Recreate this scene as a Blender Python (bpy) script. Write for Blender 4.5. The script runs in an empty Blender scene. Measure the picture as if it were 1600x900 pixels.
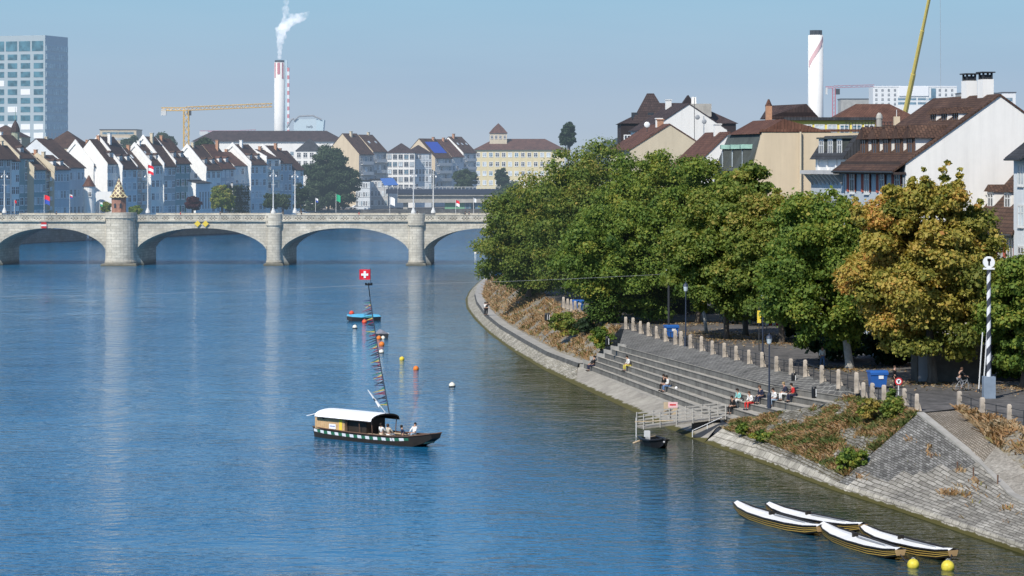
import bpy, math, random
import numpy as np
from mathutils import Vector, Matrix
R = math.radians
rnd = random.Random(7)
sc = bpy.context.scene
COL = sc.collection
F, CX, HY, HC = 4000.0, 800.0, 255.0, 21.3      # focal length in photo pixels, horizon line, eye height

def G(px, py, z=0.0):
    d = (HC - z) * F / (py - HY)
    return Vector(((px - CX) * d / F, d, z))
def P(px, py, d):
    return Vector(((px - CX) * d / F, d, HC - (py - HY) * d / F))

# ------------------------------------------------------------------ camera, light, sky
cam = bpy.data.cameras.new('camera'); co = bpy.data.objects.new('camera', cam); COL.objects.link(co)
co.location = (0, 0, HC); co.rotation_euler = (R(90), 0, 0)
cam.sensor_width = 36; cam.lens = 36 * F / 1600; cam.shift_y = (HY - 450) / 1600
cam.clip_start = 1; cam.clip_end = 20000
sc.camera = co
sc.view_settings.view_transform = 'Standard'; sc.view_settings.look = 'None'; sc.view_settings.exposure = 0
sc.cycles.use_denoising = True
sc.cycles.max_bounces = 6; sc.cycles.diffuse_bounces = 3; sc.cycles.glossy_bounces = 3
sc.cycles.transmission_bounces = 4; sc.cycles.volume_bounces = 8; sc.cycles.transparent_max_bounces = 8
sc.cycles.caustics_reflective = False; sc.cycles.caustics_refractive = False
SUN_AZ, SUN_EL = 212.0, 42.0
w = bpy.data.worlds.new('World'); sc.world = w; w.use_nodes = True
nt = w.node_tree; bg = nt.nodes['Background']
sky = nt.nodes.new('ShaderNodeTexSky'); sky.sky_type = 'NISHITA'; sky.sun_disc = False
sky.sun_elevation = R(SUN_EL); sky.sun_rotation = R(SUN_AZ); sky.altitude = 260
sky.air_density = 1.0; sky.dust_density = 0.7; sky.ozone_density = 2.0
mx = nt.nodes.new('ShaderNodeMix'); mx.data_type = 'RGBA'; mx.blend_type = 'MULTIPLY'
mx.inputs[0].default_value = 1.0; mx.inputs[7].default_value = (0.72, 0.92, 1.15, 1)
nt.links.new(sky.outputs[0], mx.inputs[6])
SKY = 0.12                                      # low haze layer over the Nishita sky, by elevation
tc = nt.nodes.new('ShaderNodeTexCoord'); sx = nt.nodes.new('ShaderNodeSeparateXYZ'); nt.links.new(tc.outputs['Generated'], sx.inputs[0])
def wramp(stops):
    r = nt.nodes.new('ShaderNodeValToRGB'); e = r.color_ramp.elements
    while len(e) < len(stops): e.new(0.5)
    for q, (p, c) in zip(e, stops): q.position = p; q.color = (*c, 1)
    nt.links.new(sx.outputs[2], r.inputs[0]); return r.outputs[0]
hz = wramp([(0.0, (.45, .53, .63)), (0.03, (.39, .515, .66)), (0.066, (.335, .55, .72)), (0.16, (.25, .47, .74))])
hs_ = nt.nodes.new('ShaderNodeVectorMath'); hs_.operation = 'SCALE'; hs_.inputs[3].default_value = 1/SKY; nt.links.new(hz, hs_.inputs[0])
hf = wramp([(0.0, (1, 1, 1)), (0.08, (1, 1, 1)), (0.40, (0, 0, 0))])
m2 = nt.nodes.new('ShaderNodeMix'); m2.data_type = 'RGBA'; nt.links.new(hf, m2.inputs[0]); nt.links.new(mx.outputs[2], m2.inputs[6]); nt.links.new(hs_.outputs[0], m2.inputs[7])
nz = nt.nodes.new('ShaderNodeTexNoise'); vm = nt.nodes.new('ShaderNodeVectorMath'); vm.operation = 'MULTIPLY'; vm.inputs[1].default_value = (5, 5, 40); nt.links.new(tc.outputs['Generated'], vm.inputs[0]); nt.links.new(vm.outputs[0], nz.inputs['Vector']); nz.inputs['Scale'].default_value = 1.0; nz.inputs['Detail'].default_value = 5
nr = nt.nodes.new('ShaderNodeValToRGB'); nr.color_ramp.elements[0].position = .35; nr.color_ramp.elements[0].color = (.965, .975, .985, 1); nr.color_ramp.elements[1].position = .7; nr.color_ramp.elements[1].color = (1.035, 1.02, 1.01, 1); nt.links.new(nz.outputs[0], nr.inputs[0])
m3 = nt.nodes.new('ShaderNodeMix'); m3.data_type = 'RGBA'; m3.blend_type = 'MULTIPLY'; m3.inputs[0].default_value = 1; nt.links.new(m2.outputs[2], m3.inputs[6]); nt.links.new(nr.outputs[0], m3.inputs[7])
nt.links.new(m3.outputs[2], bg.inputs[0]); bg.inputs[1].default_value = SKY
sl = bpy.data.lights.new('sun', 'SUN'); sl.energy = 4.8; sl.angle = R(0.5); sl.color = (1, 0.95, 0.87)
so = bpy.data.objects.new('sun', sl); COL.objects.link(so)
sd = Vector((math.sin(R(SUN_AZ)) * math.cos(R(SUN_EL)), math.cos(R(SUN_AZ)) * math.cos(R(SUN_EL)), math.sin(R(SUN_EL))))
so.rotation_euler = sd.to_track_quat('Z', 'Y').to_euler(); so.location = sd * 300

# ------------------------------------------------------------------ materials
M = {}
def newmat(name):
    m = bpy.data.materials.new(name); m.use_nodes = True
    n = m.node_tree; return m, n, n.nodes['Principled BSDF']
def N(n, t, **kw):
    o = n.nodes.new('ShaderNode' + t)
    for k, v in kw.items(): setattr(o, k, v)
    return o
def coords(n, kind):
    if kind == 'world': return N(n, 'NewGeometry').outputs['Position']
    if kind == 'uv': return N(n, 'TexCoord').outputs['UV']
    return N(n, 'TexCoord').outputs['Object']
def noise(n, vec, scale, detail=4, rough=0.55, out=0):
    t = N(n, 'TexNoise'); t.inputs['Scale'].default_value = scale; t.inputs['Detail'].default_value = detail
    t.inputs['Roughness'].default_value = rough; n.links.new(vec, t.inputs['Vector']); return t.outputs[out]
def ramp(n, fac, stops):
    r = N(n, 'ValToRGB'); e = r.color_ramp.elements
    while len(e) < len(stops): e.new(0.5)
    for q, (p, c) in zip(e, stops):
        q.position = p; q.color = (c, c, c, 1) if not hasattr(c, '__len__') else (*c[:3], 1)
    n.links.new(fac, r.inputs[0]); return r.outputs[0]
def mix(n, fac, a, b, blend='MIX'):
    m = N(n, 'Mix', data_type='RGBA', blend_type=blend)
    for s, v in ((0, fac), (6, a), (7, b)):
        if hasattr(v, 'is_output'): n.links.new(v, m.inputs[s])
        elif s == 0: m.inputs[0].default_value = v
        else: m.inputs[s].default_value = (*v[:3], 1)
    return m.outputs[2]
def bump(n, b, h, strength, dist=0.05):
    o = N(n, 'Bump'); o.inputs['Strength'].default_value = strength; o.inputs['Distance'].default_value = dist
    n.links.new(h, o.inputs['Height']); n.links.new(o.outputs[0], b.inputs['Normal'])
def scaled(n, vec, s):
    m = N(n, 'VectorMath', operation='MULTIPLY'); n.links.new(vec, m.inputs[0]); m.inputs[1].default_value = s
    return m.outputs[0]
def pm(name, c, rough=0.8, var=0.2, scale=1.5, spec=0.3, metal=0.0, bmp=0.0, kind='object', streak=False):
    if name in M: return M[name]
    m, n, b = newmat(name); v = coords(n, kind)
    b.inputs['Roughness'].default_value = rough; b.inputs['Specular IOR Level'].default_value = spec; b.inputs['Metallic'].default_value = metal
    if var > 0:
        v2 = scaled(n, v, (1, 1, 0.25)) if streak else v
        f = noise(n, v2, scale, 6, 0.65)
        lo = [x * (1 - var) for x in c]; hi = [min(1, x * (1 + var)) for x in c]
        col = ramp(n, f, [(0.28, lo), (0.72, hi)])
        if streak:
            st = noise(n, scaled(n, v, (1.6, 1.6, .09)), 1.0, 5, .7); col = mix(n, 1.0, col, ramp(n, st, [(0.32, .93), (0.55, 1.0)]), 'MULTIPLY')
            st = noise(n, v, .35, 7, .75); col = mix(n, 1.0, col, ramp(n, st, [(0.3, .94), (0.6, 1.0)]), 'MULTIPLY')
        n.links.new(col, b.inputs['Base Color'])
        if bmp: bump(n, b, noise(n, v, scale * 12, 3), bmp)
    else: b.inputs['Base Color'].default_value = (*c, 1)
    M[name] = m; return m
def glass(name, c):
    if name in M: return M[name]
    m, n, b = newmat(name); v = coords(n, 'world')
    f = noise(n, v, 0.35, 2)
    n.links.new(ramp(n, f, [(0.35, c), (0.65, [min(1, x * 2.2 + .01) for x in c])]), b.inputs['Base Color'])
    b.inputs['Roughness'].default_value = 0.12; b.inputs['Specular IOR Level'].default_value = 0.6
    M[name] = m; return m
def brickmat(name, c1, c2, mortar, bw, bh, msize=0.02, vec='wall', rough=0.85, bmp=0.4, stain=0.5, stainscale=0.25, moss=None):
    m, n, b = newmat(name)
    if vec == 'uv':
        v = coords(n, 'uv'); dn = N(n, 'VectorMath', operation='SCALE'); n.links.new(noise(n, v, .9, 3, .6, 1), dn.inputs[0]); dn.inputs[3].default_value = .28
        va = N(n, 'VectorMath', operation='ADD'); n.links.new(v, va.inputs[0]); n.links.new(dn.outputs[0], va.inputs[1]); v = va.outputs[0]
    else:
        v0 = coords(n, 'object' if vec != 'world' else 'world'); s = N(n, 'SeparateXYZ'); n.links.new(v0, s.inputs[0])
        cb = N(n, 'CombineXYZ')
        if vec == 'wall':
            a = N(n, 'Math', operation='ADD'); n.links.new(s.outputs[0], a.inputs[0]); n.links.new(s.outputs[1], a.inputs[1])
            n.links.new(a.outputs[0], cb.inputs[0]); n.links.new(s.outputs[2], cb.inputs[1])
        else:
            n.links.new(s.outputs[0], cb.inputs[0]); n.links.new(s.outputs[1], cb.inputs[1])
        v = cb.outputs[0]
    t = N(n, 'TexBrick'); n.links.new(v, t.inputs['Vector'])
    t.inputs['Color1'].default_value = (*c1, 1); t.inputs['Color2'].default_value = (*c2, 1); t.inputs['Mortar'].default_value = (*mortar, 1)
    t.inputs['Scale'].default_value = 1; t.inputs['Brick Width'].default_value = bw; t.inputs['Row Height'].default_value = bh
    t.inputs['Mortar Size'].default_value = msize; t.inputs['Mortar Smooth'].default_value = 0.3; t.inputs['Bias'].default_value = 0.0
    pos = coords(n, 'world')
    st = ramp(n, noise(n, pos, stainscale, 6, 0.7), [(0.3, 1 - stain), (0.7, 1 + stain * 0.45)])
    col = mix(n, 1.0, t.outputs['Color'], st, 'MULTIPLY')
    st2 = ramp(n, noise(n, pos, stainscale * 9, 4, 0.7), [(0.3, 1 - stain * .5), (0.7, 1 + stain * .4)])
    col = mix(n, 1.0, col, st2, 'MULTIPLY')
    if moss:
        sp = N(n, 'SeparateXYZ'); n.links.new(pos, sp.inputs[0])
        ad = N(n, 'Math', operation='ADD'); n.links.new(sp.outputs[2], ad.inputs[0])
        ns = N(n, 'Math', operation='MULTIPLY'); n.links.new(noise(n, pos, 1.2, 4), ns.inputs[0]); ns.inputs[1].default_value = -0.35
        n.links.new(ns.outputs[0], ad.inputs[1])
        f = ramp(n, ad.outputs[0], [(0.0, 1.0), (moss[1], 0.0)])
        col = mix(n, f, col, moss[0])
    n.links.new(col, b.inputs['Base Color']); b.inputs['Roughness'].default_value = rough
    b.inputs['Specular IOR Level'].default_value = 0.25
    bump(n, b, t.outputs['Fac'], -bmp, 0.05)
    M[name] = m; return m
def patchmat(name, stops, scale, rough=0.9, fine=8, kind='world', bmp=0.5):
    m, n, b = newmat(name); v = coords(n, kind)
    f = noise(n, v, scale, 8, 0.7)
    col = ramp(n, f, stops)
    col = mix(n, 1.0, col, ramp(n, noise(n, v, scale * fine, 4, 0.7), [(0.3, 0.6), (0.7, 1.25)]), 'MULTIPLY')
    n.links.new(col, b.inputs['Base Color']); b.inputs['Roughness'].default_value = rough; b.inputs['Specular IOR Level'].default_value = 0.2
    if bmp: bump(n, b, noise(n, v, scale * fine * 1.5, 4), bmp, 0.1)
    M[name] = m; return m
def leafmat(name, stops, trans=0.35):
    m, n, b = newmat(name)
    a = N(n, 'Attribute', attribute_name='tint')
    col = ramp(n, a.outputs['Fac'], stops)
    n.links.new(col, b.inputs['Base Color']); b.inputs['Roughness'].default_value = 0.6; b.inputs['Specular IOR Level'].default_value = 0.25
    tr = N(n, 'BsdfTranslucent'); n.links.new(mix(n, 1.0, col, (1.3, 1.25, 0.5), 'MULTIPLY'), tr.inputs[0])
    ms = N(n, 'MixShader'); ms.inputs[0].default_value = trans
    n.links.new(b.outputs[0], ms.inputs[1]); n.links.new(tr.outputs[0], ms.inputs[2])
    n.links.new(ms.outputs[0], n.nodes['Material Output'].inputs[0])
    M[name] = m; return m

# ------------------------------------------------------------------ mesh building
class MB:
    def __init__(s): s.v = []; s.f = []; s.m = []; s.uv = {}
    def add(s, vs, fs, mi=0):
        o = len(s.v); s.v += [tuple(x) for x in vs]
        for f in fs: s.f.append(tuple(o + i for i in f)); s.m.append(mi)
        return s
    def quad(s, a, b, c, d, mi=0): return s.add([a, b, c, d], [(0, 1, 2, 3)], mi)
    def poly(s, pts, mi=0): return s.add(pts, [tuple(range(len(pts)))], mi)
    def box(s, x0, x1, y0, y1, z0, z1, mi=0):
        return s.add([(x0,y0,z0),(x1,y0,z0),(x1,y1,z0),(x0,y1,z0),(x0,y0,z1),(x1,y0,z1),(x1,y1,z1),(x0,y1,z1)],
                     [(0,3,2,1),(4,5,6,7),(0,1,5,4),(1,2,6,5),(2,3,7,6),(3,0,4,7)], mi)
    def rbox(s, c, sx, sy, sz, rz=0, mi=0):     # centred at c in x, y; bottom at c.z
        ca, sa = math.cos(rz), math.sin(rz); vs = []
        for z in (0, sz):
            for x, y in ((-sx/2,-sy/2),(sx/2,-sy/2),(sx/2,sy/2),(-sx/2,sy/2)):
                vs.append((c[0]+x*ca-y*sa, c[1]+x*sa+y*ca, c[2]+z))
        return s.add(vs, [(0,3,2,1),(4,5,6,7),(0,1,5,4),(1,2,6,5),(2,3,7,6),(3,0,4,7)], mi)
    def prism(s, pts, ext, mi=0):               # planar polygon extruded by a vector
        n = len(pts); a = [Vector(p) for p in pts]; b = [p + Vector(ext) for p in a]
        return s.add(a + b, [tuple(range(n))[::-1], tuple(range(n, 2*n))] + [(i, (i+1) % n, n+(i+1) % n, n+i) for i in range(n)], mi)
    def tube(s, pts, r, n=8, mi=0, cap=True):
        pts = [Vector(p) for p in pts]; k = len(pts)
        rs = r if hasattr(r, '__len__') else [r] * k
        vs = []; up = Vector((0.13, 0.31, 0.94))
        for i, p in enumerate(pts):
            t = (pts[min(i+1, k-1)] - pts[max(i-1, 0)]).normalized()
            a = t.cross(up)
            if a.length < 0.1: a = t.cross(Vector((1, 0, 0)))
            a.normalize(); b = t.cross(a)
            for j in range(n):
                g = 2*math.pi*j/n; vs.append(p + (a*math.cos(g) + b*math.sin(g)) * rs[i])
        fs = [(i*n+j, i*n+(j+1) % n, (i+1)*n+(j+1) % n, (i+1)*n+j) for i in range(k-1) for j in range(n)]
        if cap: fs += [tuple(range(n))[::-1], tuple(range((k-1)*n, k*n))]
        return s.add(vs, fs, mi)
    def lathe(s, prof, c=(0,0,0), n=16, mi=0, ph=0):
        vs = []; k = len(prof)
        for r, z in prof:
            for j in range(n):
                g = 2*math.pi*j/n + ph; vs.append((c[0]+r*math.cos(g), c[1]+r*math.sin(g), c[2]+z))
        fs = [(i*n+j, i*n+(j+1) % n, (i+1)*n+(j+1) % n, (i+1)*n+j) for i in range(k-1) for j in range(n)]
        fs += [tuple(range(n))[::-1], tuple(range((k-1)*n, k*n))]
        return s.add(vs, fs, mi)
    def ball(s, c, rx, ry=None, rz=None, nu=12, nv=8, mi=0):
        ry = rx if ry is None else ry; rz = rx if rz is None else rz; vs = [(c[0], c[1], c[2]-rz)]
        for i in range(1, nv):
            t = -math.pi/2 + math.pi*i/nv
            for j in range(nu):
                g = 2*math.pi*j/nu; vs.append((c[0]+rx*math.cos(t)*math.cos(g), c[1]+ry*math.cos(t)*math.sin(g), c[2]+rz*math.sin(t)))
        vs.append((c[0], c[1], c[2]+rz)); last = len(vs)-1
        fs = [(0, 1+(j+1) % nu, 1+j) for j in range(nu)]
        for i in range(nv-2):
            fs += [(1+i*nu+j, 1+i*nu+(j+1) % nu, 1+(i+1)*nu+(j+1) % nu, 1+(i+1)*nu+j) for j in range(nu)]
        fs += [(1+(nv-2)*nu+j, 1+(nv-2)*nu+(j+1) % nu, last) for j in range(nu)]
        return s.add(vs, fs, mi)
    def mesh(s, name, mats, smooth=False, uvs=None):
        me = bpy.data.meshes.new(name); me.from_pydata(s.v, [], s.f)
        for m in (mats if isinstance(mats, (list, tuple)) else [mats]): me.materials.append(m)
        if any(s.m): me.polygons.foreach_set('material_index', s.m)
        if smooth: me.polygons.foreach_set('use_smooth', [True]*len(s.f))
        if uvs is not None:
            ul = me.uv_layers.new(name='UVMap')
            for p in me.polygons:
                for li in p.loop_indices: ul.data[li].uv = uvs[me.loops[li].vertex_index]
        me.update(); return me
    def build(s, name, mats, parent=None, smooth=False, uvs=None):
        return link(name, s.mesh(name, mats, smooth, uvs), parent)
def link(name, me, parent=None, loc=None, rz=None):
    o = bpy.data.objects.new(name, me); COL.objects.link(o)
    if parent: o.parent = parent
    if loc is not None: o.location = loc
    if rz is not None: o.rotation_euler.z = rz
    return o
def tag(o, label, cat, group=None, kind=None):
    if label: o['label'] = label
    if cat: o['category'] = cat
    if group: o['group'] = group
    if kind: o['kind'] = kind
    return o
def thing(name, loc, label, cat, group=None, rz=0.0):
    o = bpy.data.objects.new(name, None); COL.objects.link(o); o.empty_display_size = 0.2
    o.location = loc; o.rotation_euler.z = rz
    return tag(o, label, cat, group)
def dup(root, loc, rz=None, label=None, scale=None):
    def cp(o, parent):
        c = o.copy(); COL.objects.link(c)
        if parent is not None: c.parent = parent
        for ch in o.children: cp(ch, c)
        return c
    r = cp(root, None); r.location = loc
    if rz is not None: r.rotation_euler.z = rz
    if scale is not None: r.scale = scale if hasattr(scale, '__len__') else (scale,)*3
    if label: r['label'] = label
    return r
def struct(o): o['kind'] = 'structure'; return o
def resample(pts, n):
    pts = [Vector(p) for p in pts]; L = [0]
    for a, b in zip(pts, pts[1:]): L.append(L[-1] + (b-a).length)
    out = []
    for i in range(n):
        t = L[-1]*i/(n-1); k = 0
        while k < len(L)-2 and L[k+1] < t: k += 1
        u = (t-L[k])/max(1e-6, L[k+1]-L[k]); out.append(pts[k].lerp(pts[k+1], u))
    return out
def loft(name, rows, mats, parent=None, n=60, sub=1, jitter=0.0, seed=1, mi=None):
    rr = random.Random(seed)
    rows = [resample(r, n) for r in rows]
    full = []
    for a, b in zip(rows, rows[1:]):
        for k in range(sub): full.append([p.lerp(q, k/sub) for p, q in zip(a, b)])
    full.append(rows[-1])
    mb = MB(); uvs = []; m = len(full)
    for j, r in enumerate(full):
        s = 0
        for i, p in enumerate(r):
            if i: s += (r[i]-r[i-1]).length
            q = p.copy()
            if jitter and 0 < j < m-1: q.z += rr.uniform(-jitter, jitter); q.x += rr.uniform(-jitter, jitter)
            mb.v.append(tuple(q)); t = 0
            for jj in range(j): t += (full[jj+1][i]-full[jj][i]).length
            uvs.append((s, t))
    for j in range(m-1):
        for i in range(n-1):
            mb.f.append((j*n+i, j*n+i+1, (j+1)*n+i+1, (j+1)*n+i)); mb.m.append(0)
    return mb.build(name, mats, parent, False, uvs), full

# ------------------------------------------------------------------ shared materials
pm('plaster_white', (0.85, 0.825, 0.77), var=0.05, scale=0.5, streak=True)
pm('plaster_cream', (0.62, 0.53, 0.38), var=0.08, scale=0.4, streak=True)
pm('plaster_beige', (0.60, 0.49, 0.34), var=0.10, scale=0.25, streak=True)
pm('plaster_blue', (0.50, 0.54, 0.57), var=0.1, scale=0.5, streak=True)
pm('plaster_lightblue', (0.66, 0.69, 0.70), var=0.1, scale=0.5, streak=True)
pm('plaster_teal', (0.26, 0.38, 0.38), var=0.12, scale=0.5, streak=True)
pm('plaster_grey', (0.50, 0.49, 0.47), var=0.12, scale=0.5, streak=True)
pm('plaster_yellow', (0.70, 0.60, 0.36), var=0.05, scale=0.5, streak=True)
pm('plaster_brightyellow', (0.75, 0.62, 0.14), var=0.06, scale=0.5)
pm('plaster_olive', (0.34, 0.36, 0.26), var=0.1, scale=0.5)
pm('plaster_redbrown', (0.25, 0.09, 0.07), var=0.15, scale=0.8)
brickmat('roof_brown', (0.085, 0.050, 0.038), (0.13, 0.075, 0.05), (0.035, 0.022, 0.018), 0.35, 0.28, 0.03, 'flat', stain=0.45, stainscale=0.5)
brickmat('roof_red', (0.125, 0.058, 0.040), (0.17, 0.082, 0.054), (0.06, 0.03, 0.02), 0.35, 0.28, 0.03, 'flat', stain=0.4, stainscale=0.5)
brickmat('roof_dark', (0.055, 0.038, 0.036), (0.08, 0.052, 0.046), (0.03, 0.02, 0.02), 0.35, 0.28, 0.03, 'flat', stain=0.4, stainscale=0.5)
brickmat('roof_slate', (0.045, 0.048, 0.055), (0.065, 0.068, 0.075), (0.03, 0.03, 0.03), 0.35, 0.28, 0.03, 'flat', stain=0.4, stainscale=0.5)
pm('roof_mansard', (0.075, 0.085, 0.08), var=0.3, scale=0.8)
pm('copper_green', (0.22, 0.36, 0.30), var=0.25, scale=1.5)
pm('eave_wood', (0.06, 0.045, 0.04), var=0.2)
pm('white_paint', (0.78, 0.78, 0.76), var=0.04, rough=0.5)
pm('light_frame', (0.62, 0.62, 0.60), var=0.05, rough=0.6)
pm('brown_frame', (0.13, 0.075, 0.05), var=0.1, rough=0.6)
pm('shutter_red', (0.36, 0.09, 0.06), var=0.1, rough=0.6)
pm('shutter_green', (0.07, 0.16, 0.12), var=0.1, rough=0.6)
pm('shutter_grey', (0.30, 0.32, 0.33), var=0.1, rough=0.6)
pm('metal_dark', (0.035, 0.038, 0.042), var=0.15, rough=0.5)
pm('metal_grey', (0.30, 0.31, 0.32), var=0.1, rough=0.45)
pm('iron_blue', (0.03, 0.04, 0.065), var=0.1, rough=0.5)
pm('concrete', (0.36, 0.34, 0.30), var=0.25, scale=0.6, kind='world', bmp=0.15)
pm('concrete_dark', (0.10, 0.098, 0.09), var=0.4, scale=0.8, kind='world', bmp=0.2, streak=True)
pm('granite', (0.42, 0.36, 0.29), var=0.4, scale=2.2, bmp=0.2)
pm('chimney_brick', (0.45, 0.24, 0.14), var=0.2, scale=3)
pm('bark', (0.14, 0.115, 0.09), var=0.5, scale=3, bmp=0.6, streak=True)
pm('bark_pale', (0.42, 0.40, 0.36), var=0.4, scale=3, bmp=0.4)
pm('black_paint', (0.012, 0.013, 0.015), var=0.2, rough=0.4)
pm('red_paint', (0.55, 0.03, 0.03), var=0.08, rough=0.5)
pm('flag_red', (0.70, 0.02, 0.04), var=0.05, rough=0.7)
pm('flag_white', (0.82, 0.82, 0.82), var=0.03, rough=0.7)
pm('flag_blue', (0.03, 0.08, 0.40), var=0.05, rough=0.7)
pm('flag_green', (0.02, 0.35, 0.18), var=0.05, rough=0.7)
pm('flag_yellow', (0.75, 0.55, 0.06), var=0.05, rough=0.7)
pm('flag_black', (0.02, 0.02, 0.025), var=0.05, rough=0.7)
pm('crane_yellow', (0.66, 0.53, 0.13), var=0.08, rough=0.5)
pm('crane_ochre', (0.78, 0.48, 0.10), var=0.08, rough=0.5)
pm('weathered_deck', (.30,.275,.235), var=.25, scale=3)
pm('blue_plastic', (0.025, 0.11, 0.36), var=0.08, rough=0.4)
glass('pane_dark', (0.02, 0.026, 0.035))
glass('pane_blue', (0.05, 0.11, 0.15))
glass('pane_light', (0.30, 0.34, 0.36))
# ------------------------------------------------------------------ water
def water_material():
    m, n, b = newmat('river_water'); v = coords(n, 'world')
    b.inputs['Roughness'].default_value = 0.06; b.inputs['IOR'].default_value = 1.33; b.inputs['Specular IOR Level'].default_value = 0.42
    big = noise(n, scaled(n, v, (0.012, 0.006, 1)), 1.0, 4, 0.6)
    deep = ramp(n, big, [(0.35, (0.006, 0.10, 0.215)), (0.65, (0.016, 0.15, 0.29))])
    s = N(n, 'SeparateXYZ'); n.links.new(v, s.inputs[0])            # shallows plus painted dark reflection of trees: distance from the right bank line
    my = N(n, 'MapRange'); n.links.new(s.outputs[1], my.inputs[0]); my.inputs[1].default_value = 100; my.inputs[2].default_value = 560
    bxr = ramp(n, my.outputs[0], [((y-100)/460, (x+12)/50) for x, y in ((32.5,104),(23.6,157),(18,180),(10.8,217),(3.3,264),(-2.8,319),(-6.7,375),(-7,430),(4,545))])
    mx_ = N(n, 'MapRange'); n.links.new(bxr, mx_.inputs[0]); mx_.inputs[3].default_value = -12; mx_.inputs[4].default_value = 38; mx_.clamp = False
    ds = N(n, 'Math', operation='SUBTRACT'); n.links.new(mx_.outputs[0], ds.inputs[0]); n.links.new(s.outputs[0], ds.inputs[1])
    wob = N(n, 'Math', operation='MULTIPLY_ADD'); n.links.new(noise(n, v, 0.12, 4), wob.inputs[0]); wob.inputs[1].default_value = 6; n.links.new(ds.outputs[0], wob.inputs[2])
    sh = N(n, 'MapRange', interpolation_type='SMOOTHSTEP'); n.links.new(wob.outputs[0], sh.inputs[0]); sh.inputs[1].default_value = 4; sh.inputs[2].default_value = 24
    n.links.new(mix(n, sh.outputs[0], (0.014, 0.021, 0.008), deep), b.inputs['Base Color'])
    calm = N(n, 'MapRange'); n.links.new(sh.outputs[0], calm.inputs[0]); calm.inputs[3].default_value = 0.60; calm.inputs[4].default_value = 1.0
    a1 = noise(n, scaled(n, v, (0.55, 1.0, 1)), 1.0, 3, 0.55)
    a2 = noise(n, scaled(n, v, (1.6, 2.6, 1)), 1.0, 2, 0.5)
    a3 = noise(n, scaled(n, v, (0.10, 0.16, 1)), 1.0, 3, 0.5)
    pvec = N(n, 'VectorMath', operation='ADD'); n.links.new(scaled(n, v, (0.024, 0.011, 1)), pvec.inputs[0]); n.links.new(scaled(n, noise(n, scaled(n, v, (0.02, 0.02, 1)), 1.0, 3, .6, 1), (.9, .9, .9)), pvec.inputs[1])
    patch = ramp(n, noise(n, pvec.outputs[0], 1.0, 5, 0.65), [(0.30, 0.22), (0.45, .75), (0.55, 1.0), (0.70, 1.55)])
    def mul(a, k):
        o = N(n, 'Math', operation='MULTIPLY'); n.links.new(a, o.inputs[0])
        if hasattr(k, 'is_output'): n.links.new(k, o.inputs[1])
        else: o.inputs[1].default_value = k
        return o.outputs[0]
    def plus(a, c):
        o = N(n, 'Math', operation='ADD'); n.links.new(a, o.inputs[0]); n.links.new(c, o.inputs[1]); return o.outputs[0]
    h = plus(plus(mul(a1, 0.40), mul(a2, 0.14)), mul(a3, 0.6))
    h = mul(mul(h, patch), calm.outputs[0])
    bump(n, b, h, 1.0, 0.46)
    return m
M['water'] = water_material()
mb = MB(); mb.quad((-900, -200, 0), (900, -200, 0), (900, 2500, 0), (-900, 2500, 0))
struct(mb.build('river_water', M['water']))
patchmat('soil', [(0.35, (0.09, 0.075, 0.05)), (0.65, (0.15, 0.12, 0.08))], 0.05)
mb = MB(); mb.quad((-9000, -300, -2.5), (9000, -300, -2.5), (9000, 14000, -2.5), (-9000, 14000, -2.5))
struct(mb.build('ground', M['soil']))

# ------------------------------------------------------------------ right bank
Z1, ZB, ZS = 4.5, 0.9, 3.8
brickmat('apron_stone', (0.40, 0.37, 0.30), (0.52, 0.48, 0.40), (0.22, 0.20, 0.16), 1.1, 0.55, 0.05, 'uv', stain=0.5, stainscale=0.5, moss=((0.085, 0.075, 0.022), 0.06))
brickmat('rubble_stone', (0.30, 0.27, 0.21), (0.62, 0.58, 0.50), (0.20, 0.18, 0.12), 0.8, 0.5, 0.08, 'uv', stain=0.6, stainscale=0.7, moss=((0.09, 0.08, 0.025), 0.06))
brickmat('slope_paving', (0.13, 0.125, 0.115), (0.32, 0.31, 0.285), (0.07, 0.065, 0.05), 0.55, 0.22, 0.035, 'uv', stain=0.55, stainscale=0.45)
brickmat('light_paving', (0.26, 0.24, 0.20), (0.44, 0.41, 0.35), (0.11, 0.10, 0.075), 1.3, 0.42, 0.05, 'uv', stain=0.55, stainscale=0.5)
brickmat('dark_setts', (0.10, 0.098, 0.092), (0.15, 0.145, 0.135), (0.30, 0.29, 0.26), 0.9, 0.55, 0.05, 'uv', stain=0.5, stainscale=0.6)
patchmat('dry_slope', [(0.28, (0.12, 0.11, 0.06)), (0.42, (0.22, 0.17, 0.09)), (0.52, (0.27, 0.25, 0.21)), (0.62, (0.17, 0.16, 0.14)), (0.75, (0.11, 0.12, 0.05))], 0.7)
patchmat('asphalt', [(0.35, (0.095, 0.09, 0.085)), (0.65, (0.15, 0.14, 0.13))], 0.15, bmp=0.2)
patchmat('ramp_gravel', [(0.35, (0.25, 0.225, 0.185)), (0.65, (0.36, 0.33, 0.28))], 0.5, bmp=0.4)
brickmat('cobble', (0.24, 0.20, 0.155), (0.36, 0.31, 0.25), (0.13, 0.11, 0.08), 0.3, 0.22, 0.05, 'uv', stain=0.4)

brickmat('weedy_stone', (0.20, 0.185, 0.15), (0.36, 0.34, 0.29), (0.10, 0.085, 0.05), 0.8, 0.35, 0.06, 'uv', stain=0.6, stainscale=0.5)
def GL(*pts): return [G(*p) for p in pts]
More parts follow.
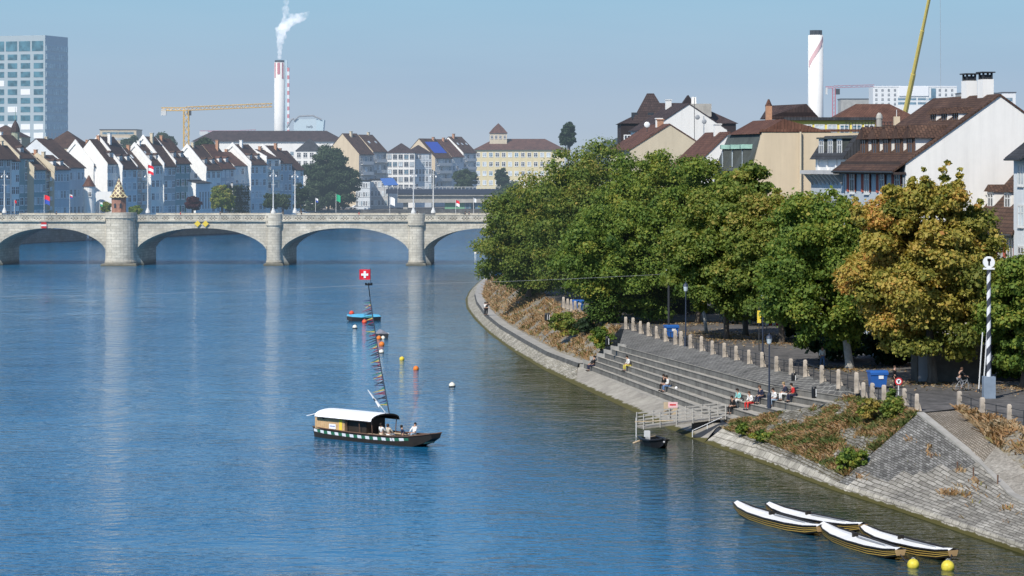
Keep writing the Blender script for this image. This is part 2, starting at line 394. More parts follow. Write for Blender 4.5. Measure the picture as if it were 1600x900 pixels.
# section 1: below the ramp
w1 = [Vector((31.0, 112, 0))] + GL((1600,866),(1500,832),(1400,797),(1300,765))
a1 = [Vector((31.8, 112, .5))] + GL((1600,851,.5),(1500,816,.5),(1400,783,.5),(1310,754,.5))
t1 = [Vector((33.5, 118, .8))] + GL((1580,775,1.4),(1530,722,2.4),(1480,682,3.5),(1435,646,Z1))
def lower(row, dz=-1.2, dx=-1.2): return [p + Vector((dx, 0, dz)) for p in row]
struct(loft('embankment_kerb', [lower(w1), w1, a1], M['apron_stone'], n=80)[0])
_, paved_rows = loft('paved_embankment', [a1, t1], [M['light_paving']], n=70, sub=10)
pv = bpy.data.objects['paved_embankment']; struct(pv)
pv.data.materials.append(M['slope_paving'])
for p in pv.data.polygons:
    c = p.center; px = CX + c.x*F/c.y; py = HY + (HC-c.z)*F/c.y
    if py < 742 + (px-1390)*(-0.13) + 6*math.sin(px*.11): p.material_index = 1
# section 2: the overgrown slope
w2 = GL((1300,765),(1240,742),(1170,716),(1100,692))
a2 = GL((1310,754,.5),(1245,722,.8),(1190,699,.9),(1128,670,1.0))
t2 = GL((1435,645,Z1),(1381,630,Z1),(1348,624,Z1),(1338,625,ZS)) + [G(1335,622,ZS).lerp(G(1124,666,ZB), k/5)+Vector((0,0,.05)) for k in range(6)]
struct(loft('embankment_kerb', [lower(w2), w2, a2], M['apron_stone'], n=50)[0])
o, weed_rows = loft('overgrown_slope', [a2, t2], M['weedy_stone'], n=60, sub=12, jitter=0.07); struct(o)
# section 3: the steps
w3 = GL((1100,692),(1040,668),(1000,648),(950,625),(900,602))
e0 = GL((1124,666,ZB),(1075,643,ZB),(1000,613,ZB),(950,592,ZB),(902,573,ZB))
e6 = GL((1335,622,ZS),(1270,612,ZS),(1201,602,ZS),(1130,583,ZS),(1050,562,ZS),(967,540,ZS))
a3 = [p + Vector((-.25, 0, -.12)) for p in e0]
struct(loft('embankment_kerb', [lower(w3), w3, a3, e0], M['concrete'], n=60)[0])
apc = bpy.data.objects['embankment_kerb.002']
brickmat('apron_concrete', (0.34, 0.31, 0.26), (0.38, 0.35, 0.29), (0.28, 0.25, 0.2), 3.5, 4, 0.01, 'uv', stain=0.35, stainscale=0.5, moss=((0.09, 0.08, 0.025), 0.06))
apc.data.materials[0] = M['apron_concrete']
steps = thing('stone_steps', e0[2], 'broad flight of grey concrete seating steps leading down to the river', 'steps')
NS = 6; nn = 48
E0 = resample(e0, nn); E6 = resample(e6, nn)
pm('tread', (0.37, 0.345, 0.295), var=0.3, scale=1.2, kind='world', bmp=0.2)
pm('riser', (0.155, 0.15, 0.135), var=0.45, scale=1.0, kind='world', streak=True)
def lp(i, t): return E0[i].lerp(E6[i], t)
for k in range(NS + 1):
    mb = MB(); z0 = ZB + (k-1)*(ZS-ZB)/NS if k else 0.5; z1 = ZB + k*(ZS-ZB)/NS
    fr = [lp(i, k/NS) for i in range(nn)]
    bk = [lp(i, min(1.06, (k+1)/NS)) for i in range(nn)] if k < NS else [lp(i, 1.06) for i in range(nn)]
    off = Vector(steps.location)
    for i in range(nn-1):
        A, B = fr[i]-off, fr[i+1]-off; C, D = bk[i+1]-off, bk[i]-off
        lip = (A-D); lip.z = 0; lip = lip.normalized()*.06
        def at(p, z): return (p.x, p.y, z-off.z)
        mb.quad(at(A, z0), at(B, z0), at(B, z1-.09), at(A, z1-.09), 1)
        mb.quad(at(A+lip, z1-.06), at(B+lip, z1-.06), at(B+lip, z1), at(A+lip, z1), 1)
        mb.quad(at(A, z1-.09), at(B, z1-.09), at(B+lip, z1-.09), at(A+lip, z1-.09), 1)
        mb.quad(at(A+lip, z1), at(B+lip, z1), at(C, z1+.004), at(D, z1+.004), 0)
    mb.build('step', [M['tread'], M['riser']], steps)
# stepped end wall on the far side
mb = MB(); off = Vector(steps.location)
i = nn-1
for k in range(NS + 1):
    A = lp(i, k/NS) - off; B = lp(i, (k+1)/NS) - off
    u = (E0[i]-E0[i-1]).normalized()*.5; z1 = ZB + k*(ZS-ZB)/NS
    mb.prism([A+Vector((0,0,-A.z-off.z+.3)), B+Vector((0,0,-B.z-off.z+.3)), B+u+Vector((0,0,-B.z-off.z+.3)), A+u+Vector((0,0,-A.z-off.z+.3))], (0, 0, z1+.05 if k < NS else ZS-.1), 0)
mb.build('side_wall', M['concrete'], steps)
# dark sett slope above the steps
d0 = GL((1338,623.5,ZS)) + [p + Vector((.1, 0, 0.01)) for p in E6[::4]] + [E6[-1] + Vector((.1, 1.2, 0))]
d1 = GL((1341,609,Z1),(1311,602,Z1),(1285,595,Z1),(1260,587,Z1),(1213,579,Z1),(1170,568,Z1),(1131,557.5,Z1),(1078,543,Z1),(1040,533,Z1),(1000,521,Z1),(975,514,Z1))
o, _ = loft('sett_slope', [d0, d1], M['dark_setts'], n=70, sub=4); struct(o)
c0 = [p + Vector((0, 0, .02)) for p in d0[:3]]
# section 4: far bend
w4 = GL((900,602),(850,578),(800,548),(765,522),(742,500),(729,482),(727,468),(733,455),(748,440),(768,428)) + [Vector((2, 533, 0)), Vector((6, 560, 0))]
a4 = GL((902,574,.9),(854,556,.9),(818,536,.9),(780,513,.9),(758,495,.9),(744,475,.9),(741,462,.9),(745,450,.9),(757,437,.9),(775,425,.9)) + [Vector((3.5, 533, .9)), Vector((7.5, 560, .9))]
b4 = [p + Vector((.12, 0, .42)) for p in a4]
c4 = [p + Vector((1.25, .3, .42)) for p in a4]
t4 = GL((969,513,Z1),(929,497,Z1),(898,487,Z1),(880,481,Z1),(858,468,Z1),(838,456,Z1),(817,449,Z1),(800,440,Z1),(791,432,Z1),(800,424,Z1),(826,410,Z1)) + [Vector((12, 560, Z1))]
struct(loft('embankment_kerb', [lower(w4), w4, a4], M['rubble_stone'], n=110)[0])
lowwall = MB()
o, _ = loft('low_wall', [a4, b4], M['concrete_dark'], n=110)  # dark colour puts the wall's shadow line into its material
tag(o, 'low shadow-dark concrete wall edging the lower riverside path round the bend', 'wall')
o, _ = loft('lower_path', [b4, c4], M['concrete'], n=110); struct(o)
o, far_rows = loft('dry_slope', [c4, t4], M['dry_slope'], n=110, sub=10, jitter=0.08, seed=5); struct(o)
# ramp and the bank on its right
rl = [p + Vector((0, 0, .004)) for p in t1]
rr_ = [Vector((36.8, 118, .8))] + GL((1662,790,1.4),(1602,735,2.4),(1548,690,3.5),(1497,641,Z1))
q1, q2 = resample(rl, 60), resample(rr_, 60)
o, _ = loft('ramp', [q1[:48], q2[:48]], M['ramp_gravel'], n=40, sub=3); struct(o)
o, _ = loft('ramp_cobbles', [q1[47:], q2[47:]], M['cobble'], n=16, sub=3); struct(o)
kb = MB()
for i, (p, q) in enumerate(zip(resample(rl, 30), resample(rl, 30)[1:])):
    kb.prism([p+Vector((-.1,0,-.3)), p+Vector((.38,0,-.3)), p+Vector((.38,0,.09)), p+Vector((-.1,0,.09))], q-p)
tag(kb.build('kerb_stones', M['concrete']), 'pale stone coping edging the left side of the ramp', 'kerb')
g0 = rr_[:]; g1 = [Vector((42, 118, Z1))] + GL((1640,674,Z1),(1577,660,Z1),(1535,651,Z1),(1499,638,Z1))
o, bank_rows = loft('grassy_bank', [g0, g1], M['dry_slope'], n=40, sub=6, jitter=0.06, seed=8); struct(o)
# promenade sheet
edge = [Vector((42, 118, Z1))] + GL(*[(x, y, Z1) for x, y in ((1640,674),(1577,660),(1535,651),(1499,638),(1435,645),(1413,633),(1381,630),(1363,624),(1348,624))]) + d1 + t4 \
    + [Vector(p) for p in ((26, 700, Z1), (62, 900, Z1), (130, 1150, Z1), (320, 1400, Z1), (6000, 9000, Z1), (9000, 9000, Z1), (9000, 60, Z1), (80, 60, Z1))]
def sheet(name, pts, mat):
    import bmesh
    bm = bmesh.new(); f = bm.faces.new([bm.verts.new(p) for p in pts]); bmesh.ops.triangulate(bm, faces=[f])
    me = bpy.data.meshes.new(name); bm.to_mesh(me); bm.free(); me.materials.append(mat)
    return struct(link(name, me))
sheet('promenade', edge, M['asphalt'])
# left bank
LZ = 5.0
lb = [(-160,380),(-140,560),(-137,640),(-128,683),(-100,752),(-66,822),(-52,845),(-20,862),(30,885),(90,950),(250,1200)]
sheet('left_bank', [Vector((x, y, LZ)) for x, y in lb] + [Vector((5000, 9000, LZ)), Vector((-9000, 9000, LZ)), Vector((-9000, 380, LZ))], M['asphalt'])
brickmat('quay_stone', (0.15, 0.13, 0.11), (0.22, 0.20, 0.17), (0.09, 0.08, 0.07), 1.6, 0.6, 0.03, 'uv', stain=0.4)
o, _ = loft('quay_wall', [[Vector((x, y, -1)) for x, y in lb], [Vector((x, y, LZ+.9)) for x, y in lb], [Vector((x-.5, y, LZ+.9)) for x, y in lb], [Vector((x-.5, y, LZ-.1)) for x, y in lb]], M['quay_stone'], n=80)
tag(o, 'dark stone quay wall along the far left bank beyond the bridge', 'wall')

# ------------------------------------------------------------------ vegetation
LM = {}
LM['green'] = leafmat('leaves_green', [(0.0, (0.035, 0.075, 0.016)), (0.4, (0.12, 0.195, 0.035)), (0.7, (0.22, 0.27, 0.045)), (1.0, (0.40, 0.32, 0.06))])
LM['olive'] = leafmat('leaves_olive', [(0.0, (0.045, 0.08, 0.016)), (0.4, (0.125, 0.19, 0.036)), (0.7, (0.22, 0.25, 0.046)), (1.0, (0.40, 0.30, 0.08))])
LM['autumn'] = leafmat('leaves_autumn', [(0.0, (0.12, 0.15, 0.03)), (0.35, (0.33, 0.30, 0.06)), (0.65, (0.50, 0.36, 0.085)), (1.0, (0.50, 0.22, 0.07))])
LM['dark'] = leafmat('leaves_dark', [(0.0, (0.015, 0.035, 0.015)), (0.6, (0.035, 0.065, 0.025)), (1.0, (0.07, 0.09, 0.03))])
LM['haze'] = leafmat('leaves_far', [(0.0, (0.035, 0.065, 0.03)), (0.6, (0.065, 0.10, 0.045)), (1.0, (0.12, 0.14, 0.06))])
LM['purple'] = leafmat('leaves_purple', [(0.0, (0.04, 0.015, 0.02)), (1.0, (0.10, 0.03, 0.035))])
LM['dry'] = leafmat('dry_weeds', [(0.0, (0.08, 0.12, 0.03)), (0.3, (0.17, 0.17, 0.06)), (0.5, (0.33, 0.18, 0.08)), (0.75, (0.34, 0.24, 0.13)), (1.0, (0.42, 0.35, 0.24))], 0.15)
def leaf_mesh(name, blobs, radii, total, leaf, mat, rng, tint0=0.35, flat=0.68, inner=0.62, tclump=0.2, warm=0.0, tleaf=0.13, core=0.22, side=0.0):
    blobs = np.asarray(blobs, float); radii = np.asarray(radii, float); nb = len(blobs)
    wgt = radii**2; cnt = np.maximum(4, (wgt/wgt.sum()*total*1.5).astype(int))
    idx = np.repeat(np.arange(nb), cnt); n = len(idx)
    d = rng.normal(size=(n, 3)); d /= np.linalg.norm(d, axis=1)[:, None]
    rad = radii[idx]*np.where(rng.random(n) < .14, rng.uniform(1.05, 1.42, n), rng.uniform(0.62, 1.08, n))
    p = blobs[idx] + d*rad[:, None]*np.array([1, 1, flat])
    keep = d[:, 2] > -0.75
    dd = np.full(n, 9.0); p32 = p.astype(np.float32)
    for b_, r_ in zip(blobs.astype(np.float32), radii): np.minimum(dd, np.sqrt(((p32-b_)**2).sum(1))/r_, out=dd)
    keep &= dd > inner
    p, d, idx = p[keep], d[keep], idx[keep]; n = len(p)
    if n > total:
        q = rng.choice(n, total, False); p, d, idx = p[q], d[q], idx[q]; n = total
    nrm = d*0.75 + rng.normal(size=(n, 3))*0.55 + np.array([0, 0, 0.35]); nrm /= np.linalg.norm(nrm, axis=1)[:, None]
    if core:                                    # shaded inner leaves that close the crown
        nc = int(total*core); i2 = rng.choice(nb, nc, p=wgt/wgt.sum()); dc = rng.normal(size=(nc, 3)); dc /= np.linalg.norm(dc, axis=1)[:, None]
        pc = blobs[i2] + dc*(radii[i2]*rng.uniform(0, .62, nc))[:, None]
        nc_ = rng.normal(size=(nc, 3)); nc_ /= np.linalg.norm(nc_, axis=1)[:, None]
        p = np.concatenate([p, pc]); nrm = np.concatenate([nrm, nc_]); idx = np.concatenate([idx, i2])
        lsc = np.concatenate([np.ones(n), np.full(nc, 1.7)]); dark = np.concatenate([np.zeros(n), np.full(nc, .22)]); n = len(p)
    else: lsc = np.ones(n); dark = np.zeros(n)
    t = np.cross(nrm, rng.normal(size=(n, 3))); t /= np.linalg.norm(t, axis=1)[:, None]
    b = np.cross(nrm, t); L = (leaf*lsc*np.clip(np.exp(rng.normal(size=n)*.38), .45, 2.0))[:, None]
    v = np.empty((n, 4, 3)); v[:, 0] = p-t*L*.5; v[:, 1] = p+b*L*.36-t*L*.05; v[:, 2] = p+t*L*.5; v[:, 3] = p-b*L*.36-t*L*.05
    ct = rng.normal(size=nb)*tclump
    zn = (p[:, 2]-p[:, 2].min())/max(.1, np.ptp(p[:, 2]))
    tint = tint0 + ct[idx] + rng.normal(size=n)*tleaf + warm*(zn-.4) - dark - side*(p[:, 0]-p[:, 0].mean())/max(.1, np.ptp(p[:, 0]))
    me = bpy.data.meshes.new(name)
    me.vertices.add(n*4); me.vertices.foreach_set('co', v.reshape(-1))
    me.loops.add(n*4); me.loops.foreach_set('vertex_index', np.arange(n*4, dtype=np.int32))
    me.polygons.add(n); me.polygons.foreach_set('loop_start', np.arange(0, n*4, 4, dtype=np.int32))
    a = me.attributes.new('tint', 'FLOAT', 'POINT'); a.data.foreach_set('value', np.repeat(np.clip(tint, 0, 1), 4).astype(np.float32))
    me.materials.append(mat); me.update(calc_edges=True); return me
def crown_blobs(rng, c, r, n, br=0.30, low=-0.75, core=0.30):
    out = []; rad = []
    for i in range(n):
        ga = i*2.39996 + rng.uniform(-.35, .35); zz = 1-(i+.5)/n*(1-low); q = math.sqrt(max(0, 1-zz*zz))
        f = rng.uniform(0.62, 1.0) if rng.random() > core else rng.uniform(0.25, 0.6)
        out.append((c[0]+r[0]*f*q*math.cos(ga), c[1]+r[1]*f*q*math.sin(ga), c[2]+r[2]*f*zz))
        rad.append(br*(r[0]*r[1]*r[2])**(1/3)*rng.uniform(0.5, 1.4))
    return out, rad
def tree(name, base, cbox, label, mat='green', d=None, n=13000, leaf=0.34, nb=60, trunk_r=0.28, bark='bark', seed=1, group=None, tint=0.35, warm=0.15,
         br=0.30, low=-0.75, cat='tree', depth=1.0, limbs=7, ztop=None, tclump=.09, side=0.0):
    rng = np.random.default_rng(seed)
    base = Vector(base); d = d or base.y
    x0, y0, x1, y1 = cbox
    c0 = P((x0+x1)/2, (y0+y1)/2, d) - base
    rx = (x1-x0)/2*d/F; rz = (y1-y0)/2*d/F
    root = thing(name, base, label, cat, group)
    if n > 15000: low = -.93; nb = int(nb*1.9); br *= .62; n = int(n*1.9); leaf *= .70
    b, r = crown_blobs(rng, c0, (rx*1.02, rx*depth, rz*1.0), nb, br, low)
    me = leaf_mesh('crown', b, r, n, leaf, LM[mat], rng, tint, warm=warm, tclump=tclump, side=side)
    link('crown', me, root)
    mb = MB(); top = Vector((c0.x*.6, c0.y*.6, c0.z - rz*.35))
    pts = [Vector((0, 0, -.2)), Vector((0, 0, .5)), Vector((top.x*.3, top.y*.3, top.z*.5)), top]
    mb.tube(pts, [trunk_r*1.5, trunk_r*1.05, trunk_r*.85, trunk_r*.6], 10)
    pick = rng.choice(len(b), min(limbs, len(b)), False)
    for k in pick:
        e = Vector(b[k]); m_ = top.lerp(e, .5) + Vector((0, 0, rz*.1))
        s = pts[2].lerp(top, rng.uniform(.2, 1))
        mb.tube([s, s.lerp(m_, .6), m_, e], [trunk_r*.5, trunk_r*.4, trunk_r*.27, trunk_r*.08], 6)
    mb.build('trunk', M[bark], root, True)
    return root
GR = 'chestnut trees along the promenade'
def onprom(px, py): return G(px, py, Z1)
tree('chestnut_tree', onprom(826, 461), (750, 288, 905, 472), 'dark green chestnut leaning out over the water, leftmost on the promenade', 'olive', seed=11, group=GR, n=30000, nb=95, tint=.50)
tree('chestnut_tree', onprom(912, 470), (815, 222, 1010, 472), 'tallest green chestnut, rising right of the one over the water', 'olive', seed=12, group=GR, n=36000, nb=110, tint=.50)
tree('chestnut_tree', onprom(1018, 492), (925, 238, 1098, 466), 'round green chestnut below the brown slate roof', 'green', seed=13, group=GR, n=32000, nb=100, tint=.52)
tree('chestnut_tree', onprom(1090, 505), (1012, 246, 1168, 470), 'broad green chestnut below the steep red tiled roof', 'green', seed=14, group=GR, n=30000, nb=95, tint=.52)
tree('chestnut_tree', onprom(962, 503), (870, 318, 1092, 500), 'low spreading green chestnut hanging over the far bollards', 'green', seed=15, group=GR, n=36000, nb=105, tint=.45)
tree('chestnut_tree', onprom(1135, 530), (1040, 296, 1222, 498), 'olive green chestnut hanging behind the pale leaning trunk', 'olive', seed=16, group=GR, n=32000, nb=100, tint=.52)
tree('plane_tree', onprom(1222, 536), (1120, 288, 1275, 500), 'thinning brownish tree with bare twigs in front of the beige wall', 'olive', seed=17, n=20000, nb=85, tint=.55, br=.26, limbs=26, trunk_r=.26, warm=.3)
tree('maple_tree', onprom(1327, 576), (1192, 296, 1392, 552), 'full dark green tree left of the yellow tree, trunk by the walking man', 'green', seed=18, n=42000, nb=115, tint=.50, trunk_r=.33, bark='bark_pale', leaf=.32)
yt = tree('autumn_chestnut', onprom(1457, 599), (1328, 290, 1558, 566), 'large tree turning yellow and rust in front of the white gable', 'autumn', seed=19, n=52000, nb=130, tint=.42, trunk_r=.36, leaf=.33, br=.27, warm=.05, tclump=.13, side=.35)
rng = np.random.default_rng(77)
cb = []; cr = []
for x0, y0, x1, y1, r0, r1 in ((1470,330,1482,252,1.5,.35),(1455,320,1440,272,1.2,.35),(1490,320,1502,270,1.2,.3),(1400,330,1388,288,1.3,.4),(1420,320,1425,282,1.2,.4),(1530,390,1553,365,1.0,.35),(1515,350,1528,318,1.0,.35),(1350,350,1340,315,1.0,.35)):
    for k in range(7):
        t = k/6; q = P(x0+(x1-x0)*t, y0+(y1-y0)*t, yt.location.y-1.5+rng.uniform(-1,1)) - yt.location; q.x += rng.normal()*.35*(1-t*.4); q.z += rng.normal()*.2; cb.append(q); cr.append((r0+(r1-r0)*t)*rng.uniform(.5,.9))
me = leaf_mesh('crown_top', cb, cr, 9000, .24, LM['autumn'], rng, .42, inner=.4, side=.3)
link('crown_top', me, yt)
tree('maple_tree', Vector((38.2, 191, Z1)), (1540, 380, 1710, 590), 'green tree cut by the right edge, behind the striped column', 'green', seed=20, n=36000, nb=95, tint=.50, leaf=.32)
tree('maple_tree', Vector((40, 207, Z1)), (1490, 400, 1600, 560), 'shaded green tree between the yellow tree and the one at the right edge', 'green', seed=21, n=18000, nb=70, tint=.35, leaf=.34)
tree('young_tree', Vector((22.8, 250, Z1)), (1128, 252, 1204, 350), 'small leafy treetop in front of the blue facade under copper dormers', 'olive', seed=31, n=5000, nb=30, tint=.45, br=.3)
# pale leaning trunk, and dark undergrowth behind the promenade
b0 = onprom(1104, 521); br_ = thing('birch_tree', b0, 'slim pale trunk leaning left behind the bollards', 'tree')
MB().tube([(0,0,-.1), (-.15,0,1.2), (-.35,0,2.6), (-.45,.1,4.2), (-.3,.2,6)], [.2,.16,.14,.12,.05], 8).build('trunk', M['bark_pale'], br_, True)
link('crown', leaf_mesh('crown', [(-.5,.3,5.6),(-.9,.2,5.0),(.3,.4,5.8),(-.2,0,6.5)], [.9,.7,.8,.9], 1600, .32, LM['olive'], np.random.default_rng(4), .5), br_)
def shrub(px, py, wpx, hpx, mat, label, z=Z1, n=1500, leaf=.2, tint=.4, seed=1, name='shrub', d=None, deep=1.0, cat='shrub', nb=16):
    b = G(px, py, z) if d is None else Vector(((px-CX)*d/F, d, z))
    dd = b.y; rx = wpx/2*dd/F; rz = hpx/2*dd/F; rng = np.random.default_rng(seed)
    root = thing(name, b, label, cat)
    bl, rd = crown_blobs(rng, (0, 0, rz*.95), (rx, rx*deep, rz), nb, .38, -.9)
    link('foliage', leaf_mesh('foliage', bl, rd, n, leaf, LM[mat], rng, tint), root)
    mb = MB()
    for k in range(5):
        e = bl[int(rng.integers(len(bl)))]; mb.tube([(rng.uniform(-.1,.1), rng.uniform(-.1,.1), -.15), (e[0]*.4, e[1]*.4, e[2]*.6), e], [.05, .035, .012], 5)
    mb.build('stem', M['bark'], root)
    return root
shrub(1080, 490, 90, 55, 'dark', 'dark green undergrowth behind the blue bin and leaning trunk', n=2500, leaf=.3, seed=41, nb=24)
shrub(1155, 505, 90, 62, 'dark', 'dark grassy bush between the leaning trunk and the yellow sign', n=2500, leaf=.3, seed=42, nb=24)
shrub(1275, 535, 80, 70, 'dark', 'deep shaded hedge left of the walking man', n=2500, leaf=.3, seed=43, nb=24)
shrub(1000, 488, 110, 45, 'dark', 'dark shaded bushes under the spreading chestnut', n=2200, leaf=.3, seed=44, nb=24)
for k_, (x_, y_, w_, h_, l_) in enumerate(((1200,520,80,60,'dark hedge added as cover behind the trunk left of the red striped barrier'),(1250,540,80,66,'dark hedge added as cover in deep shade behind the red striped barrier'),(1310,545,80,66,'dark hedge added as cover behind the trunk of the full green tree'),(1360,556,70,70,'dark hedge added as cover between the full green tree and the yellow tree'),(1312,574,96,62,'broad dark bush added as cover behind the trunk of the full green tree'),(1392,582,80,64,'broad dark bush added as cover in the shade of the yellow tree'),(1050,498,80,50,'dark hedge behind the blue bin under the olive chestnut'),(940,478,90,40,'dark hedge in shade behind the far bollards'))):
    shrub(x_, y_-h_*.18, w_, h_, 'dark', l_, n=3600, leaf=.3, seed=90+k_, nb=26, tint=.25)  # mostly added to cover house fronts that show below the tree crowns
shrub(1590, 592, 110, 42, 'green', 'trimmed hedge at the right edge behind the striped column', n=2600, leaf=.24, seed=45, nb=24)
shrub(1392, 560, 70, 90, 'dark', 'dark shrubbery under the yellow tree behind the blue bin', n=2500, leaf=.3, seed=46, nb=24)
shrub(939, 545, 30, 38, 'green', 'upright green bush beside the top left corner of the steps', z=3.0, n=1600, leaf=.2, tint=.6, seed=47)
shrub(880, 524, 44, 36, 'olive', 'rounded yellow green bush on the dry slope below the far bollards', z=2.9, n=1700, leaf=.22, tint=.55, seed=48)
shrub(915, 520, 34, 26, 'dark', 'dark low bush between the two green bushes on the dry slope', z=3.4, n=1000, leaf=.22, seed=49)
shrub(1323, 738, 34, 36, 'green', 'bright green weed clump low on the overgrown slope left of the paved triangle', z=1.0, n=1500, leaf=.16, tint=.45, seed=50)
shrub(1345, 732, 22, 30, 'green', 'smaller bright green weed clump beside the paved triangle', z=1.3, n=900, leaf=.16, tint=.5, seed=51)
shrub(1356, 652, 34, 32, 'olive', 'rusty brown bush under the bollards at the head of the overgrown slope', z=3.9, n=1300, leaf=.16, tint=.85, seed=52)
shrub(1398, 655, 40, 34, 'olive', 'yellow green bush under the round no entry sign', z=3.9, n=1300, leaf=.16, tint=.45, seed=53)
shrub(1394, 634, 15, 30, 'green', 'upright ivy clump growing beside the round no entry sign', z=4.4, n=900, leaf=.13, tint=.35, seed=54)
shrub(1200, 690, 60, 14, 'green', 'low green weeds along the kerb below the gangway', z=1.1, n=1300, leaf=.15, tint=.5, seed=55)
shrub(1160, 678, 20, 18, 'green', 'green weed tuft just right of the gangway foot', z=1.2, n=700, leaf=.15, tint=.5, seed=56)
def weeds(name, rows, n, leaf, mat, seed, tlo=0.2, thi=0.8, mask=None, lo=0.0, hi=1.0):
    rng = np.random.default_rng(seed); A = np.array([[tuple(p) for p in r] for r in rows]); J, I, _ = A.shape
    i = rng.uniform(0, I-1.001, n); j = rng.uniform(lo*(J-1), hi*(J-1)-.001, n); i0 = i.astype(int); j0 = j.astype(int); fi = (i-i0)[:, None]; fj = (j-j0)[:, None]
    p = A[j0, i0]*(1-fi)*(1-fj) + A[j0, i0+1]*fi*(1-fj) + A[j0+1, i0]*(1-fi)*fj + A[j0+1, i0+1]*fi*fj
    f = np.zeros(n)
    for k in range(22):
        th = rng.uniform(0, 6.28); fr_ = rng.uniform(.4, 1.0)*(1, 2.2, 4.5)[k % 3]; am = (1, .7, .5)[k % 3]
        f += am*np.sin((p[:, 0]*math.cos(th)*1.6 + p[:, 1]*math.sin(th)*.7 + p[:, 2]*rng.normal())*fr_ + rng.uniform(0, 6.28))
    f /= 3.2
    k = f + rng.normal(size=n)*.35 > (0.0 if mask is None else mask)
    p, f = p[k], f[k]; n = len(p)
    h = leaf*rng.uniform(.5, 1.6, n)*(1+.4*np.clip(f, 0, 1)); a = rng.uniform(0, 6.28, n); l = rng.normal(size=(n, 2))*.85
    wv = np.stack([np.cos(a), np.sin(a), np.zeros(n)], 1)*(h*.24)[:, None]; up = np.stack([l[:, 0], l[:, 1], np.ones(n)], 1)*h[:, None]
    v = np.stack([p-wv, p+wv, p+up+wv*.6, p+up-wv*.6], 1)
    me = bpy.data.meshes.new(name); me.vertices.add(n*4); me.vertices.foreach_set('co', v.reshape(-1))
    me.loops.add(n*4); me.loops.foreach_set('vertex_index', np.arange(n*4, dtype=np.int32))
    me.polygons.add(n); me.polygons.foreach_set('loop_start', np.arange(0, n*4, 4, dtype=np.int32))
    g = .5+.2*np.sin(p[:, 0]*2.3+p[:, 1]*.9+seed)+.2*np.sin(p[:, 0]*-1.1+p[:, 1]*1.7+seed*2)+.15*np.sin(p[:, 0]*4.1+p[:, 1]*2.3)
    tint = tlo+(thi-tlo)*(g*.6+rng.uniform(0, .45, n))
    at = me.attributes.new('tint', 'FLOAT', 'POINT'); at.data.foreach_set('value', np.repeat(np.clip(tint, 0, 1), 4).astype(np.float32))
    me.materials.append(LM[mat]); me.update(calc_edges=True)
    o = link(name, me); o['kind'] = 'stuff'; return o
tag(weeds('dry_weeds', weed_rows, 110000, .15, 'dry', 3, -.25, .95, mask=-.02, lo=.08), 'tangle of orange and green weeds covering the slope right of the gangway', 'weeds')
tag(weeds('dry_grass', far_rows, 60000, .20, 'dry', 4, .1, 1.0, mask=-.3, lo=.03), 'dry straw coloured grass on the slope of the river bend', 'grass')
tag(weeds('sparse_weeds', paved_rows, 30000, .14, 'dry', 5, .2, .95, mask=.95, lo=.1, hi=.8), 'scattered dry weeds in the joints of the paved embankment', 'weeds')
tag(weeds('bank_grass', bank_rows, 9000, .24, 'dry', 6, .3, 1.0, mask=-.3), 'dry orange grass on the bank right of the ramp', 'grass')

# fallen leaves gathered round the tree trunks
rng = np.random.default_rng(123); pts_ = []
for o_ in list(COL.objects):
    if o_.get('category') == 'tree' and o_.location.y < 345 and o_.location.z == Z1:
        k_ = 900; a_ = rng.uniform(0, 6.28, k_); r_ = np.abs(rng.normal(size=k_))*3.0
        pts_.append(np.stack([o_.location.x+np.cos(a_)*r_, o_.location.y+np.sin(a_)*r_, np.full(k_, Z1+.012)], 1))
p = np.concatenate(pts_); keep = p[:, 0] > np.interp(p[:, 1], [175, 195, 215, 250, 300, 350], [28, 27, 23, 14.5, 8.5, 4.5]); p = p[keep]; n = len(p)
a_ = rng.uniform(0, 6.28, n); L_ = rng.uniform(.06, .14, n)[:, None]; t_ = np.stack([np.cos(a_), np.sin(a_), rng.uniform(-.2, .5, n)], 1)*L_; b_ = np.stack([-np.sin(a_), np.cos(a_), rng.uniform(-.2, .5, n)], 1)*L_*.7
v = np.stack([p-t_, p+b_, p+t_, p-b_], 1)+np.array([0, 0, .03])
me = bpy.data.meshes.new('fallen_leaves'); me.vertices.add(n*4); me.vertices.foreach_set('co', v.reshape(-1)); me.loops.add(n*4); me.loops.foreach_set('vertex_index', np.arange(n*4, dtype=np.int32))
me.polygons.add(n); me.polygons.foreach_set('loop_start', np.arange(0, n*4, 4, dtype=np.int32)); at = me.attributes.new('tint', 'FLOAT', 'POINT'); at.data.foreach_set('value', np.repeat(rng.uniform(.3, 1, n), 4).astype(np.float32))
me.materials.append(LM['dry']); me.update(calc_edges=True); tag(link('fallen_leaves', me), 'fallen dry leaves littering the promenade under the trees', 'leaves', None, 'stuff')
# ------------------------------------------------------------------ old stone bridge
brickmat('bridge_stone', (0.52, 0.475, 0.38), (0.64, 0.59, 0.485), (0.33, 0.30, 0.24), 1.5, 0.55, 0.03, 'wall', stain=0.35, stainscale=0.25, bmp=0.3, moss=((0.10, 0.09, 0.06), 1.1))
pm('bridge_carving_shade', (0.12, 0.105, 0.08), var=0.3, scale=3)
BY, BD = 533.0, 18.0
def bx(px): return (px-CX)*BY/F
def bz(py): return HC-(py-HY)*BY/F
br = thing('stone_bridge', (0, BY, 0), 'long pale stone arch bridge spanning the river', 'bridge')
DECK, PAR = bz(345), bz(335.5)
PIER = [(-36, -8), (165, 213), (416.5, 440), (638.5, 662.5), (866, 890)]
skew = 0.09
def spans():
    xs = [(bx(-250), bx(PIER[0][0]))]
    for a, b in zip(PIER, PIER[1:]): xs.append((bx(a[1]), bx(b[0])))
    return xs
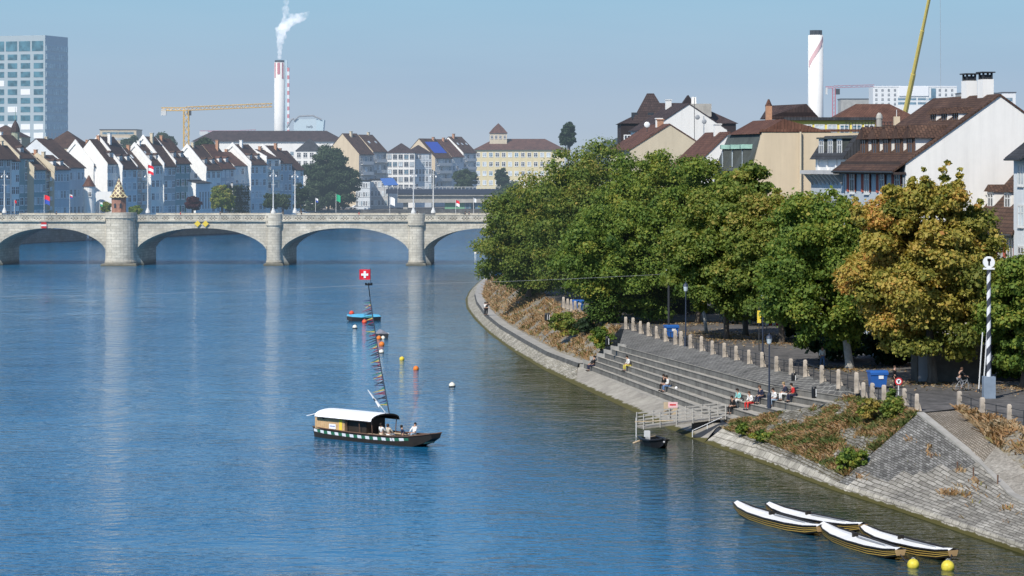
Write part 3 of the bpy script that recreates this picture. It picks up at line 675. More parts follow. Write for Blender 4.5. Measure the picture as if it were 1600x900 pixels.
for si, (xa, xb) in enumerate(spans()):
    mb = MB(); n = 36; zc = bz(356.5); zs = bz(390)
    xs = [xa+(xb-xa)*i/n for i in range(n+1)]; cx = (xa+xb)/2; hw = (xb-xa)/2
    def az(x): t = min(1, abs((x-cx)/hw)); return zs+(zc-zs)*(1-t**2.3)**.72
    for i in range(n):
        a, b = xs[i], xs[i+1]; za, zb = az(a), az(b); s = skew*BD
        mb.quad((a,0,za),(b,0,zb),(b,0,DECK),(a,0,DECK))
        mb.quad((a,0,za),(b,0,zb),(b+s,BD,zb),(a+s,BD,za))
        mb.quad((a+s,BD,za),(b+s,BD,zb),(b+s,BD,DECK),(a+s,BD,DECK))
        # raised arch ring
        mb.quad((a,-.12,za),(b,-.12,zb),(b,-.12,zb+.75),(a,-.12,za+.75))
        mb.quad((a,-.12,za),(b,-.12,zb),(b,0,zb),(a,0,za)); mb.quad((a,-.12,za+.75),(b,-.12,zb+.75),(b,0,zb+.75),(a,0,za+.75))
    mb.quad((xa,0,DECK),(xb,0,DECK),(xb+skew*BD,BD,DECK),(xa+skew*BD,BD,DECK))
    mb.build('arch_span', M['bridge_stone'], br)
    mb = MB()                       # cornice, parapet, coping; dark diamonds paint the shade of pierced ornament
    mb.box(xa, xb, -.45, 0, DECK-.15, DECK+.18); mb.box(xa, xb, -.28, .12, DECK+.18, PAR-.16); mb.box(xa, xb, -.4, .2, PAR-.16, PAR)
    k = int((xb-xa)/2.35); stp = (xb-xa)/max(1, k)
    for q in range(k):
        x0 = xa+stp*(q+.5)
        for dx, dz, rr2 in ((-.62, .0, .2), (0, .0, .2), (.62, .0, .2), (-.31, .26, .15), (.31, .26, .15), (-.31, -.24, .15), (.31, -.24, .15)):
            zc2 = DECK+.55+dz; mb.poly([(x0+dx-rr2,-.29,zc2),(x0+dx,-.29,zc2-rr2),(x0+dx+rr2,-.29,zc2),(x0+dx,-.29,zc2+rr2)], 1)
        mb.box(xa+stp*q-.12, xa+stp*q+.12, -.36, -.28, DECK+.18, PAR-.16)
    mb.box(xa+skew*BD, xb+skew*BD, BD-.3, BD, DECK, PAR)
    mb.build('parapet', [M['bridge_stone'], M['bridge_carving_shade']], br)
for pi, (pa, pb) in enumerate(PIER):
    xa, xb = bx(pa), bx(pb); cx = (xa+xb)/2; hw = (xb-xa)/2; s = skew*BD
    mb = MB(); mb.add([(xa,0,-1.5),(xb,0,-1.5),(xb+s,BD,-1.5),(xa+s,BD,-1.5),(xa,0,PAR),(xb,0,PAR),(xb+s,BD,PAR-1),(xa+s,BD,PAR-1)],
                      [(4,5,6,7),(0,1,5,4),(1,2,6,5),(2,3,7,6),(3,0,4,7)])
    def half(r, z, cy=0.0, n=12, sq=1.0):
        return [(cx+r*math.cos(math.pi+math.pi*i/n), cy+r*sq*math.sin(math.pi+math.pi*i/n), z) for i in range(n+1)]
    def column(prof, sq=1.0):
        rings = [half(r, z, 0, 12, sq) for r, z in prof]
        for A, B in zip(rings, rings[1:]):
            for i in range(12): mb.quad(A[i], A[i+1], B[i+1], B[i])
        mb.poly(rings[-1])
    if pi == 1: column([(hw*1.06, -1.5), (hw*1.06, .9), (hw*1.02, 1.2), (hw*.97, PAR-.8), (hw*1.03, PAR-.7), (hw*1.03, PAR+.5)], .9)
    else: column([(hw*1.1, -1.5), (hw*1.1, .8), (hw*1.0, 1.1), (hw*.93, DECK-1.3), (hw*1.12, DECK-.9), (hw*1.12, PAR+.25)], .8)
    # low splayed footing, with the lit stub on the right flank
    mb.add([(xa-.9,-hw*1.25,-1),(xb+1.0,-hw*1.1,-1),(xb+1.6,3.5,-1),(xa-.9,3,-1),(xa-.4,-hw*1.05,.45),(xb+.3,-hw*.95,.5),(xb+.15,3.0,.5),(xa-.3,3,.5)],
           [(4,5,6,7),(0,1,5,4),(1,2,6,5),(2,3,7,6),(3,0,4,7)])
    mb.prism([(xb,0,2.6),(xb+1.5,1.0,.3),(xb+.02,5.0,.3)], (-.3,0,-1.2))
    mb.build('pier', M['bridge_stone'], br)
# chapel on the round pier
cxp = bx(186)
pm('chapel_brick', (0.33, 0.17, 0.12), var=0.3, scale=2.5)
ch = thing('bridge_chapel', (cxp, BY-.2, PAR+.5), 'small octagonal red stone chapel with patterned pointed roof on the round bridge pier', 'chapel')
MB().lathe([(1.55,0),(1.55,3.0),(1.7,3.05),(1.7,3.2)], n=8, ph=R(22.5)).build('wall', M['chapel_brick'], ch)
m, n_, b_ = newmat('chapel_tiles'); v_ = coords(n_, 'object')
se = N(n_, 'SeparateXYZ'); n_.links.new(v_, se.inputs[0])
wv = N(n_, 'TexBrick'); cbn = N(n_, 'CombineXYZ'); ad = N(n_, 'Math', operation='ADD'); n_.links.new(se.outputs[0], ad.inputs[0]); n_.links.new(se.outputs[2], ad.inputs[1])
sb = N(n_, 'Math', operation='SUBTRACT'); n_.links.new(se.outputs[0], sb.inputs[0]); n_.links.new(se.outputs[2], sb.inputs[1])
n_.links.new(ad.outputs[0], cbn.inputs[0]); n_.links.new(sb.outputs[0], cbn.inputs[1]); n_.links.new(cbn.outputs[0], wv.inputs['Vector'])
wv.offset = 0; wv.inputs['Scale'].default_value = 1; wv.inputs['Brick Width'].default_value = 1.0; wv.inputs['Row Height'].default_value = 1.0; wv.inputs['Mortar Size'].default_value = .17
wv.inputs['Color1'].default_value = (.10,.06,.03,1); wv.inputs['Color2'].default_value = (.16,.07,.04,1); wv.inputs['Mortar'].default_value = (.62,.52,.28,1)
n_.links.new(wv.outputs[0], b_.inputs['Base Color']); b_.inputs['Roughness'].default_value = .4; M['chapel_tiles'] = m
MB().lathe([(2.1,3.1),(1.5,3.75),(.95,4.9),(.45,6.2),(.12,7.0),(.02,7.1)], n=8, ph=R(22.5)).build('roof', M['chapel_tiles'], ch)
MB().lathe([(.05,7.0),(.12,7.3),(.03,7.5),(.02,7.9)], n=8).build('finial', M['metal_dark'], ch)
for a in (-112, -68):
    mb = MB(); ca, sa = math.cos(R(a)), math.sin(R(a)); c_ = Vector((1.46*ca, 1.46*sa, 0)); t_ = Vector((-sa, ca, 0))
    p_ = [c_+t_*x+Vector((0,0,z)) for x, z in ((-.22,.9),(.22,.9),(.22,1.7),(0,1.98),(-.22,1.7))]; mb.prism(p_, Vector((ca, sa, 0))*.1)
    mb.build('window', M['pane_dark'], ch)
# navigation signs hung on the arches
sg = thing('navigation_sign', (bx(69), BY-.35, bz(352)), 'red and white no entry board hung over the left bridge arch', 'sign')
mb = MB(); mb.box(-.55,.55,-.06,.0,-.6,.6); mb.build('board', M['red_paint'], sg); mb = MB(); mb.box(-.55,.55,-.075,-.06,-.17,.17); mb.build('stripe', M['white_paint'], sg)
for px, lab in ((309, 'left one of the two yellow diamond boards over the second arch'), (321.5, 'right one of the two yellow diamond boards over the second arch')):
    mb = MB(); mb.prism([(-.68,0,0),(0,0,-.68),(.68,0,0),(0,0,.68)], (0,.08,0)); o = mb.build('navigation_sign', M['flag_yellow']); o.location = (bx(px), BY-.5, bz(349.5)); tag(o, lab, 'sign', 'yellow diamond navigation boards')
# lamp standards on the bridge
lm = thing('lamp_standard', (bx(427), BY+.1, PAR+.25), 'x', 'lamp', 'white lamp standards on the bridge')
MB().lathe([(.5,0),(.5,.35),(.34,.7),(.22,1.1)], n=10).build('base', M['light_frame'], lm)
MB().lathe([(.15,1.0),(.12,4),(.09,9.0),(.04,9.2)], n=8).build('pole', M['light_frame'], lm)
mb = MB(); mb.tube([(-.6,0,8.0),(0,0,8.4),(.6,0,8.0)], .04, 6); mb.tube([(-.5,0,6.0),(.5,0,6.0)], .035, 6); mb.build('arm', M['light_frame'], lm)
for sx in (-.6, .6): MB().ball((sx,0,7.8), .2, nu=8, nv=6).build('lantern', M['white_paint'], lm)
LP = [(427, 'white lamp standard on the middle pier of the bridge'), (461, 'white lamp standard at the far parapet, just left of the big tree beyond the bridge'),
      (646, 'white lamp standard above the right hand bridge pier'), (677, 'white lamp standard just right of the right hand bridge pier'),
      (231, 'white lamp standard right of the bridge chapel'), (7, 'white lamp standard at the left edge with a red flag beside it')]
for i, (px, lab) in enumerate(LP):
    far = px in (461, 677, 231, 7)
    yy = BY + (BD-.2 if far else .1)
    loc = ((px-CX)*yy/F, yy, PAR + (0 if far else .25))
    if i == 0: lm['label'] = lab; lm.location = loc
    else: dup(lm, loc, None, lab)
def flag(px, py_base, py_top, d, cols, label, wpx=10, hang=True, zb=None):
    base = P(px, py_base, d); H = (py_base-py_top)*d/F; root = thing('flagpole', base, label, 'flag', 'flags flying on the bridge')
    MB().tube([(0,0,0),(0,0,H)], .05, 6).build('pole', M['light_frame'], root)
    wv = wpx*d/F; n = 6; k = len(cols); mb = MB(); hh = wv*1.5
    for b in range(k):
        for i in range(n):
            x0, x1 = wv*i/n, wv*(i+1)/n; f = lambda x: (x, .16*math.sin(x*4), -x*x*.35/wv)
            A, B = f(x0), f(x1); z1, z0 = H-.1-hh*b/k, H-.1-hh*(b+1)/k
            mb.quad((A[0],A[1],z0+A[2]),(B[0],B[1],z0+B[2]),(B[0],B[1],z1+B[2]),(A[0],A[1],z1+A[2]), b)
    mb.build('flag', [M[c] for c in cols], root); return root
flag(69, 334, 304, 549, ['flag_red','flag_blue'], 'red and blue flag on the bridge left of the chapel', 9)
flag(22.5, 334, 312, 549, ['flag_red','flag_red'], 'hanging red flag beside the leftmost lamp standard', 3)
flag(109, 334, 303, 549, ['flag_white','flag_red','flag_blue'], 'striped narrow flag hanging in front of the bay windowed house', 4)
flag(156, 334, 315, 549, ['flag_white','flag_green'], 'white and green flag beside the arched gateway', 4)
flag(525, 334, 303, 549, ['flag_green'], 'green flag in front of the big tree beyond the bridge', 7)
flag(609, 334, 307, 549, ['flag_white','flag_white'], 'plain white flag at the right part of the bridge', 8)
flag(712, 334, 312, 549, ['flag_red','flag_white'], 'red over white flag near the right end of the bridge', 6)
flag(740, 334, 309, 549, ['flag_white','flag_white'], 'white hanging flag at the right end of the bridge by the foliage', 4)
flag(493, 331, 309, 549, ['flag_white','flag_blue'], 'small pale flag in front of the left edge of the big tree', 4)
flag(231, 275, 257, 549, ['flag_red','flag_white','flag_red'], 'red white red flag at the head of the lamp standard right of the chapel', 9)

# ------------------------------------------------------------------ window units and houses
WC = {}
def wmesh(w_, h_, frame, pane, shutter=None, sill=True):
    k = (round(w_, 2), round(h_, 2), frame, pane, shutter, sill)
    if k in WC: return WC[k]
    mb = MB(); t = min(.19, w_*.17); y0, y1 = -.05, .02
    mb.quad((-w_/2,-.015,0),(w_/2,-.015,0),(w_/2,-.015,h_),(-w_/2,-.015,h_), 1)
    for a in ((-w_/2-t,-w_/2,0,h_),(w_/2,w_/2+t,0,h_),(-w_/2-t,w_/2+t,h_,h_+t),(-w_/2-t,w_/2+t,-t,0),(-t*.4,t*.4,0,h_)): mb.box(a[0],a[1],y0,y1,a[2],a[3],0)
    mb.box(-w_/2,-t*.4,-.04,.0,h_*.64,h_*.64+t*.5,0); mb.box(t*.4,w_/2,-.04,.0,h_*.64,h_*.64+t*.5,0)
    if sill: mb.box(-w_/2-.14,w_/2+.14,-.16,-.051,-t-.06,-t+.02,0)
    mats = [M[frame], M[pane]]
    if shutter:
        mats.append(M[shutter])
        for s in (-1, 1):
            x0 = s*(w_/2+t+.02); x1 = x0+s*w_*.48; mb.prism([(x0,-.03,0),(x1,-.14,0),(x1,-.14,h_),(x0,-.03,h_)], (0,.035,0), 2)
    WC[k] = mb.mesh('window', mats); return WC[k]
def put(me, name, root, x, y, z, rz=0.0):
    o = link(name, me, root, (x, y, z)); o.rotation_euler.z = rz; return o
PANES = ['pane_dark', 'pane_dark', 'pane_dark', 'pane_blue', 'pane_light', 'pane_light']
def house(name, A, u, L, D, ze, zr, label, wall='plaster_white', front=None, roof='roof_brown', sg=1, cols=3, rows=4, ww=1.0, wh=1.5, frame='light_frame', shutter=None,
          dorm=0, chim=1, gwin=0, over=.5, group='houses along the far left bank', zb=LZ, base_gap=1.2, balc=0, hip=False, seed=0, parapet=0, cat='house', hr=None, solar=False, sky=0, gframe=None):
    """ridge runs along u; local x = along the facade, local y*sg = inland"""
    r_ = random.Random(seed*13+5); rz = math.atan2(u[1], u[0])
    root = thing(name, (A[0], A[1], zb), label, cat, group, rz)
    e, g = ze-zb, zr-zb; S = lambda x, y, z: (x, y*sg, z)
    ry = D*.5 if hr is None else hr
    mb = MB()
    mb.poly([S(0,0,-1.5),S(0,D,-1.5),S(0,D,e)] + ([] if hip else [S(0,ry,g)]) + [S(0,0,e)], 0)
    mb.poly([S(L,0,-1.5),S(L,D,-1.5),S(L,D,e)] + ([] if hip else [S(L,ry,g)]) + [S(L,0,e)], 0)
    mb.quad(S(0,0,-1.5),S(L,0,-1.5),S(L,0,e),S(0,0,e),1); mb.quad(S(0,D,-1.5),S(L,D,-1.5),S(L,D,e),S(0,D,e),0)
    mb.build('wall', [M[wall], M[front or wall]], root)
    sl_ = (g-e)/ry; th = .18; o2 = .12
    mb = MB()
    if hip:
        k = min(L/2-.1, ry); lo = e-.25; v = [S(-over,-over,lo),S(L+over,-over,lo),S(L+over,D+over,lo),S(-over,D+over,lo),S(k,ry,g),S(L-k,ry,g)]
        mb.add(v, [(0,1,5,4),(2,3,4,5),(1,2,5),(3,0,4),(0,3,2,1)])
    else:
        for ys, yd in ((-over, ry), (D+over, ry)):
            zE = e - sl_*over if ys < 0 else e - (g-e)/(D-ry)*over
            mb.prism([S(-o2,ys,zE),S(L+o2,ys,zE),S(L+o2,yd,g),S(-o2,yd,g)], (0,0,th))
    rf = mb.build('roof', M[roof], root)
    mb = MB(); mb.tube([S(-.1,-over-.06,e-sl_*over*(0 if hip else 1)+.02),S(L+.1,-over-.06,e-sl_*over*(0 if hip else 1)+.02)], .09, 6); mb.build('gutter', M['metal_dark'], rf)
    if parapet:
        mb = MB(); mb.prism([S(-.3,-.3,e-1.2),S(-.3,ry,g-.5),S(-.3,D,e),S(-.3,D,e+.7),S(-.3,ry,g+.75),S(-.3,-.3,e+.55)], (.34,0,0)); mb.build('parapet_wall', M[wall], root)
    for c in range(chim):
        x = L*r_.uniform(.2, .8); y = ry*r_.uniform(.75, 1.15); zt = g+r_.uniform(.5, 1.3)
        mb = MB(); a, b, _ = S(x, y, 0); mb.box(a-.35,a+.35,b-.45,b+.45,g-2.2,zt); mb.box(a-.45,a+.45,b-.55,b+.55,zt,zt+.15)
        mb.build('chimney', M[r_.choice(['plaster_white','plaster_cream','chimney_brick'])], rf)
    fh = (e-base_gap)/rows if rows else 1
    for i in range(rows):
        for j in range(cols):
            x = L*(j+.5)/cols; z = base_gap+fh*i+(fh-wh)*.45
            if r_.random() < .04: continue
            me = wmesh(ww, wh, frame, r_.choice(PANES), shutter)
            put(me, 'window', root, x, 0 if sg > 0 else 0, z, 0 if sg > 0 else 0).scale = (1, sg, 1)
        if balc and i > 0 and (i+seed) % 2 == 0 or balc == 2 and i > 0:
            z = base_gap+fh*i-.1; mb = MB(); y0 = -1.15
            mb.box(L*.12,L*.88,min(0,y0*sg),max(0,y0*sg),z-.15,z)
            for yy in (y0,): mb.box(L*.12,L*.88,min(yy*sg,yy*sg+.05),max(yy*sg,yy*sg+.05),z,z+.95)
            mb.build('balcony', M['light_frame'], root)
    for i in range(dorm):
        x = L*(i+.5)/dorm; y0 = ry*.22; zb_ = e+sl_*y0; hw = min(.75, L/dorm*.33); mb = MB()
        hgt = 1.35; yb = y0+hgt/max(.3, sl_)
        mb.prism([S(x-hw,y0,zb_-.2),S(x+hw,y0,zb_-.2),S(x+hw,y0,zb_+hgt),S(x-hw,y0,zb_+hgt)], (0,(yb-y0)*sg,0), 0)
        dm = mb.build('dormer', M['plaster_white' if seed % 2 else 'plaster_grey'], rf)
        mb = MB(); mb.prism([S(x-hw-.2,y0-.25,zb_+hgt),S(x+hw+.2,y0-.25,zb_+hgt),S(x,y0-.25,zb_+hgt+.6)], (0,(yb-y0+1.2)*sg,0)); mb.build('dormer_roof', M[roof], dm)
        o = put(wmesh(hw*1.3, 1.0, frame, 'pane_dark', None, False), 'window', dm, x, (y0)*sg, zb_+.15); o.scale = (1, sg, 1)
    for i in range(sky):
        x = L*(i+.5)/sky; y0 = ry*.45; z0 = e+sl_*y0; mb = MB(); mb.prism([S(x-.4,y0,z0+.22),S(x+.4,y0,z0+.22),S(x+.4,y0+.9,z0+.22+.9*sl_),S(x-.4,y0+.9,z0+.22+.9*sl_)], (0,0,.1)); mb.build('skylight', M['pane_light'], rf)
    if solar:
        mb = MB(); mb.prism([S(L*.15,ry*.2,e+sl_*ry*.2+.25),S(L*.9,ry*.2,e+sl_*ry*.2+.25),S(L*.9,ry*.8,e+sl_*ry*.8+.25),S(L*.15,ry*.8,e+sl_*ry*.8+.25)], (0,0,.08)); mb.build('solar_panel', M['flag_blue'], rf)
    if gwin:
        n_ = gwin
        for i in range(max(1, rows)):
            for j in range(n_):
                y = D*(j+.6)/(n_+.2); z = base_gap+fh*i+(fh-wh)*.45
                o = link('window', wmesh(.9, 1.3, gframe or frame, r_.choice(PANES[:2]), None), root, (-.01, y*sg, z)); o.rotation_euler.z = R(-90)
        o = link('window', wmesh(.7, 1.0, gframe or frame, 'pane_dark', None), root, (-.01, ry*sg, e+(g-e)*.35)); o.rotation_euler.z = R(-90)
    return root
# left row: facade line starts at (-131,690) and runs along U1
U1 = (0.43, 0.903)
def rowpt(px, off=0.0):
    t = (px-CX)/F; ax, ay = -129.0 - off*.9, 684.0 + off*.43
    k = (ax-t*ay)/(t*U1[1]-U1[0]); return Vector((ax+k*U1[0], ay+k*U1[1], 0))
ROWN = [0]
def row_house(xa, xb, ye, yr, label, D=11, off=None, **kw):
    ROWN[0] += 1
    if off is None: off = (0.6, -1.6, -0.4, -2.2)[ROWN[0] % 4]
    A, B = rowpt(xa, off), rowpt(xb, off); L = (B-A).length
    ze = HC-(ye-HY)*A.y/F; zr = HC-(yr-HY)*(A.y+D*.2)/F
    kw.setdefault('parapet', 1 if int(xa) % 3 else 0); kw.setdefault('frame', 'white_paint'); kw.setdefault('ww', 1.25); kw.setdefault('wh', 1.8)
    return house(kw.pop('name', 'town_house'), A, U1, L, D, ze, zr, label, seed=int(xa)+40, **kw)
W = 'plaster_white'
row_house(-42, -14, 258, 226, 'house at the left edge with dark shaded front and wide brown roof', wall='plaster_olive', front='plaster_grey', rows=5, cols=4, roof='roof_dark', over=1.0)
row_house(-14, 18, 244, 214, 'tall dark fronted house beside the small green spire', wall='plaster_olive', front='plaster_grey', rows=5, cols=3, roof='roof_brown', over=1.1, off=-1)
row_house(18, 30, 250, 228, 'narrow teal house whose lit side strip shows white', wall=W, front=W, rows=5, cols=2, off=-1.5, chim=1, D=8)
row_house(30, 53, 246, 212, 'teal fronted house with a stepped beige party wall above its roof', wall='plaster_cream', front='plaster_teal', rows=5, cols=3, parapet=1, D=14, dorm=1)
row_house(53, 71, 264, 232, 'green fronted house with a beige party wall left of the balcony house', wall='plaster_cream', front='plaster_teal', rows=4, cols=4, ww=.7, parapet=1, D=14)
row_house(71, 85, 266, 240, 'narrow cream house with stacked balconies and dark openings', wall='plaster_cream', front='plaster_cream', rows=5, cols=2, ww=1.2, parapet=1, balc=2)
row_house(85, 108, 264, 243, 'blue fronted house with a row of tall windows and small dormers', wall='plaster_cream', front='plaster_blue', rows=3, cols=5, wh=1.9, ww=.7, dorm=2)
row_house(108, 132, 261, 217, 'house with the big steep brown roof left of the white turret', wall='plaster_lightblue', front='plaster_lightblue', rows=3, cols=4, wh=1.9, ww=.7, D=22, chim=1)
row_house(146, 168, 258, 222, 'white gabled house behind the arched white gateway', wall=W, front=W, rows=4, cols=3, D=12, dorm=2, off=4)
row_house(168, 191, 254, 218, 'white gabled house with pale windowed front left of the chapel roof', wall=W, front=W, rows=4, cols=3, D=12, dorm=1, shutter='shutter_grey')
row_house(191, 214, 262, 214, 'blue house with a tall white gable and steep dark brown roof behind the chapel', wall=W, front='plaster_lightblue', rows=4, cols=3, D=16, dorm=2, roof='roof_dark')
row_house(214, 236, 262, 232, 'narrow house with red balcony fronts right of the chapel', wall=W, front='plaster_grey', rows=4, cols=3, balc=2, sky=2)
row_house(236, 256, 256, 226, 'white edged house with blue grey front and many skylights', wall=W, front=W, rows=4, cols=3, dorm=2, sky=2)
row_house(256, 274, 258, 214, 'blue grey house whose lit white side wall reaches the ground', wall=W, front='plaster_grey', rows=4, cols=3, roof='roof_brown', off=-2.5, D=14)
row_house(274, 297, 254, 217, 'teal and blue house with steep brown roof in the middle of the left row', wall=W, front='plaster_teal', rows=4, cols=3, roof='roof_brown', dorm=2, shutter='shutter_green', D=14)
row_house(322, 345, 264, 228, 'big white gabled house with small gable windows left of the ivy wall', wall=W, front=W, rows=4, cols=3, dorm=2, gwin=2, off=-2, D=13)
row_house(345, 366, 262, 226, 'brown roofed house with beige gable behind the ivy wall', wall='plaster_cream', front='plaster_blue', rows=4, cols=3, dorm=2, roof='roof_red', D=13)
row_house(366, 392, 258, 238, 'white fronted house with terraces above the ivy wall', wall=W, front=W, rows=4, cols=3, balc=1, roof='roof_red')
row_house(392, 416, 256, 226, 'white gabled house with a pale shaded front left of the white balconies', wall=W, front='plaster_lightblue', rows=4, cols=4, dorm=2, D=13)
row_house(416, 437, 247, 234, 'white house with stacked curved balconies near the middle lamp standard', wall=W, front=W, rows=5, cols=2, ww=1.5, balc=2, off=-1)
row_house(437, 456, 254, 228, 'blue house with narrow white windows right of the white balconies', wall=W, front='plaster_blue', rows=5, cols=3, D=12)
row_house(456, 474, 264, 236, 'last house of the left row, white framed windows beside the big tree', wall=W, front=W, rows=5, cols=3, D=12, frame='white_paint')
# low blue house and ivy covered wall in front of the row
row_house(306, 328, 286, 282, 'low flat blue house with tall narrow windows in front of the white gable', wall=W, front='plaster_lightblue', rows=1, cols=5, wh=5, ww=.7, off=-5, chim=0, D=7, roof='roof_slate', base_gap=.8)
iv = thing('ivy_house', rowpt(364, -4) + Vector((0,0,LZ)), 'low house front completely covered with dark green ivy', 'house', None, math.atan2(U1[1], U1[0]))
mb = MB(); mb.box(0,9,0,6,-1,10.2); mb.build('wall', M['plaster_grey'], iv)
rng = np.random.default_rng(5)
bl = [(x, -.1, z) for x in np.arange(.3, 9, .8) for z in np.arange(.4, 10, .8)] + [(-.1, y, z) for y in np.arange(.5, 6, .9) for z in np.arange(.4, 10, .9)]
link('ivy', leaf_mesh('ivy', bl, [.6]*len(bl), 3500, .45, LM['dark'], rng, .4, inner=.5), iv)
for x in (5.5, 7.3):
    for z in (2, 5, 8): put(wmesh(.9,1.4,'light_frame','pane_dark'), 'window', iv, x, -.35, z)
# white gateway turret
gt = thing('gateway_turret', rowpt(139, -3)+Vector((0,0,LZ)), 'round white turret with brown cap beside an arched gateway', 'turret')
MB().lathe([(1.6,-1),(1.5,7),(1.6,10)], n=14).build('wall', M[W], gt)
MB().lathe([(1.9,9.9),(1.2,11),(.1,13)], n=14).build('roof', M['roof_red'], gt)
mb = MB()
for i in range(10):
    a0, a1_ = math.pi*i/10, math.pi*(i+1)/10
    f = lambda a: (3.4-1.9*math.cos(a), 4.0+2.4*math.sin(a))
    (p, q), (s_, t_) = f(a0), f(a1_); mb.prism([(p,0,q),(s_,0,t_),(s_,0,8.5),(p,0,8.5)], (0,1.5,0))
mb.box(5.3,6.2,0,1.5,-1,8.5); mb.box(1.4,1.52,0,1.5,-1,8.5); mb.build('gate_arch', M[W], gt)
put(wmesh(.7,1.1,'light_frame','pane_dark'), 'window', gt, .5, -1.55, 7.2)
# church spire
spz = P(24, 212, 720); sp = thing('church_turret', spz, 'slim turret with brown dome and thin green spike at the left', 'turret')
MB().lathe([(1.1,-4),(1.1,1.2)], n=8).build('wall', M['plaster_olive'], sp)
MB().lathe([(1.3,1.0),(1.25,2.0),(.8,3.2),(.3,4.0),(.14,4.4)], n=10).build('dome', M['roof_dark'], sp)
MB().lathe([(.14,4.3),(.05,7.5),(.02,8.2)], n=6).build('spike', M['copper_green'], sp)
# pale block behind spire, stepped party walls
def block(name, x0, x1, y0, y1, d, label, mat, depth=14, roof='roof_dark', rows=0, cols=0, cat='building', group=None, rot=0.0, frame='light_frame', ww=1.2, wh=1.4, zb=LZ, hip=None, over=.3, pane=None):
    A = P(x0, y1, d); L = (x1-x0)*d/F/math.cos(rot); H = HC-(y0-HY)*d/F - zb
    root = thing(name, (A.x, d, zb), label, cat, group, rot); mb = MB(); mb.box(0,L,0,depth,-1,H); mb.build('wall', M[mat], root)
    mb = MB()
    if hip:
        k = min(depth/2, L/2-.2); g = H+hip
        mb.add([(-over,-over,H),(L+over,-over,H),(L+over,depth+over,H),(-over,depth+over,H),(k,depth/2,g),(L-k,depth/2,g)], [(0,1,5,4),(2,3,4,5),(1,2,5),(3,0,4),(0,3,2,1)])
    else: mb.box(-over,L+over,-over,depth+over,H,H+.35)
    mb.build('roof', M[roof], root)
    zlo = max(0.5, HC-(y1-HY)*d/F-zb); r_ = random.Random(int(x0)+3)
    for i in range(rows):
        for j in range(cols):
            fh = (H-zlo)/rows; put(wmesh(ww, wh, frame, pane or r_.choice(PANES)), 'window', root, L*(j+.5)/cols, 0, zlo+fh*(i+.25))
    return root
block('apartment_block', -30, 33, 214, 262, 740, 'pale green block at the left edge behind the spire', 'plaster_olive', rows=3, cols=8, hip=3.5, roof='roof_brown')
block('old_building', 64, 132, 231, 262, 745, 'house with a broad brown roof seen above the left row', 'plaster_cream', hip=5, depth=16, roof='roof_brown')
block('concrete_block', 156, 213, 203, 240, 1300, 'flat topped beige concrete office block far behind the left row', 'plaster_beige', rows=4, cols=1, ww=16, wh=1.3, frame='plaster_cream', depth=20)
block('long_roofed_building', 302, 536, 221, 250, 1010, 'very long building with one unbroken dark brown roof behind the left row', W, hip=4.3, depth=14, roof='roof_dark', rows=1, cols=22, over=.8)
block('villa', 462, 502, 236, 262, 930, 'white villa with dark hipped roof left of the big tree', W, hip=4.5, depth=11, roof='roof_slate', rows=2, cols=4, wh=1.6)
lt = block('low_house', 556, 578, 283, 330, 905, 'low pale house with rows of narrow windows at the quay beside the big tree', 'plaster_lightblue', rows=3, cols=6, ww=.5, wh=1.6, depth=9, frame='white_paint', roof='roof_slate')
block('low_house', 579, 606, 281, 330, 915, 'low pale house with dark arched ground floor under the blue awning', 'plaster_grey', rows=3, cols=5, ww=.7, wh=1.7, depth=9, frame='white_paint', roof='roof_slate')
# second row right of the big tree
U2 = (0.62, 0.785)
def r2(xa, xb, ye, yr, d, label, D=12, **kw):
    A = P(xa, 300, d); t = (xb-CX)/F; L = (t*A.y-A.x)/(U2[0]-t*U2[1])
    ze = HC-(ye-HY)*d/F; zr = HC-(yr-HY)*(d+D*.3)/F
    return house('apartment_house', (A.x, A.y), U2, L, D, ze, zr, label, seed=int(xa), group='apartment houses right of the big tree', **kw)
r2(561, 583, 240, 209, 915, 'beige gabled apartment house with brown roof right of the big tree', D=16, wall='plaster_beige', front='plaster_grey', rows=5, cols=3, balc=2)
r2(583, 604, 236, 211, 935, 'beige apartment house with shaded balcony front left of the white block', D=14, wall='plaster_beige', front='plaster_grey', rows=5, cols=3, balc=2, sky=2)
r2(680, 706, 246, 217, 960, 'beige gabled house with blue solar panels on its roof', D=16, wall='plaster_beige', front='plaster_blue', rows=6, cols=4, solar=True, balc=2)
r2(706, 724, 244, 218, 975, 'house with a long red brown roof right of the solar panels', D=15, wall='plaster_cream', front='plaster_lightblue', rows=6, cols=3, roof='roof_red', balc=1)
r2(724, 744, 238, 214, 990, 'white gabled house with skylights left of the yellow block', D=15, wall=W, front='plaster_blue', rows=6, cols=4, sky=3, balc=2)
block('apartment_block', 604, 648, 239, 298, 940, 'white apartment block with balconies under a dark roof', W, rows=5, cols=5, ww=1.3, depth=12, hip=3.6, roof='roof_dark', frame='metal_grey')
block('apartment_block', 649, 674, 240, 298, 944, 'shaded blue balcony wing right of the white apartment block', 'plaster_lightblue', rows=5, cols=5, ww=.8, wh=1.8, depth=10, hip=3.2, roof='roof_dark', rot=R(25), frame='white_paint')
yb = block('apartment_block', 742, 882, 234, 292, 1060, 'long pale yellow apartment block with brown hipped roof and square tower', 'plaster_yellow', rows=4, cols=14, ww=1.3, wh=1.6, depth=16, hip=4.6, roof='roof_red', frame='white_paint', over=.8)
tw = MB(); X0 = (765-742)*1060/F; X1 = (792-742)*1060/F; H0 = HC-(222-HY)*1060/F-LZ; H1 = HC-(208-HY)*1060/F-LZ
tw.box(X0,X1,4,11,H0-3,H1); to = tw.build('tower', M['plaster_cream'], yb)
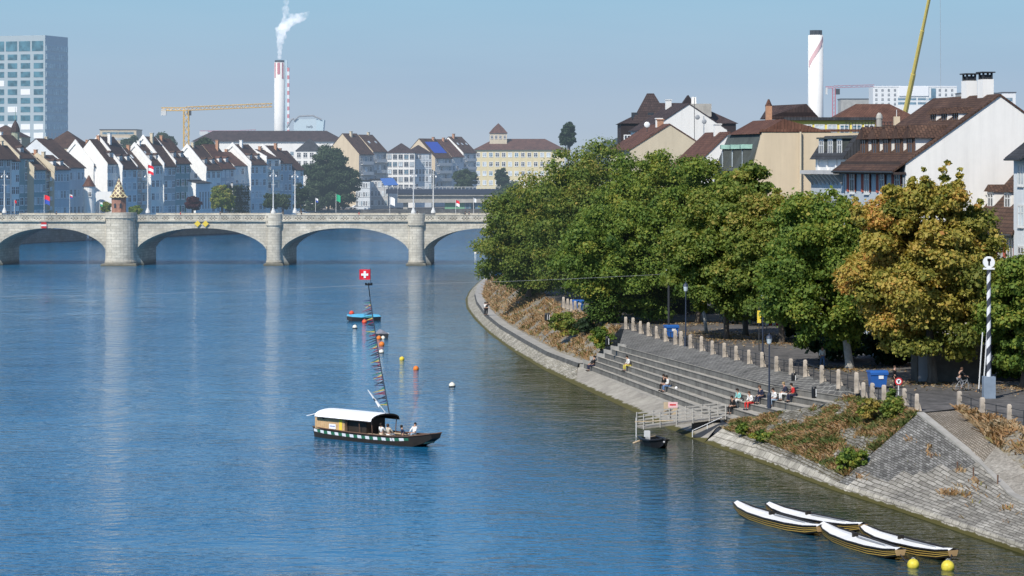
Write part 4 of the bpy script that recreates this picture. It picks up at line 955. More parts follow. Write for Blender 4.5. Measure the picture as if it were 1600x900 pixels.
mb = MB(); mb.lathe([(5.6,H1),(3.0,H1+2.2),(.1,H1+4.2)], ((X0+X1)/2,7.5,0), n=4, ph=R(45)); mb.build('tower_roof', M['roof_red'], to)
for k in range(4): put(wmesh(.8,1.2,'light_frame','pane_dark'), 'window', to, X0+(X1-X0)*(k+.5)/4, 3.97, H1-2.2)
for k, zz in enumerate((4, 8, 12)):
    mb = MB(); mb.box(10.0,11.6,-1.0,0,zz,zz+.9); mb.build('balcony', M['metal_dark'], yb)
# riverside viaduct
vd = thing('viaduct', P(603, 300, 905), 'low modern road viaduct with dark edge beam crossing in front of the apartment houses', 'bridge')
Lv = 330*905/F; mb = MB(); mb.box(0,Lv,0,12,-.6,1.0); mb.build('deck', M['iron_blue'], vd)
mb = MB(); mb.box(4,Lv,1.5,4,-3.8,-1.4); mb.box(4,Lv,.5,10,-1.4,-.6); mb.build('girder', M['concrete'], vd)
mb = MB(); mb.box(0,Lv,0,.06,1.7,1.85)
for k in range(56): mb.box(k*Lv/56,k*Lv/56+.12,0,.08,1,1.8)
mb.build('railing', M['light_frame'], vd)
for k in range(3): mb = MB(); mb.box(6+k*24,7.5+k*24,3,9,-7,-1.4); mb.build('pillar', M['concrete'], vd)
aw = thing('awning', P(594, 290, 895), 'bright blue awning above the left end of the viaduct', 'awning')
MB().prism([(0,0,2.4),(4.5,0,2.6),(6.4,-1.5,.2),(1.5,-1.5,0)], (0,0,.15)).build('canopy', M['blue_plastic'], aw)
mb = MB(); mb.tube([(1.6,-1.3,0),(1.6,-1.3,-4)], .1, 6); mb.tube([(6.2,-1.3,.2),(6.2,-1.3,-4)], .1, 6); mb.build('post', M['metal_grey'], aw)
hbz = P(695, 330, 908); hb = thing('riverside_hall', (hbz.x, hbz.y, LZ), 'low green and glass hall standing below the viaduct', 'hall')
pm('green_panel', (0.16, 0.34, 0.20), var=.1)
MB().box(0,7,0,10,0,3.6).build('green_wing', M['green_panel'], hb); mb = MB(); mb.box(7,24,0,10,0,3.0); mb.build('glass_wall', M['pane_blue'], hb)
mb = MB()
for k in range(12): mb.box(7.2+k*1.45,7.35+k*1.45,-.08,0,0,3.0)
mb.build('mullions', M['metal_grey'], hb); MB().box(6.5,25,-.5,10.5,3.05,3.4).build('roof', M['light_frame'], hb)
for k in range(5): mb = MB(); mb.box(24.5+k*2.4, 26.5+k*2.4, .2, 9, 0, 2.6); mb.build('wall_panel', M['plaster_redbrown' if k % 2 else 'concrete_dark'], hb)

# ------------------------------------------------------------------ tall things on the skyline
TD = 1100.0
pm('tower_grid', (0.36, 0.43, 0.46), var=.06); pm('tower_side', (0.50, 0.63, 0.68), var=.06)
glass('tower_glass', (0.035, 0.10, 0.13)); glass('tower_glass_side', (0.34, 0.46, 0.52))
tC = P(70.5, 262, TD); tH = HC-(55-HY)*TD/F-LZ; th = R(17.0)
tr = thing('office_tower', (tC.x, tC.y, LZ), 'tall glass office tower with pale square window grid at the left edge', 'tower')
fx = Vector((-math.cos(th), -math.sin(th)*.0 + .30, 0)).normalized(); sx_ = Vector((.30, .955, 0)).normalized()
Wf, Ws = 38.0, 21.0
mb = MB(); c0_, c1_, c2_, c3_ = Vector((0,0,0)), fx*Wf, fx*Wf+sx_*Ws, sx_*Ws
for a, b, mi in ((c0_,c1_,0),(c1_,c2_,0),(c2_,c3_,0),(c3_,c0_,1)): mb.quad(a, b, b+Vector((0,0,tH)), a+Vector((0,0,tH)), mi)
mb.quad(*[c+Vector((0,0,tH-.3)) for c in (c0_,c1_,c2_,c3_)]); mb.build('facade', [M['tower_grid'], M['tower_side']], tr)
nf = Vector((fx.y, -fx.x, 0)); nf = nf if nf.y < 0 else -nf
ns_ = Vector((sx_.y, -sx_.x, 0)); ns_ = ns_ if ns_.x > 0 else -ns_
FH = tH/19.0; r_ = random.Random(3); mw = {}
for kind, mt in (('d','tower_glass'),('l','flag_white')):
    mb = MB(); q = mb; a = fx
    q.prism([a*0, a*4.5, a*4.5+Vector((0,0,FH*.64)), Vector((0,0,FH*.64))], nf*.12); mw[kind] = mb.mesh('window', M[mt])
mb = MB(); mb.prism([Vector((0,0,0)), fx*5.4, fx*5.4+Vector((0,0,FH*1.15)), Vector((0,0,FH*1.15))], nf*.12); mw['t'] = mb.mesh('window', M['tower_glass'])
for i in range(18):
    for j in range(5):
        kd = 'l' if (i in (7, 8) or (i, j) in ((10,2),(12,1),(13,3))) else 'd'
        p = fx*(.9+j*6.25)+Vector((0,0,FH*i+FH*.2))
        link('window', mw['t' if i == 17 else kd], tr, p)
mb = MB(); mb.prism([Vector((0,0,0)), sx_*(Ws-1.6), sx_*(Ws-1.6)+Vector((0,0,FH*.6)), Vector((0,0,FH*.6))], ns_*.1)
for k in range(13):
    s0 = sx_*(k*(Ws-1.6)/12-.3); mb.prism([s0, s0+sx_*.7, s0+sx_*.7+Vector((0,0,FH*.6)), s0+Vector((0,0,FH*.6))], ns_*.3, 1)
sm = mb.mesh('window_band', [M['tower_glass_side'], M['tower_side']])
mb = MB(); mb.prism([Vector((0,0,0)), sx_*(Ws-1.6), sx_*(Ws-1.6)+Vector((0,0,FH*.6)), Vector((0,0,FH*.6))], ns_*.1)
for k in range(7):
    s0 = sx_*(k*(Ws-1.6)/6-.6); mb.prism([s0, s0+sx_*1.6, s0+sx_*1.6+Vector((0,0,FH*.6)), s0+Vector((0,0,FH*.6))], ns_*.3, 1)
sm2 = mb.mesh('window_band', [M['light_frame'], M['tower_side']])
for i in range(18): link('window_band', sm2 if i < 8 else sm, tr, sx_*.8+Vector((0,0,FH*i+FH*.25)))
# incinerator chimney
CD = 1500.0
cb_ = P(440, 262, CD); cz = HC-(95-HY)*CD/F-LZ
ck = thing('factory_chimney', (cb_.x, cb_.y, LZ), 'white double chimney with red marks trailing a white smoke plume', 'chimney')
def paintcyl(name, base, mark, streak):
    m, n, b = newmat(name); v = coords(n, 'object'); s = N(n, 'SeparateXYZ'); n.links.new(v, s.inputs[0]); M[name] = m; return m, n, b, s
ra = 17.5/2*CD/F/1.0
MB().lathe([(ra*.98,-1),(ra*.95,cz-1.0),(ra*.8,cz-1.0),(ra*.8,cz)], (-1.2,0,0), n=20).build('stack', M[W], ck, True)
MB().lathe([(ra*.84,cz-1.0),(ra*.84,cz+.3)], (-1.2,0,0), n=20).build('rim', M['metal_dark'], ck)
for ang, zt, zb_, wd in ((-95,cz-1.2,cz-8,.42),(-140,cz-1.2,cz-10,.28),(-50,cz-1.2,cz-10.5,.28)):
    mb = MB()
    for k in range(5):
        a0 = R(ang)+wd*(k/5-.5)*1.2; a1_ = R(ang)+wd*((k+1)/5-.5)*1.2; rr2 = ra*.975+.05
        mb.quad((-1.2+rr2*math.cos(a0),rr2*math.sin(a0),zb_),(-1.2+rr2*math.cos(a1_),rr2*math.sin(a1_),zb_),(-1.2+rr2*math.cos(a1_),rr2*math.sin(a1_),zt),(-1.2+rr2*math.cos(a0),rr2*math.sin(a0),zt))
    pm('faded_red', (.62,.22,.24), var=.15); mb.build('red_mark', M['faded_red'], ck)
mb = MB(); mb.box(2.2,3.3,-.5,1.5,0,cz+.4); mb.build('ladder_shaft', M['tower_side'], ck)
mb = MB()
for k in range(30):
    z0 = 4+k*(cz-8)/30; mb.box(3.3,4.5,-.5,1.5,z0,z0+(cz-8)/30, k % 2)
mb.build('striped_duct', [M['flag_white'], M['faded_red']], ck)
m, n, b = newmat('smoke'); n.nodes.remove(b); pv_ = N(n, 'VolumePrincipled'); v = coords(n, 'object')
sp_ = N(n, 'SeparateXYZ'); n.links.new(v, sp_.inputs[0])
f = noise(n, scaled(n, v, (1, 1, .8)), .22, 5, .6); f2 = ramp(n, f, [(.36, 0.0), (.58, 1.0)])
zr_ = N(n, 'MapRange'); n.links.new(sp_.outputs[2], zr_.inputs[0]); zr_.inputs[1].default_value = 22; zr_.inputs[2].default_value = 48; zr_.inputs[3].default_value = 1.0; zr_.inputs[4].default_value = 0.0
zr2 = N(n, 'MapRange'); n.links.new(sp_.outputs[2], zr2.inputs[0]); zr2.inputs[1].default_value = 3; zr2.inputs[2].default_value = 16; zr2.inputs[3].default_value = 0.85; zr2.inputs[4].default_value = 0.0
mxx = N(n, 'Math', operation='MAXIMUM'); n.links.new(f2, mxx.inputs[0]); n.links.new(zr2.outputs[0], mxx.inputs[1])
mu = N(n, 'Math', operation='MULTIPLY'); n.links.new(mxx.outputs[0], mu.inputs[0]); n.links.new(zr_.outputs[0], mu.inputs[1])
mu2 = N(n, 'Math', operation='MULTIPLY'); n.links.new(mu.outputs[0], mu2.inputs[0]); mu2.inputs[1].default_value = 0.30
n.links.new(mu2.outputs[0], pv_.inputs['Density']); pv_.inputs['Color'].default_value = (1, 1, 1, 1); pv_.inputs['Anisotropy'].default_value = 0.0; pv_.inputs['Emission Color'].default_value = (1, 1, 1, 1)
em_ = N(n, 'Math', operation='MULTIPLY'); n.links.new(mu2.outputs[0], em_.inputs[0]); em_.inputs[1].default_value = 0.25; n.links.new(em_.outputs[0], pv_.inputs['Emission Strength'])  # plume glows slightly to stand in for scattered sunlight
n.links.new(pv_.outputs[0], n.nodes['Material Output'].inputs['Volume']); M['smoke'] = m
mb = MB()
k_ = CD/F
for (px, py, r2_) in ((436.5,90,5.0),(436.8,82,5.6),(437,74,6.6),(437.5,66,7.8),(438,58,9),(439,50,11),(443,43,12),(449,37,12),(456,33,11.5),(464,29,11),(472,27,10),(478,24,7),(448,26,9),(446,14,7.5),(447,4,6.5),(445,-6,6)):
    c_ = Vector(((px-436.6)*k_-1.2, 0, (95-py)*k_)); mb.ball(c_, r2_*k_*.72, nu=14, nv=10)
    for q in range(9):
        v_ = Vector((rnd.gauss(0,1), rnd.gauss(0,1), rnd.gauss(0,1))).normalized()*r2_*k_*rnd.uniform(.45,.85); mb.ball(c_+v_, r2_*k_*rnd.uniform(.2,.42), nu=10, nv=7)
import bmesh
def remesh(o, vox):
    md = o.modifiers.new('remesh', 'REMESH'); md.mode = 'VOXEL'; md.voxel_size = vox; return o
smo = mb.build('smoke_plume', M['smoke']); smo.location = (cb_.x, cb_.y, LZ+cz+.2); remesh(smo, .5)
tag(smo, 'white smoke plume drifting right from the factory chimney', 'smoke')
ib = thing('incinerator_building', P(451, 262, 1480), 'pale blue industrial building with ducts beside the factory chimney', 'building')
zt = (262-186)*1480/F; pm('pale_metal', (.52,.62,.66), var=.06)
MB().box(3,16,0,14,0,zt).build('wall', M['pale_metal'], ib)
mb = MB(); mb.tube([(3,-.5,zt-1),(6,-.5,zt+1.6),(14,-.5,zt+2.0),(19,-.5,zt-.2)], .5, 8); mb.tube([(-1,-.5,zt-5),(1.5,-.5,zt-.5),(3,-.5,zt+.4)], .6, 8); mb.build('duct', M['metal_grey'], ib)
mb = MB(); mb.prism([(16,0,0),(18,0,0),(20.5,0,zt*.98),(16,0,zt*.98)], (0,10,0)); mb.build('sloping_wing', M['tower_side'], ib)
def to_mesh(o):
    bpy.context.view_layer.update(); me = bpy.data.meshes.new_from_object(o.evaluated_get(bpy.context.evaluated_depsgraph_get())); me.name = 'lettering'
    q = link('lettering', me, o.parent, tuple(o.location)); q.rotation_euler = o.rotation_euler; bpy.data.objects.remove(o); return q
cu = bpy.data.curves.new('lettering', 'FONT'); cu.body = 'iwb'; cu.size = 2.6; cu.extrude = .05
lo = bpy.data.objects.new('lettering', cu); COL.objects.link(lo); lo.parent = ib; lo.rotation_euler = (R(90), 0, 0); lo.location = (10.2, -.08, zt-5.2); cu.materials.append(M['iron_blue']); lo = to_mesh(lo)
# round chimney on the right
D2 = 900.0; b2 = P(1274.5, 262, D2); z2 = HC-(55-HY)*D2/F-LZ; r2_ = 12.2*D2/F
c2 = thing('white_chimney', (b2.x, b2.y, LZ), 'thick plain white round chimney with a faded pink slanting stripe', 'chimney')
MB().lathe([(r2_,-1),(r2_*.97,z2)], n=28).build('shaft', M[W], c2, True)
mb = MB()
for k in range(4): a = R(-150+k*40); mb.lathe([(.75,z2-.5),(.75,z2+1.7)], (r2_*.6*math.cos(a), r2_*.6*math.sin(a), 0), n=10)
mb.build('flue', M['metal_dark'], c2)
pm('faded_pink', (.72,.46,.46), var=.08); mb = MB()
for k in range(12):
    a0, a1_ = R(-155+k*10.5), R(-155+(k+1)*10.5); za, zb_ = z2-10.5+k*.78, z2-10.5+(k+1)*.78; q = r2_*.985+.06
    mb.quad((q*math.cos(a0),q*math.sin(a0),za-1.2),(q*math.cos(a1_),q*math.sin(a1_),zb_-1.2),(q*math.cos(a1_),q*math.sin(a1_),zb_+1.2),(q*math.cos(a0),q*math.sin(a0),za+1.2))
mb.build('stripe', M['faded_pink'], c2)
def lattice(mb, a, b, wdt, nseg, rad=.09, mi=0):
    a, b = Vector(a), Vector(b); t = (b-a).normalized(); s = t.cross(Vector((0,1,0)) if abs(t.y) < .9 else Vector((1,0,0))).normalized(); q = t.cross(s)
    cr = [s*wdt/2*i+q*wdt/2*j for i, j in ((1,1),(1,-1),(-1,-1),(-1,1))]
    for c in cr: mb.tube([a+c, b+c], rad, 4, mi)
    for i in range(nseg):
        p, r2 = a.lerp(b, i/nseg), a.lerp(b, (i+1)/nseg)
        for k in range(4):
            c, d = cr[k], cr[(k+1) % 4]; mb.tube([p+c, r2+d] if i % 2 else [p+d, r2+c], rad*.6, 3, mi, False)
def crane(px, py_base, py_jib, x_tail, x_tip, d, mat, label, wdt=2.0, tilt=0, cat='crane', rad=.16):
    b = P(px, py_base, d); H = (py_base-py_jib)*d/F; s = d/F; root = thing('tower_crane', b, label, cat)
    mb = MB(); lattice(mb, (0,0,0), (0,0,H), wdt, int(H/wdt/1.3), rad); mb.build('mast', M[mat], root)
    mb = MB(); lattice(mb, (0,0,H+.6), ((x_tip-px)*s,0,H+.6+tilt), wdt*.7, int(abs(x_tip-px)*s/1.8), rad*.8); mb.build('jib', M[mat], root)
    mb = MB(); lattice(mb, (0,0,H+.4), ((x_tail-px)*s,0,H+.4), wdt*.6, 6, rad*.8); mb.build('counter_jib', M[mat], root)
    mb = MB(); X = (x_tail-px)*s; mb.box(min(X,X*.8),max(X,X*.8),-.8,.8,H-2.4,H+.2); mb.build('counterweight', M['light_frame'], root)
    mb = MB(); mb.box(.6,2.2,-1,1,H-2.4,H-.2); mb.build('cab', M['metal_dark'], root)
    return root
crane(291, 240, 172, 252, 425, 1150, 'crane_ochre', 'ochre tower crane with long jib left of the smoking chimney', 2.2, 1.6, rad=.26)
pm('crane_red', (.55,.12,.16), var=.1)
crane(1303, 190, 138, 1290, 1366, 1000, 'crane_red', 'thin red tower crane right of the plain white chimney', 1.1, .4, rad=.09)
crane(376, 215, 206, 312, 400, 1700, 'crane_red', 'small distant red crane peeping over the long brown roof', 1.2, .5, rad=.12)
mc = thing('mobile_crane', P(1414, 178, 520), 'yellow telescopic crane boom rising out of the picture behind the roofs', 'crane')
tp = P(1456, -22, 505) - mc.location
mb = MB(); mb.tube([tp*-.25, tp*.0, tp*.32], .52, 8); mb.build('boom', M['crane_yellow'], mc); mb = MB(); mb.tube([tp*.30, tp*.66], .42, 8); mb.build('boom', M['crane_yellow'], mc)
mb = MB(); mb.tube([tp*.64, tp*1.0], .34, 8); mb.build('boom', M['crane_yellow'], mc)
mb = MB(); mb.tube([P(1469,-15,500)-mc.location, P(1470,150,500)-mc.location], .03, 4); mb.build('hoist_rope', M['metal_grey'], mc)
hp = P(1364, 262, 1200); hs = thing('white_hospital', (hp.x, hp.y, LZ), 'broad white office building with window grid on the right skyline', 'building')
s = 1200/F; H = HC-(136-HY)*1200/F-LZ; Lh = 131*s; MB().box(0,Lh,0,14,0,H).build('wall', M['white_paint'], hs)
wm = wmesh(.95, 1.3, 'white_paint', 'pane_dark', None, False); wl = wmesh(8.6, 1.2, 'white_paint', 'pane_blue', None, False)
for i in range(4):
    for j in range(13):
        if 4 <= j < 8: continue
        put(wm, 'window', hs, 1.6+j*2.9+(.7 if j > 7 else 0), 0, H-2.2-i*2.15)
for i in range(2):
    for q in range(2): put(wl, 'window', hs, 16.0+q*9.3, -.02, H-6.2-i*2.0)
mb = MB(); mb.box(12.2,26,-.5,0,H-4.2,H+.3); mb.box(0,Lh,-.2,0,H,H+.5); mb.build('roof_band', M['flag_white'], hs)
mb = MB(); mb.box(27.2,29.4,-.3,0,4,H-.6); mb.build('stair_glazing', M['pane_blue'], hs)
block('concrete_block', 1314, 1364, 155, 180, 1250, 'low grey concrete block left of the broad white office building', 'concrete', depth=12)
block('concrete_block', 1500, 1566, 146, 180, 1150, 'grey concrete block behind the two big chimneys', 'concrete', depth=12)
block('white_block', 1566, 1587, 145, 180, 1100, 'small white block right of the two big chimneys', 'white_paint', depth=8, rows=2, cols=1, ww=3)
# far trees
def ftree(px, ytop, ybase, wpx, d, label, mat='haze', seed=1, n=3500, leaf=.8, name='tree', nb=40, tint=.4, group=None, z=LZ):
    return tree(name, Vector(((px-CX)*d/F, d, z)), (px-wpx/2, ytop, px+wpx/2, ybase), label, mat, d, n, leaf, nb, .4, 'bark', seed, group, tint)
ftree(513, 233, 336, 86, 880, 'large round dark green tree beyond the bridge', 'haze', 61, 22000, .8, nb=110, tint=.35)
ftree(347, 290, 330, 34, 730, 'small tree turning orange in front of the low blue house', 'olive', 62, 5000, .5, tint=.65)
ftree(301, 305, 332, 22, 715, 'small dark purple leaved tree by the left quay', 'purple', 63, 2400, .45)
ftree(424, 300, 330, 22, 770, 'small green tree at the foot of the white balcony house', 'haze', 64, 2800, .45)
ftree(442, 302, 330, 22, 785, 'small green tree between the balcony house and the lamp standard', 'haze', 65, 2800, .45)
ftree(727, 264, 298, 34, 960, 'grey green tree on the viaduct in front of the yellow block', 'haze', 66, 4400, .6)
ftree(798, 285, 330, 40, 900, 'hazy green tree at the right end of the viaduct', 'haze', 67, 5200, .6)
ftree(785, 262, 300, 20, 950, 'dark pointed conifer in front of the yellow block', 'dark', 68, 3600, .5, 'conifer')
ftree(888, 193, 236, 23, 760, 'tall dark conifer standing alone on the skyline', 'dark', 69, 5000, .5, 'conifer')
ftree(250, 209, 240, 46, 1100, 'rounded treetops behind the left row below the crane', 'haze', 70, 6000, .9)
ftree(206, 214, 240, 30, 1080, 'treetops behind the left row below the concrete block', 'haze', 71, 3600, .9)
ftree(322, 216, 240, 30, 800, 'green treetop in front of the long brown roof', 'haze', 72, 3000, .6)
ftree(945, 221, 262, 50, 1500, 'distant hazy treetops right of the lone conifer', 'haze', 73, 5000, 1.2)
ftree(962, 217, 262, 24, 1400, 'distant hazy treetop beside the brown slate house', 'haze', 74, 3000, 1.1)
ftree(470, 288, 330, 20, 800, 'slim shaded tree beside the last house of the left row', 'dark', 75, 3000, .5)
ftree(165, 316, 334, 16, 700, 'light green shrub like tree beside the arched gateway', 'green', 76, 1800, .4, tint=.7)
ftree(212, 322, 336, 18, 700, 'low green tree right of the bridge chapel', 'green', 77, 1800, .4, tint=.5)
# ------------------------------------------------------------------ houses on the right bank
UR = (-0.2, 0.98); RG = 'houses behind the right hand promenade'
def rhouse(name, pxA, yA, d, **kw):
    A = P(pxA, yA, d); return house(name, (A.x, A.y), UR, kw.pop('L'), kw.pop('D'), kw.pop('ze'), kw.pop('zr'), kw.pop('label'), sg=-1, group=RG, zb=Z1, **kw)
R1 = rhouse('gabled_house', 1415, 254, 215, L=15.5, D=16.8, ze=21.3, zr=27.0, label='big house with a blank white gable and brown tiled roof full of dormers', wall=W, front='plaster_blue', roof='roof_brown',
       cols=4, rows=5, ww=1.0, wh=1.7, shutter='shutter_red', dorm=0, chim=0, over=1.15, seed=1, base_gap=.6)
rf1 = [c for c in R1.children if c.name.startswith('roof')][0]
e1, g1_ = 21.3-Z1, 27.0-Z1; s1 = (g1_-e1)/8.4
for i in range(3):                                  # upper dormer row
    x = 1.2+i*2.6; y0 = 5.2; z0 = e1+s1*y0; mb = MB(); mb.prism([(x,-y0,z0-.1),(x+1.5,-y0,z0-.1),(x+1.5,-y0,z0+.75),(x,-y0,z0+.75)], (0,-1.1,0))
    dm = mb.build('dormer', M[W], rf1); mb = MB(); mb.prism([(x-.15,-y0+.35,z0+.72),(x+1.65,-y0+.35,z0+.72),(x+.75,-y0+.2,z0+1.25)], (0,-2.6,0)); mb.build('dormer_roof', M['roof_brown'], dm)
    o = put(wmesh(.9,.6,'brown_frame','pane_dark',None,False), 'window', dm, x+.75, -y0, z0+.1); o.scale = (1,-1,1)
for x, y in ((7.4, -8.6), (3.4, -8.5)):
    mb = MB(); mb.box(x-.6,x+.6,y-.5,y+.5,g1_-1,g1_+1.5)
    for a in (-.5,.35):
        for b in (-.45,.3): mb.box(x+a,x+a+.15,y+b,y+b+.15,g1_+1.5,g1_+2.05,1)
    mb.box(x-.4,x+.4,y-.3,y+.3,g1_+1.5,g1_+1.9,1); mb.box(x-.7,x+.7,y-.62,y+.62,g1_+2.05,g1_+2.15,1)
    mb.build('chimney', [M[W], M['metal_dark']], rf1)
for i in range(5):                                  # front dormers: brown pitched roofs, white cheeks, dark fronts
    x = 1.0+i*2.95; y0 = 1.15; z0 = e1+s1*y0; hh = 1.45; yb = y0+hh/s1; mb = MB()
    mb.prism([(x,-y0,z0-.1),(x,-y0,z0+hh),(x,-yb,z0+hh)], (1.5,0,0)); dm = mb.build('dormer', M[W], rf1)
    mb = MB(); mb.box(x-.12,x+1.62,-y0,-y0+.1,z0-.15,z0+hh); mb.build('dormer_front', M['brown_frame'], dm)
    mb = MB(); mb.add([(x-.35,-y0+.45,z0+hh-.1),(x+1.85,-y0+.45,z0+hh-.1),(x+.75,-y0+.3,z0+hh+1.0),(x-.35,-yb-.3,z0+hh-.1),(x+1.85,-yb-.3,z0+hh-.1),(x+.75,-yb-1.5,z0+hh+1.0)], [(0,1,2),(0,2,5,3),(1,4,5,2),(0,3,4,1)]); mb.build('dormer_roof', M['roof_brown'], dm)
    o = put(wmesh(.95,1.1,'brown_frame','pane_dark',None,False), 'window', dm, x+.75, -y0+.1, z0+.15); o.scale = (1,-1,1)
mb = MB()                                           # snow guard comb along the eave
pts_ = [(.2,.38,e1-.12)]
for k in range(48): pts_ += [(.2+k*.32,.38,e1+.14),(.36+k*.32,.38,e1+.14),(.36+k*.32,.38,e1-.02),(.52+k*.32,.38,e1-.02)]
pts_.append((15.5,.38,e1-.12)); mb.prism(pts_, (0,.05,0))
mb.build('snow_guard', M['eave_wood'], rf1)
mb = MB(); mb.box(-.1,15.6,.01,1.1,e1-.95,e1-.75); mb.build('soffit', M['eave_wood'], R1)
mb = MB(); mb.tube([(.15,.12,e1-1.2),(.15,.12,0)], .07, 6); mb.build('drainpipe', M['metal_grey'], R1)
# mansard neighbour
A = P(1319, 262, 231); mh = thing('mansard_house', (A.x, A.y, Z1), 'blue fronted house with heavy bracketed cornice and dark mansard roof left of the white gable', 'house', RG, math.atan2(UR[1], UR[0]))
zc_ = 20.4-Z1; L = 9.5; mb = MB(); mb.box(0,L,-10,0,-.5,zc_); mb.build('wall', M['plaster_blue'], mh)
mb = MB(); mb.box(-.2,L+.3,-.02,1.0,zc_-.1,zc_+.25); 
for k in range(8): mb.prism([(.4+k*1.2,.02,zc_-.12),(.4+k*1.2,.9,zc_-.12),(.4+k*1.2,.02,zc_-1.1)], (.3,0,0))
mb.build('cornice', M['plaster_grey'], mh)
mb = MB(); mb.box(0.1,L-.3,-9,-.35,zc_+.25,zc_+1.25)
for k in range(4): mb.box(.3+k*2.6,.55+k*2.6,-.35,-.2,zc_+.25,zc_+1.25)
mb.build('attic_band', M['white_paint'], mh)
mb = MB(); zz = zc_+1.25; mb.prism([(-.1,.2,zz),(-.1,-1.3,zz+2.2),(-.1,-8,zz+2.2),(-.1,-9.4,zz)], (L,0,0)); mr = mb.build('roof', M['roof_slate'], mh)
for k in range(3):
    x = 1.2+k*2.6; mb = MB(); mb.box(x,x+1.5,-2.0,-.25,zz+.3,zz+1.9); mb.box(x-.2,x+1.7,-2.2,-.05,zz+1.9,zz+2.05); dm = mb.build('dormer', M['roof_mansard'], mr)
    o = put(wmesh(1.0,1.2,'light_frame','pane_dark',None,False), 'window', dm, x+.75, -.24, zz+.5); o.scale = (1,-1,1)
for i in range(4):
    for j in range(3): o = put(wmesh(1.0,1.8,'light_frame','pane_dark',None), 'window', mh, 1.6+j*3.1, 0, .8+i*3.7); o.scale = (1,-1,1)
def extr(mb, pts, d, vec, mi=0): mb.prism([P(x, y, d) for x, y in pts], vec, mi)
def poly_thing(name, label, cat, px, d, group=None):
    o = thing(name, (0, 0, 0), label, cat, group); o.location = ((px-CX)*d/F, d, Z1); return o
def rel(root, mb): l = Vector(root.location); mb.v = [tuple(Vector(p)-l) for p in mb.v]; return mb
# beige party wall with mansard roof and copper dormers
bw = poly_thing('party_wall_house', 'tall blank beige party wall with mansard roof and green copper dormers on its left', 'house', 1240, 262, RG)
vec = Vector((-2.4, 12, 0)); mb = MB(); extr(mb, [(1166,306),(1172,280),(1191,207),(1400,207),(1400,400),(1166,400)], 262, vec*.02+Vector((0,.4,0))); rel(bw, mb).build('wall', M['plaster_beige'], bw)
mb = MB(); extr(mb, [(1166,400),(1166,266),(1300,266),(1300,400)], 262.5, vec); rel(bw, mb).build('facade', M['plaster_lightblue'], bw)
mb = MB(); extr(mb, [(1160,267),(1169,262),(1190,209),(1300,209),(1300,267)], 262.5, vec); mrf = rel(bw, mb).build('roof', M['roof_mansard'], bw)
mb = MB(); extr(mb, [(1184,209),(1225,186),(1300,207),(1300,209)], 262.6, vec*.9); rel(bw, mb).build('roof_cap', M['roof_red'], bw)
mb = MB(); extr(mb, [(1187,206),(1400,206),(1400,202),(1188,202)], 261.9, Vector((0,1,0))); rel(bw, mb).build('coping', M['roof_red'], bw)
mb = MB(); mb.tube([P(1251,206,261.7), P(1251,310,261.7)], .12, 6); rel(bw, mb).build('drainpipe', M['plaster_cream'], bw)
for k in range(3):
    o_ = vec*(.12+.3*k); mb = MB(); b0_ = P(1176, 252, 262.5)+o_
    mb.prism([b0_+Vector((-.55,0,-.9)), b0_+Vector((-.55,1.5,-.9)), b0_+Vector((-.55,1.5,1.3)), b0_+Vector((-.55,0,1.3))], (1.5,0,0)); dm = rel(bw, mb).build('dormer', M['roof_mansard'], mrf)
    mb = MB(); mb.prism([b0_+Vector((-.8,-.15,1.3)), b0_+Vector((-.8,.3,1.75)), b0_+Vector((-.8,1.2,1.75)), b0_+Vector((-.8,1.65,1.3))], (1.8,0,0)); rel(bw, mb).build('dormer_roof', M['copper_green'], dm)
    mb = MB(); mb.prism([b0_+Vector((-.58,.2,-.6)), b0_+Vector((-.58,1.3,-.6)), b0_+Vector((-.58,1.3,1.1)), b0_+Vector((-.58,.2,1.1))], (-.05,0,0)); rel(bw, mb).build('window', M['pane_light'], dm)
for k in range(4):
    b0_ = P(1166, 300, 262.5)+vec*(.1+.24*k); mb = MB(); mb.prism([b0_+Vector((-.03,.0,-3)), b0_+Vector((-.03,1.0,-3)), b0_+Vector((-.03,1.0,1.2)), b0_+Vector((-.03,0,1.2))], (-.06,0,0)); rel(bw, mb).build('window', M['pane_dark'], bw)
    for q in (-.35, 1.05): mb = MB(); mb.prism([b0_+Vector((-.04,q,-1)), b0_+Vector((-.16,q+.3,-1)), b0_+Vector((-.16,q+.3,1.2)), b0_+Vector((-.04,q,1.2))], (-.05,0,0)); rel(bw, mb).build('shutter', M['shutter_red'], bw)
mb = MB()
for k in range(16): q = P(1322+k*5, 204, 268); mb.tube([q, q+Vector((0,0,.9))], .03, 4)
mb.tube([P(1320,204,268)+Vector((0,0,.9)), P(1400,204,268)+Vector((0,0,.9))], .035, 5); rel(bw, mb).build('terrace_railing', M['metal_dark'], bw)
rhouse('gabled_house', 1076, 268, 345, L=12, D=11.5, ze=20.1, zr=25.4, label='house with a red tiled roof and slanting white gable edge above the chestnuts', wall=W, front='plaster_cream', roof='roof_red', cols=3, rows=4, chim=1, over=.4, seed=3)
rhouse('gabled_house', 1016, 200, 420, L=13, D=13.1, ze=26.8, zr=31.0, label='tall house with a blank white pointed gable in front of the brown slate roof', wall=W, roof='roof_dark', cols=3, rows=4, chim=1, over=.3, seed=5)
rhouse('gabled_house', 984, 234, 385, L=13, D=12.4, ze=23.3, zr=27.1, label='low beige gabled house with chimneys just above the chestnut crowns', wall='plaster_cream', roof='roof_red', cols=3, rows=4, chim=2, over=.3, seed=8)
sh = block('slate_house', 970, 1150, 193, 240, 440, 'large brown slate covered house with pointed roof peak on the skyline', 'roof_dark', depth=14, hip=3.7, roof='roof_dark', rows=1, cols=9, wh=1.8, zb=Z1, ww=.9, frame='white_paint', over=.4, group=RG)
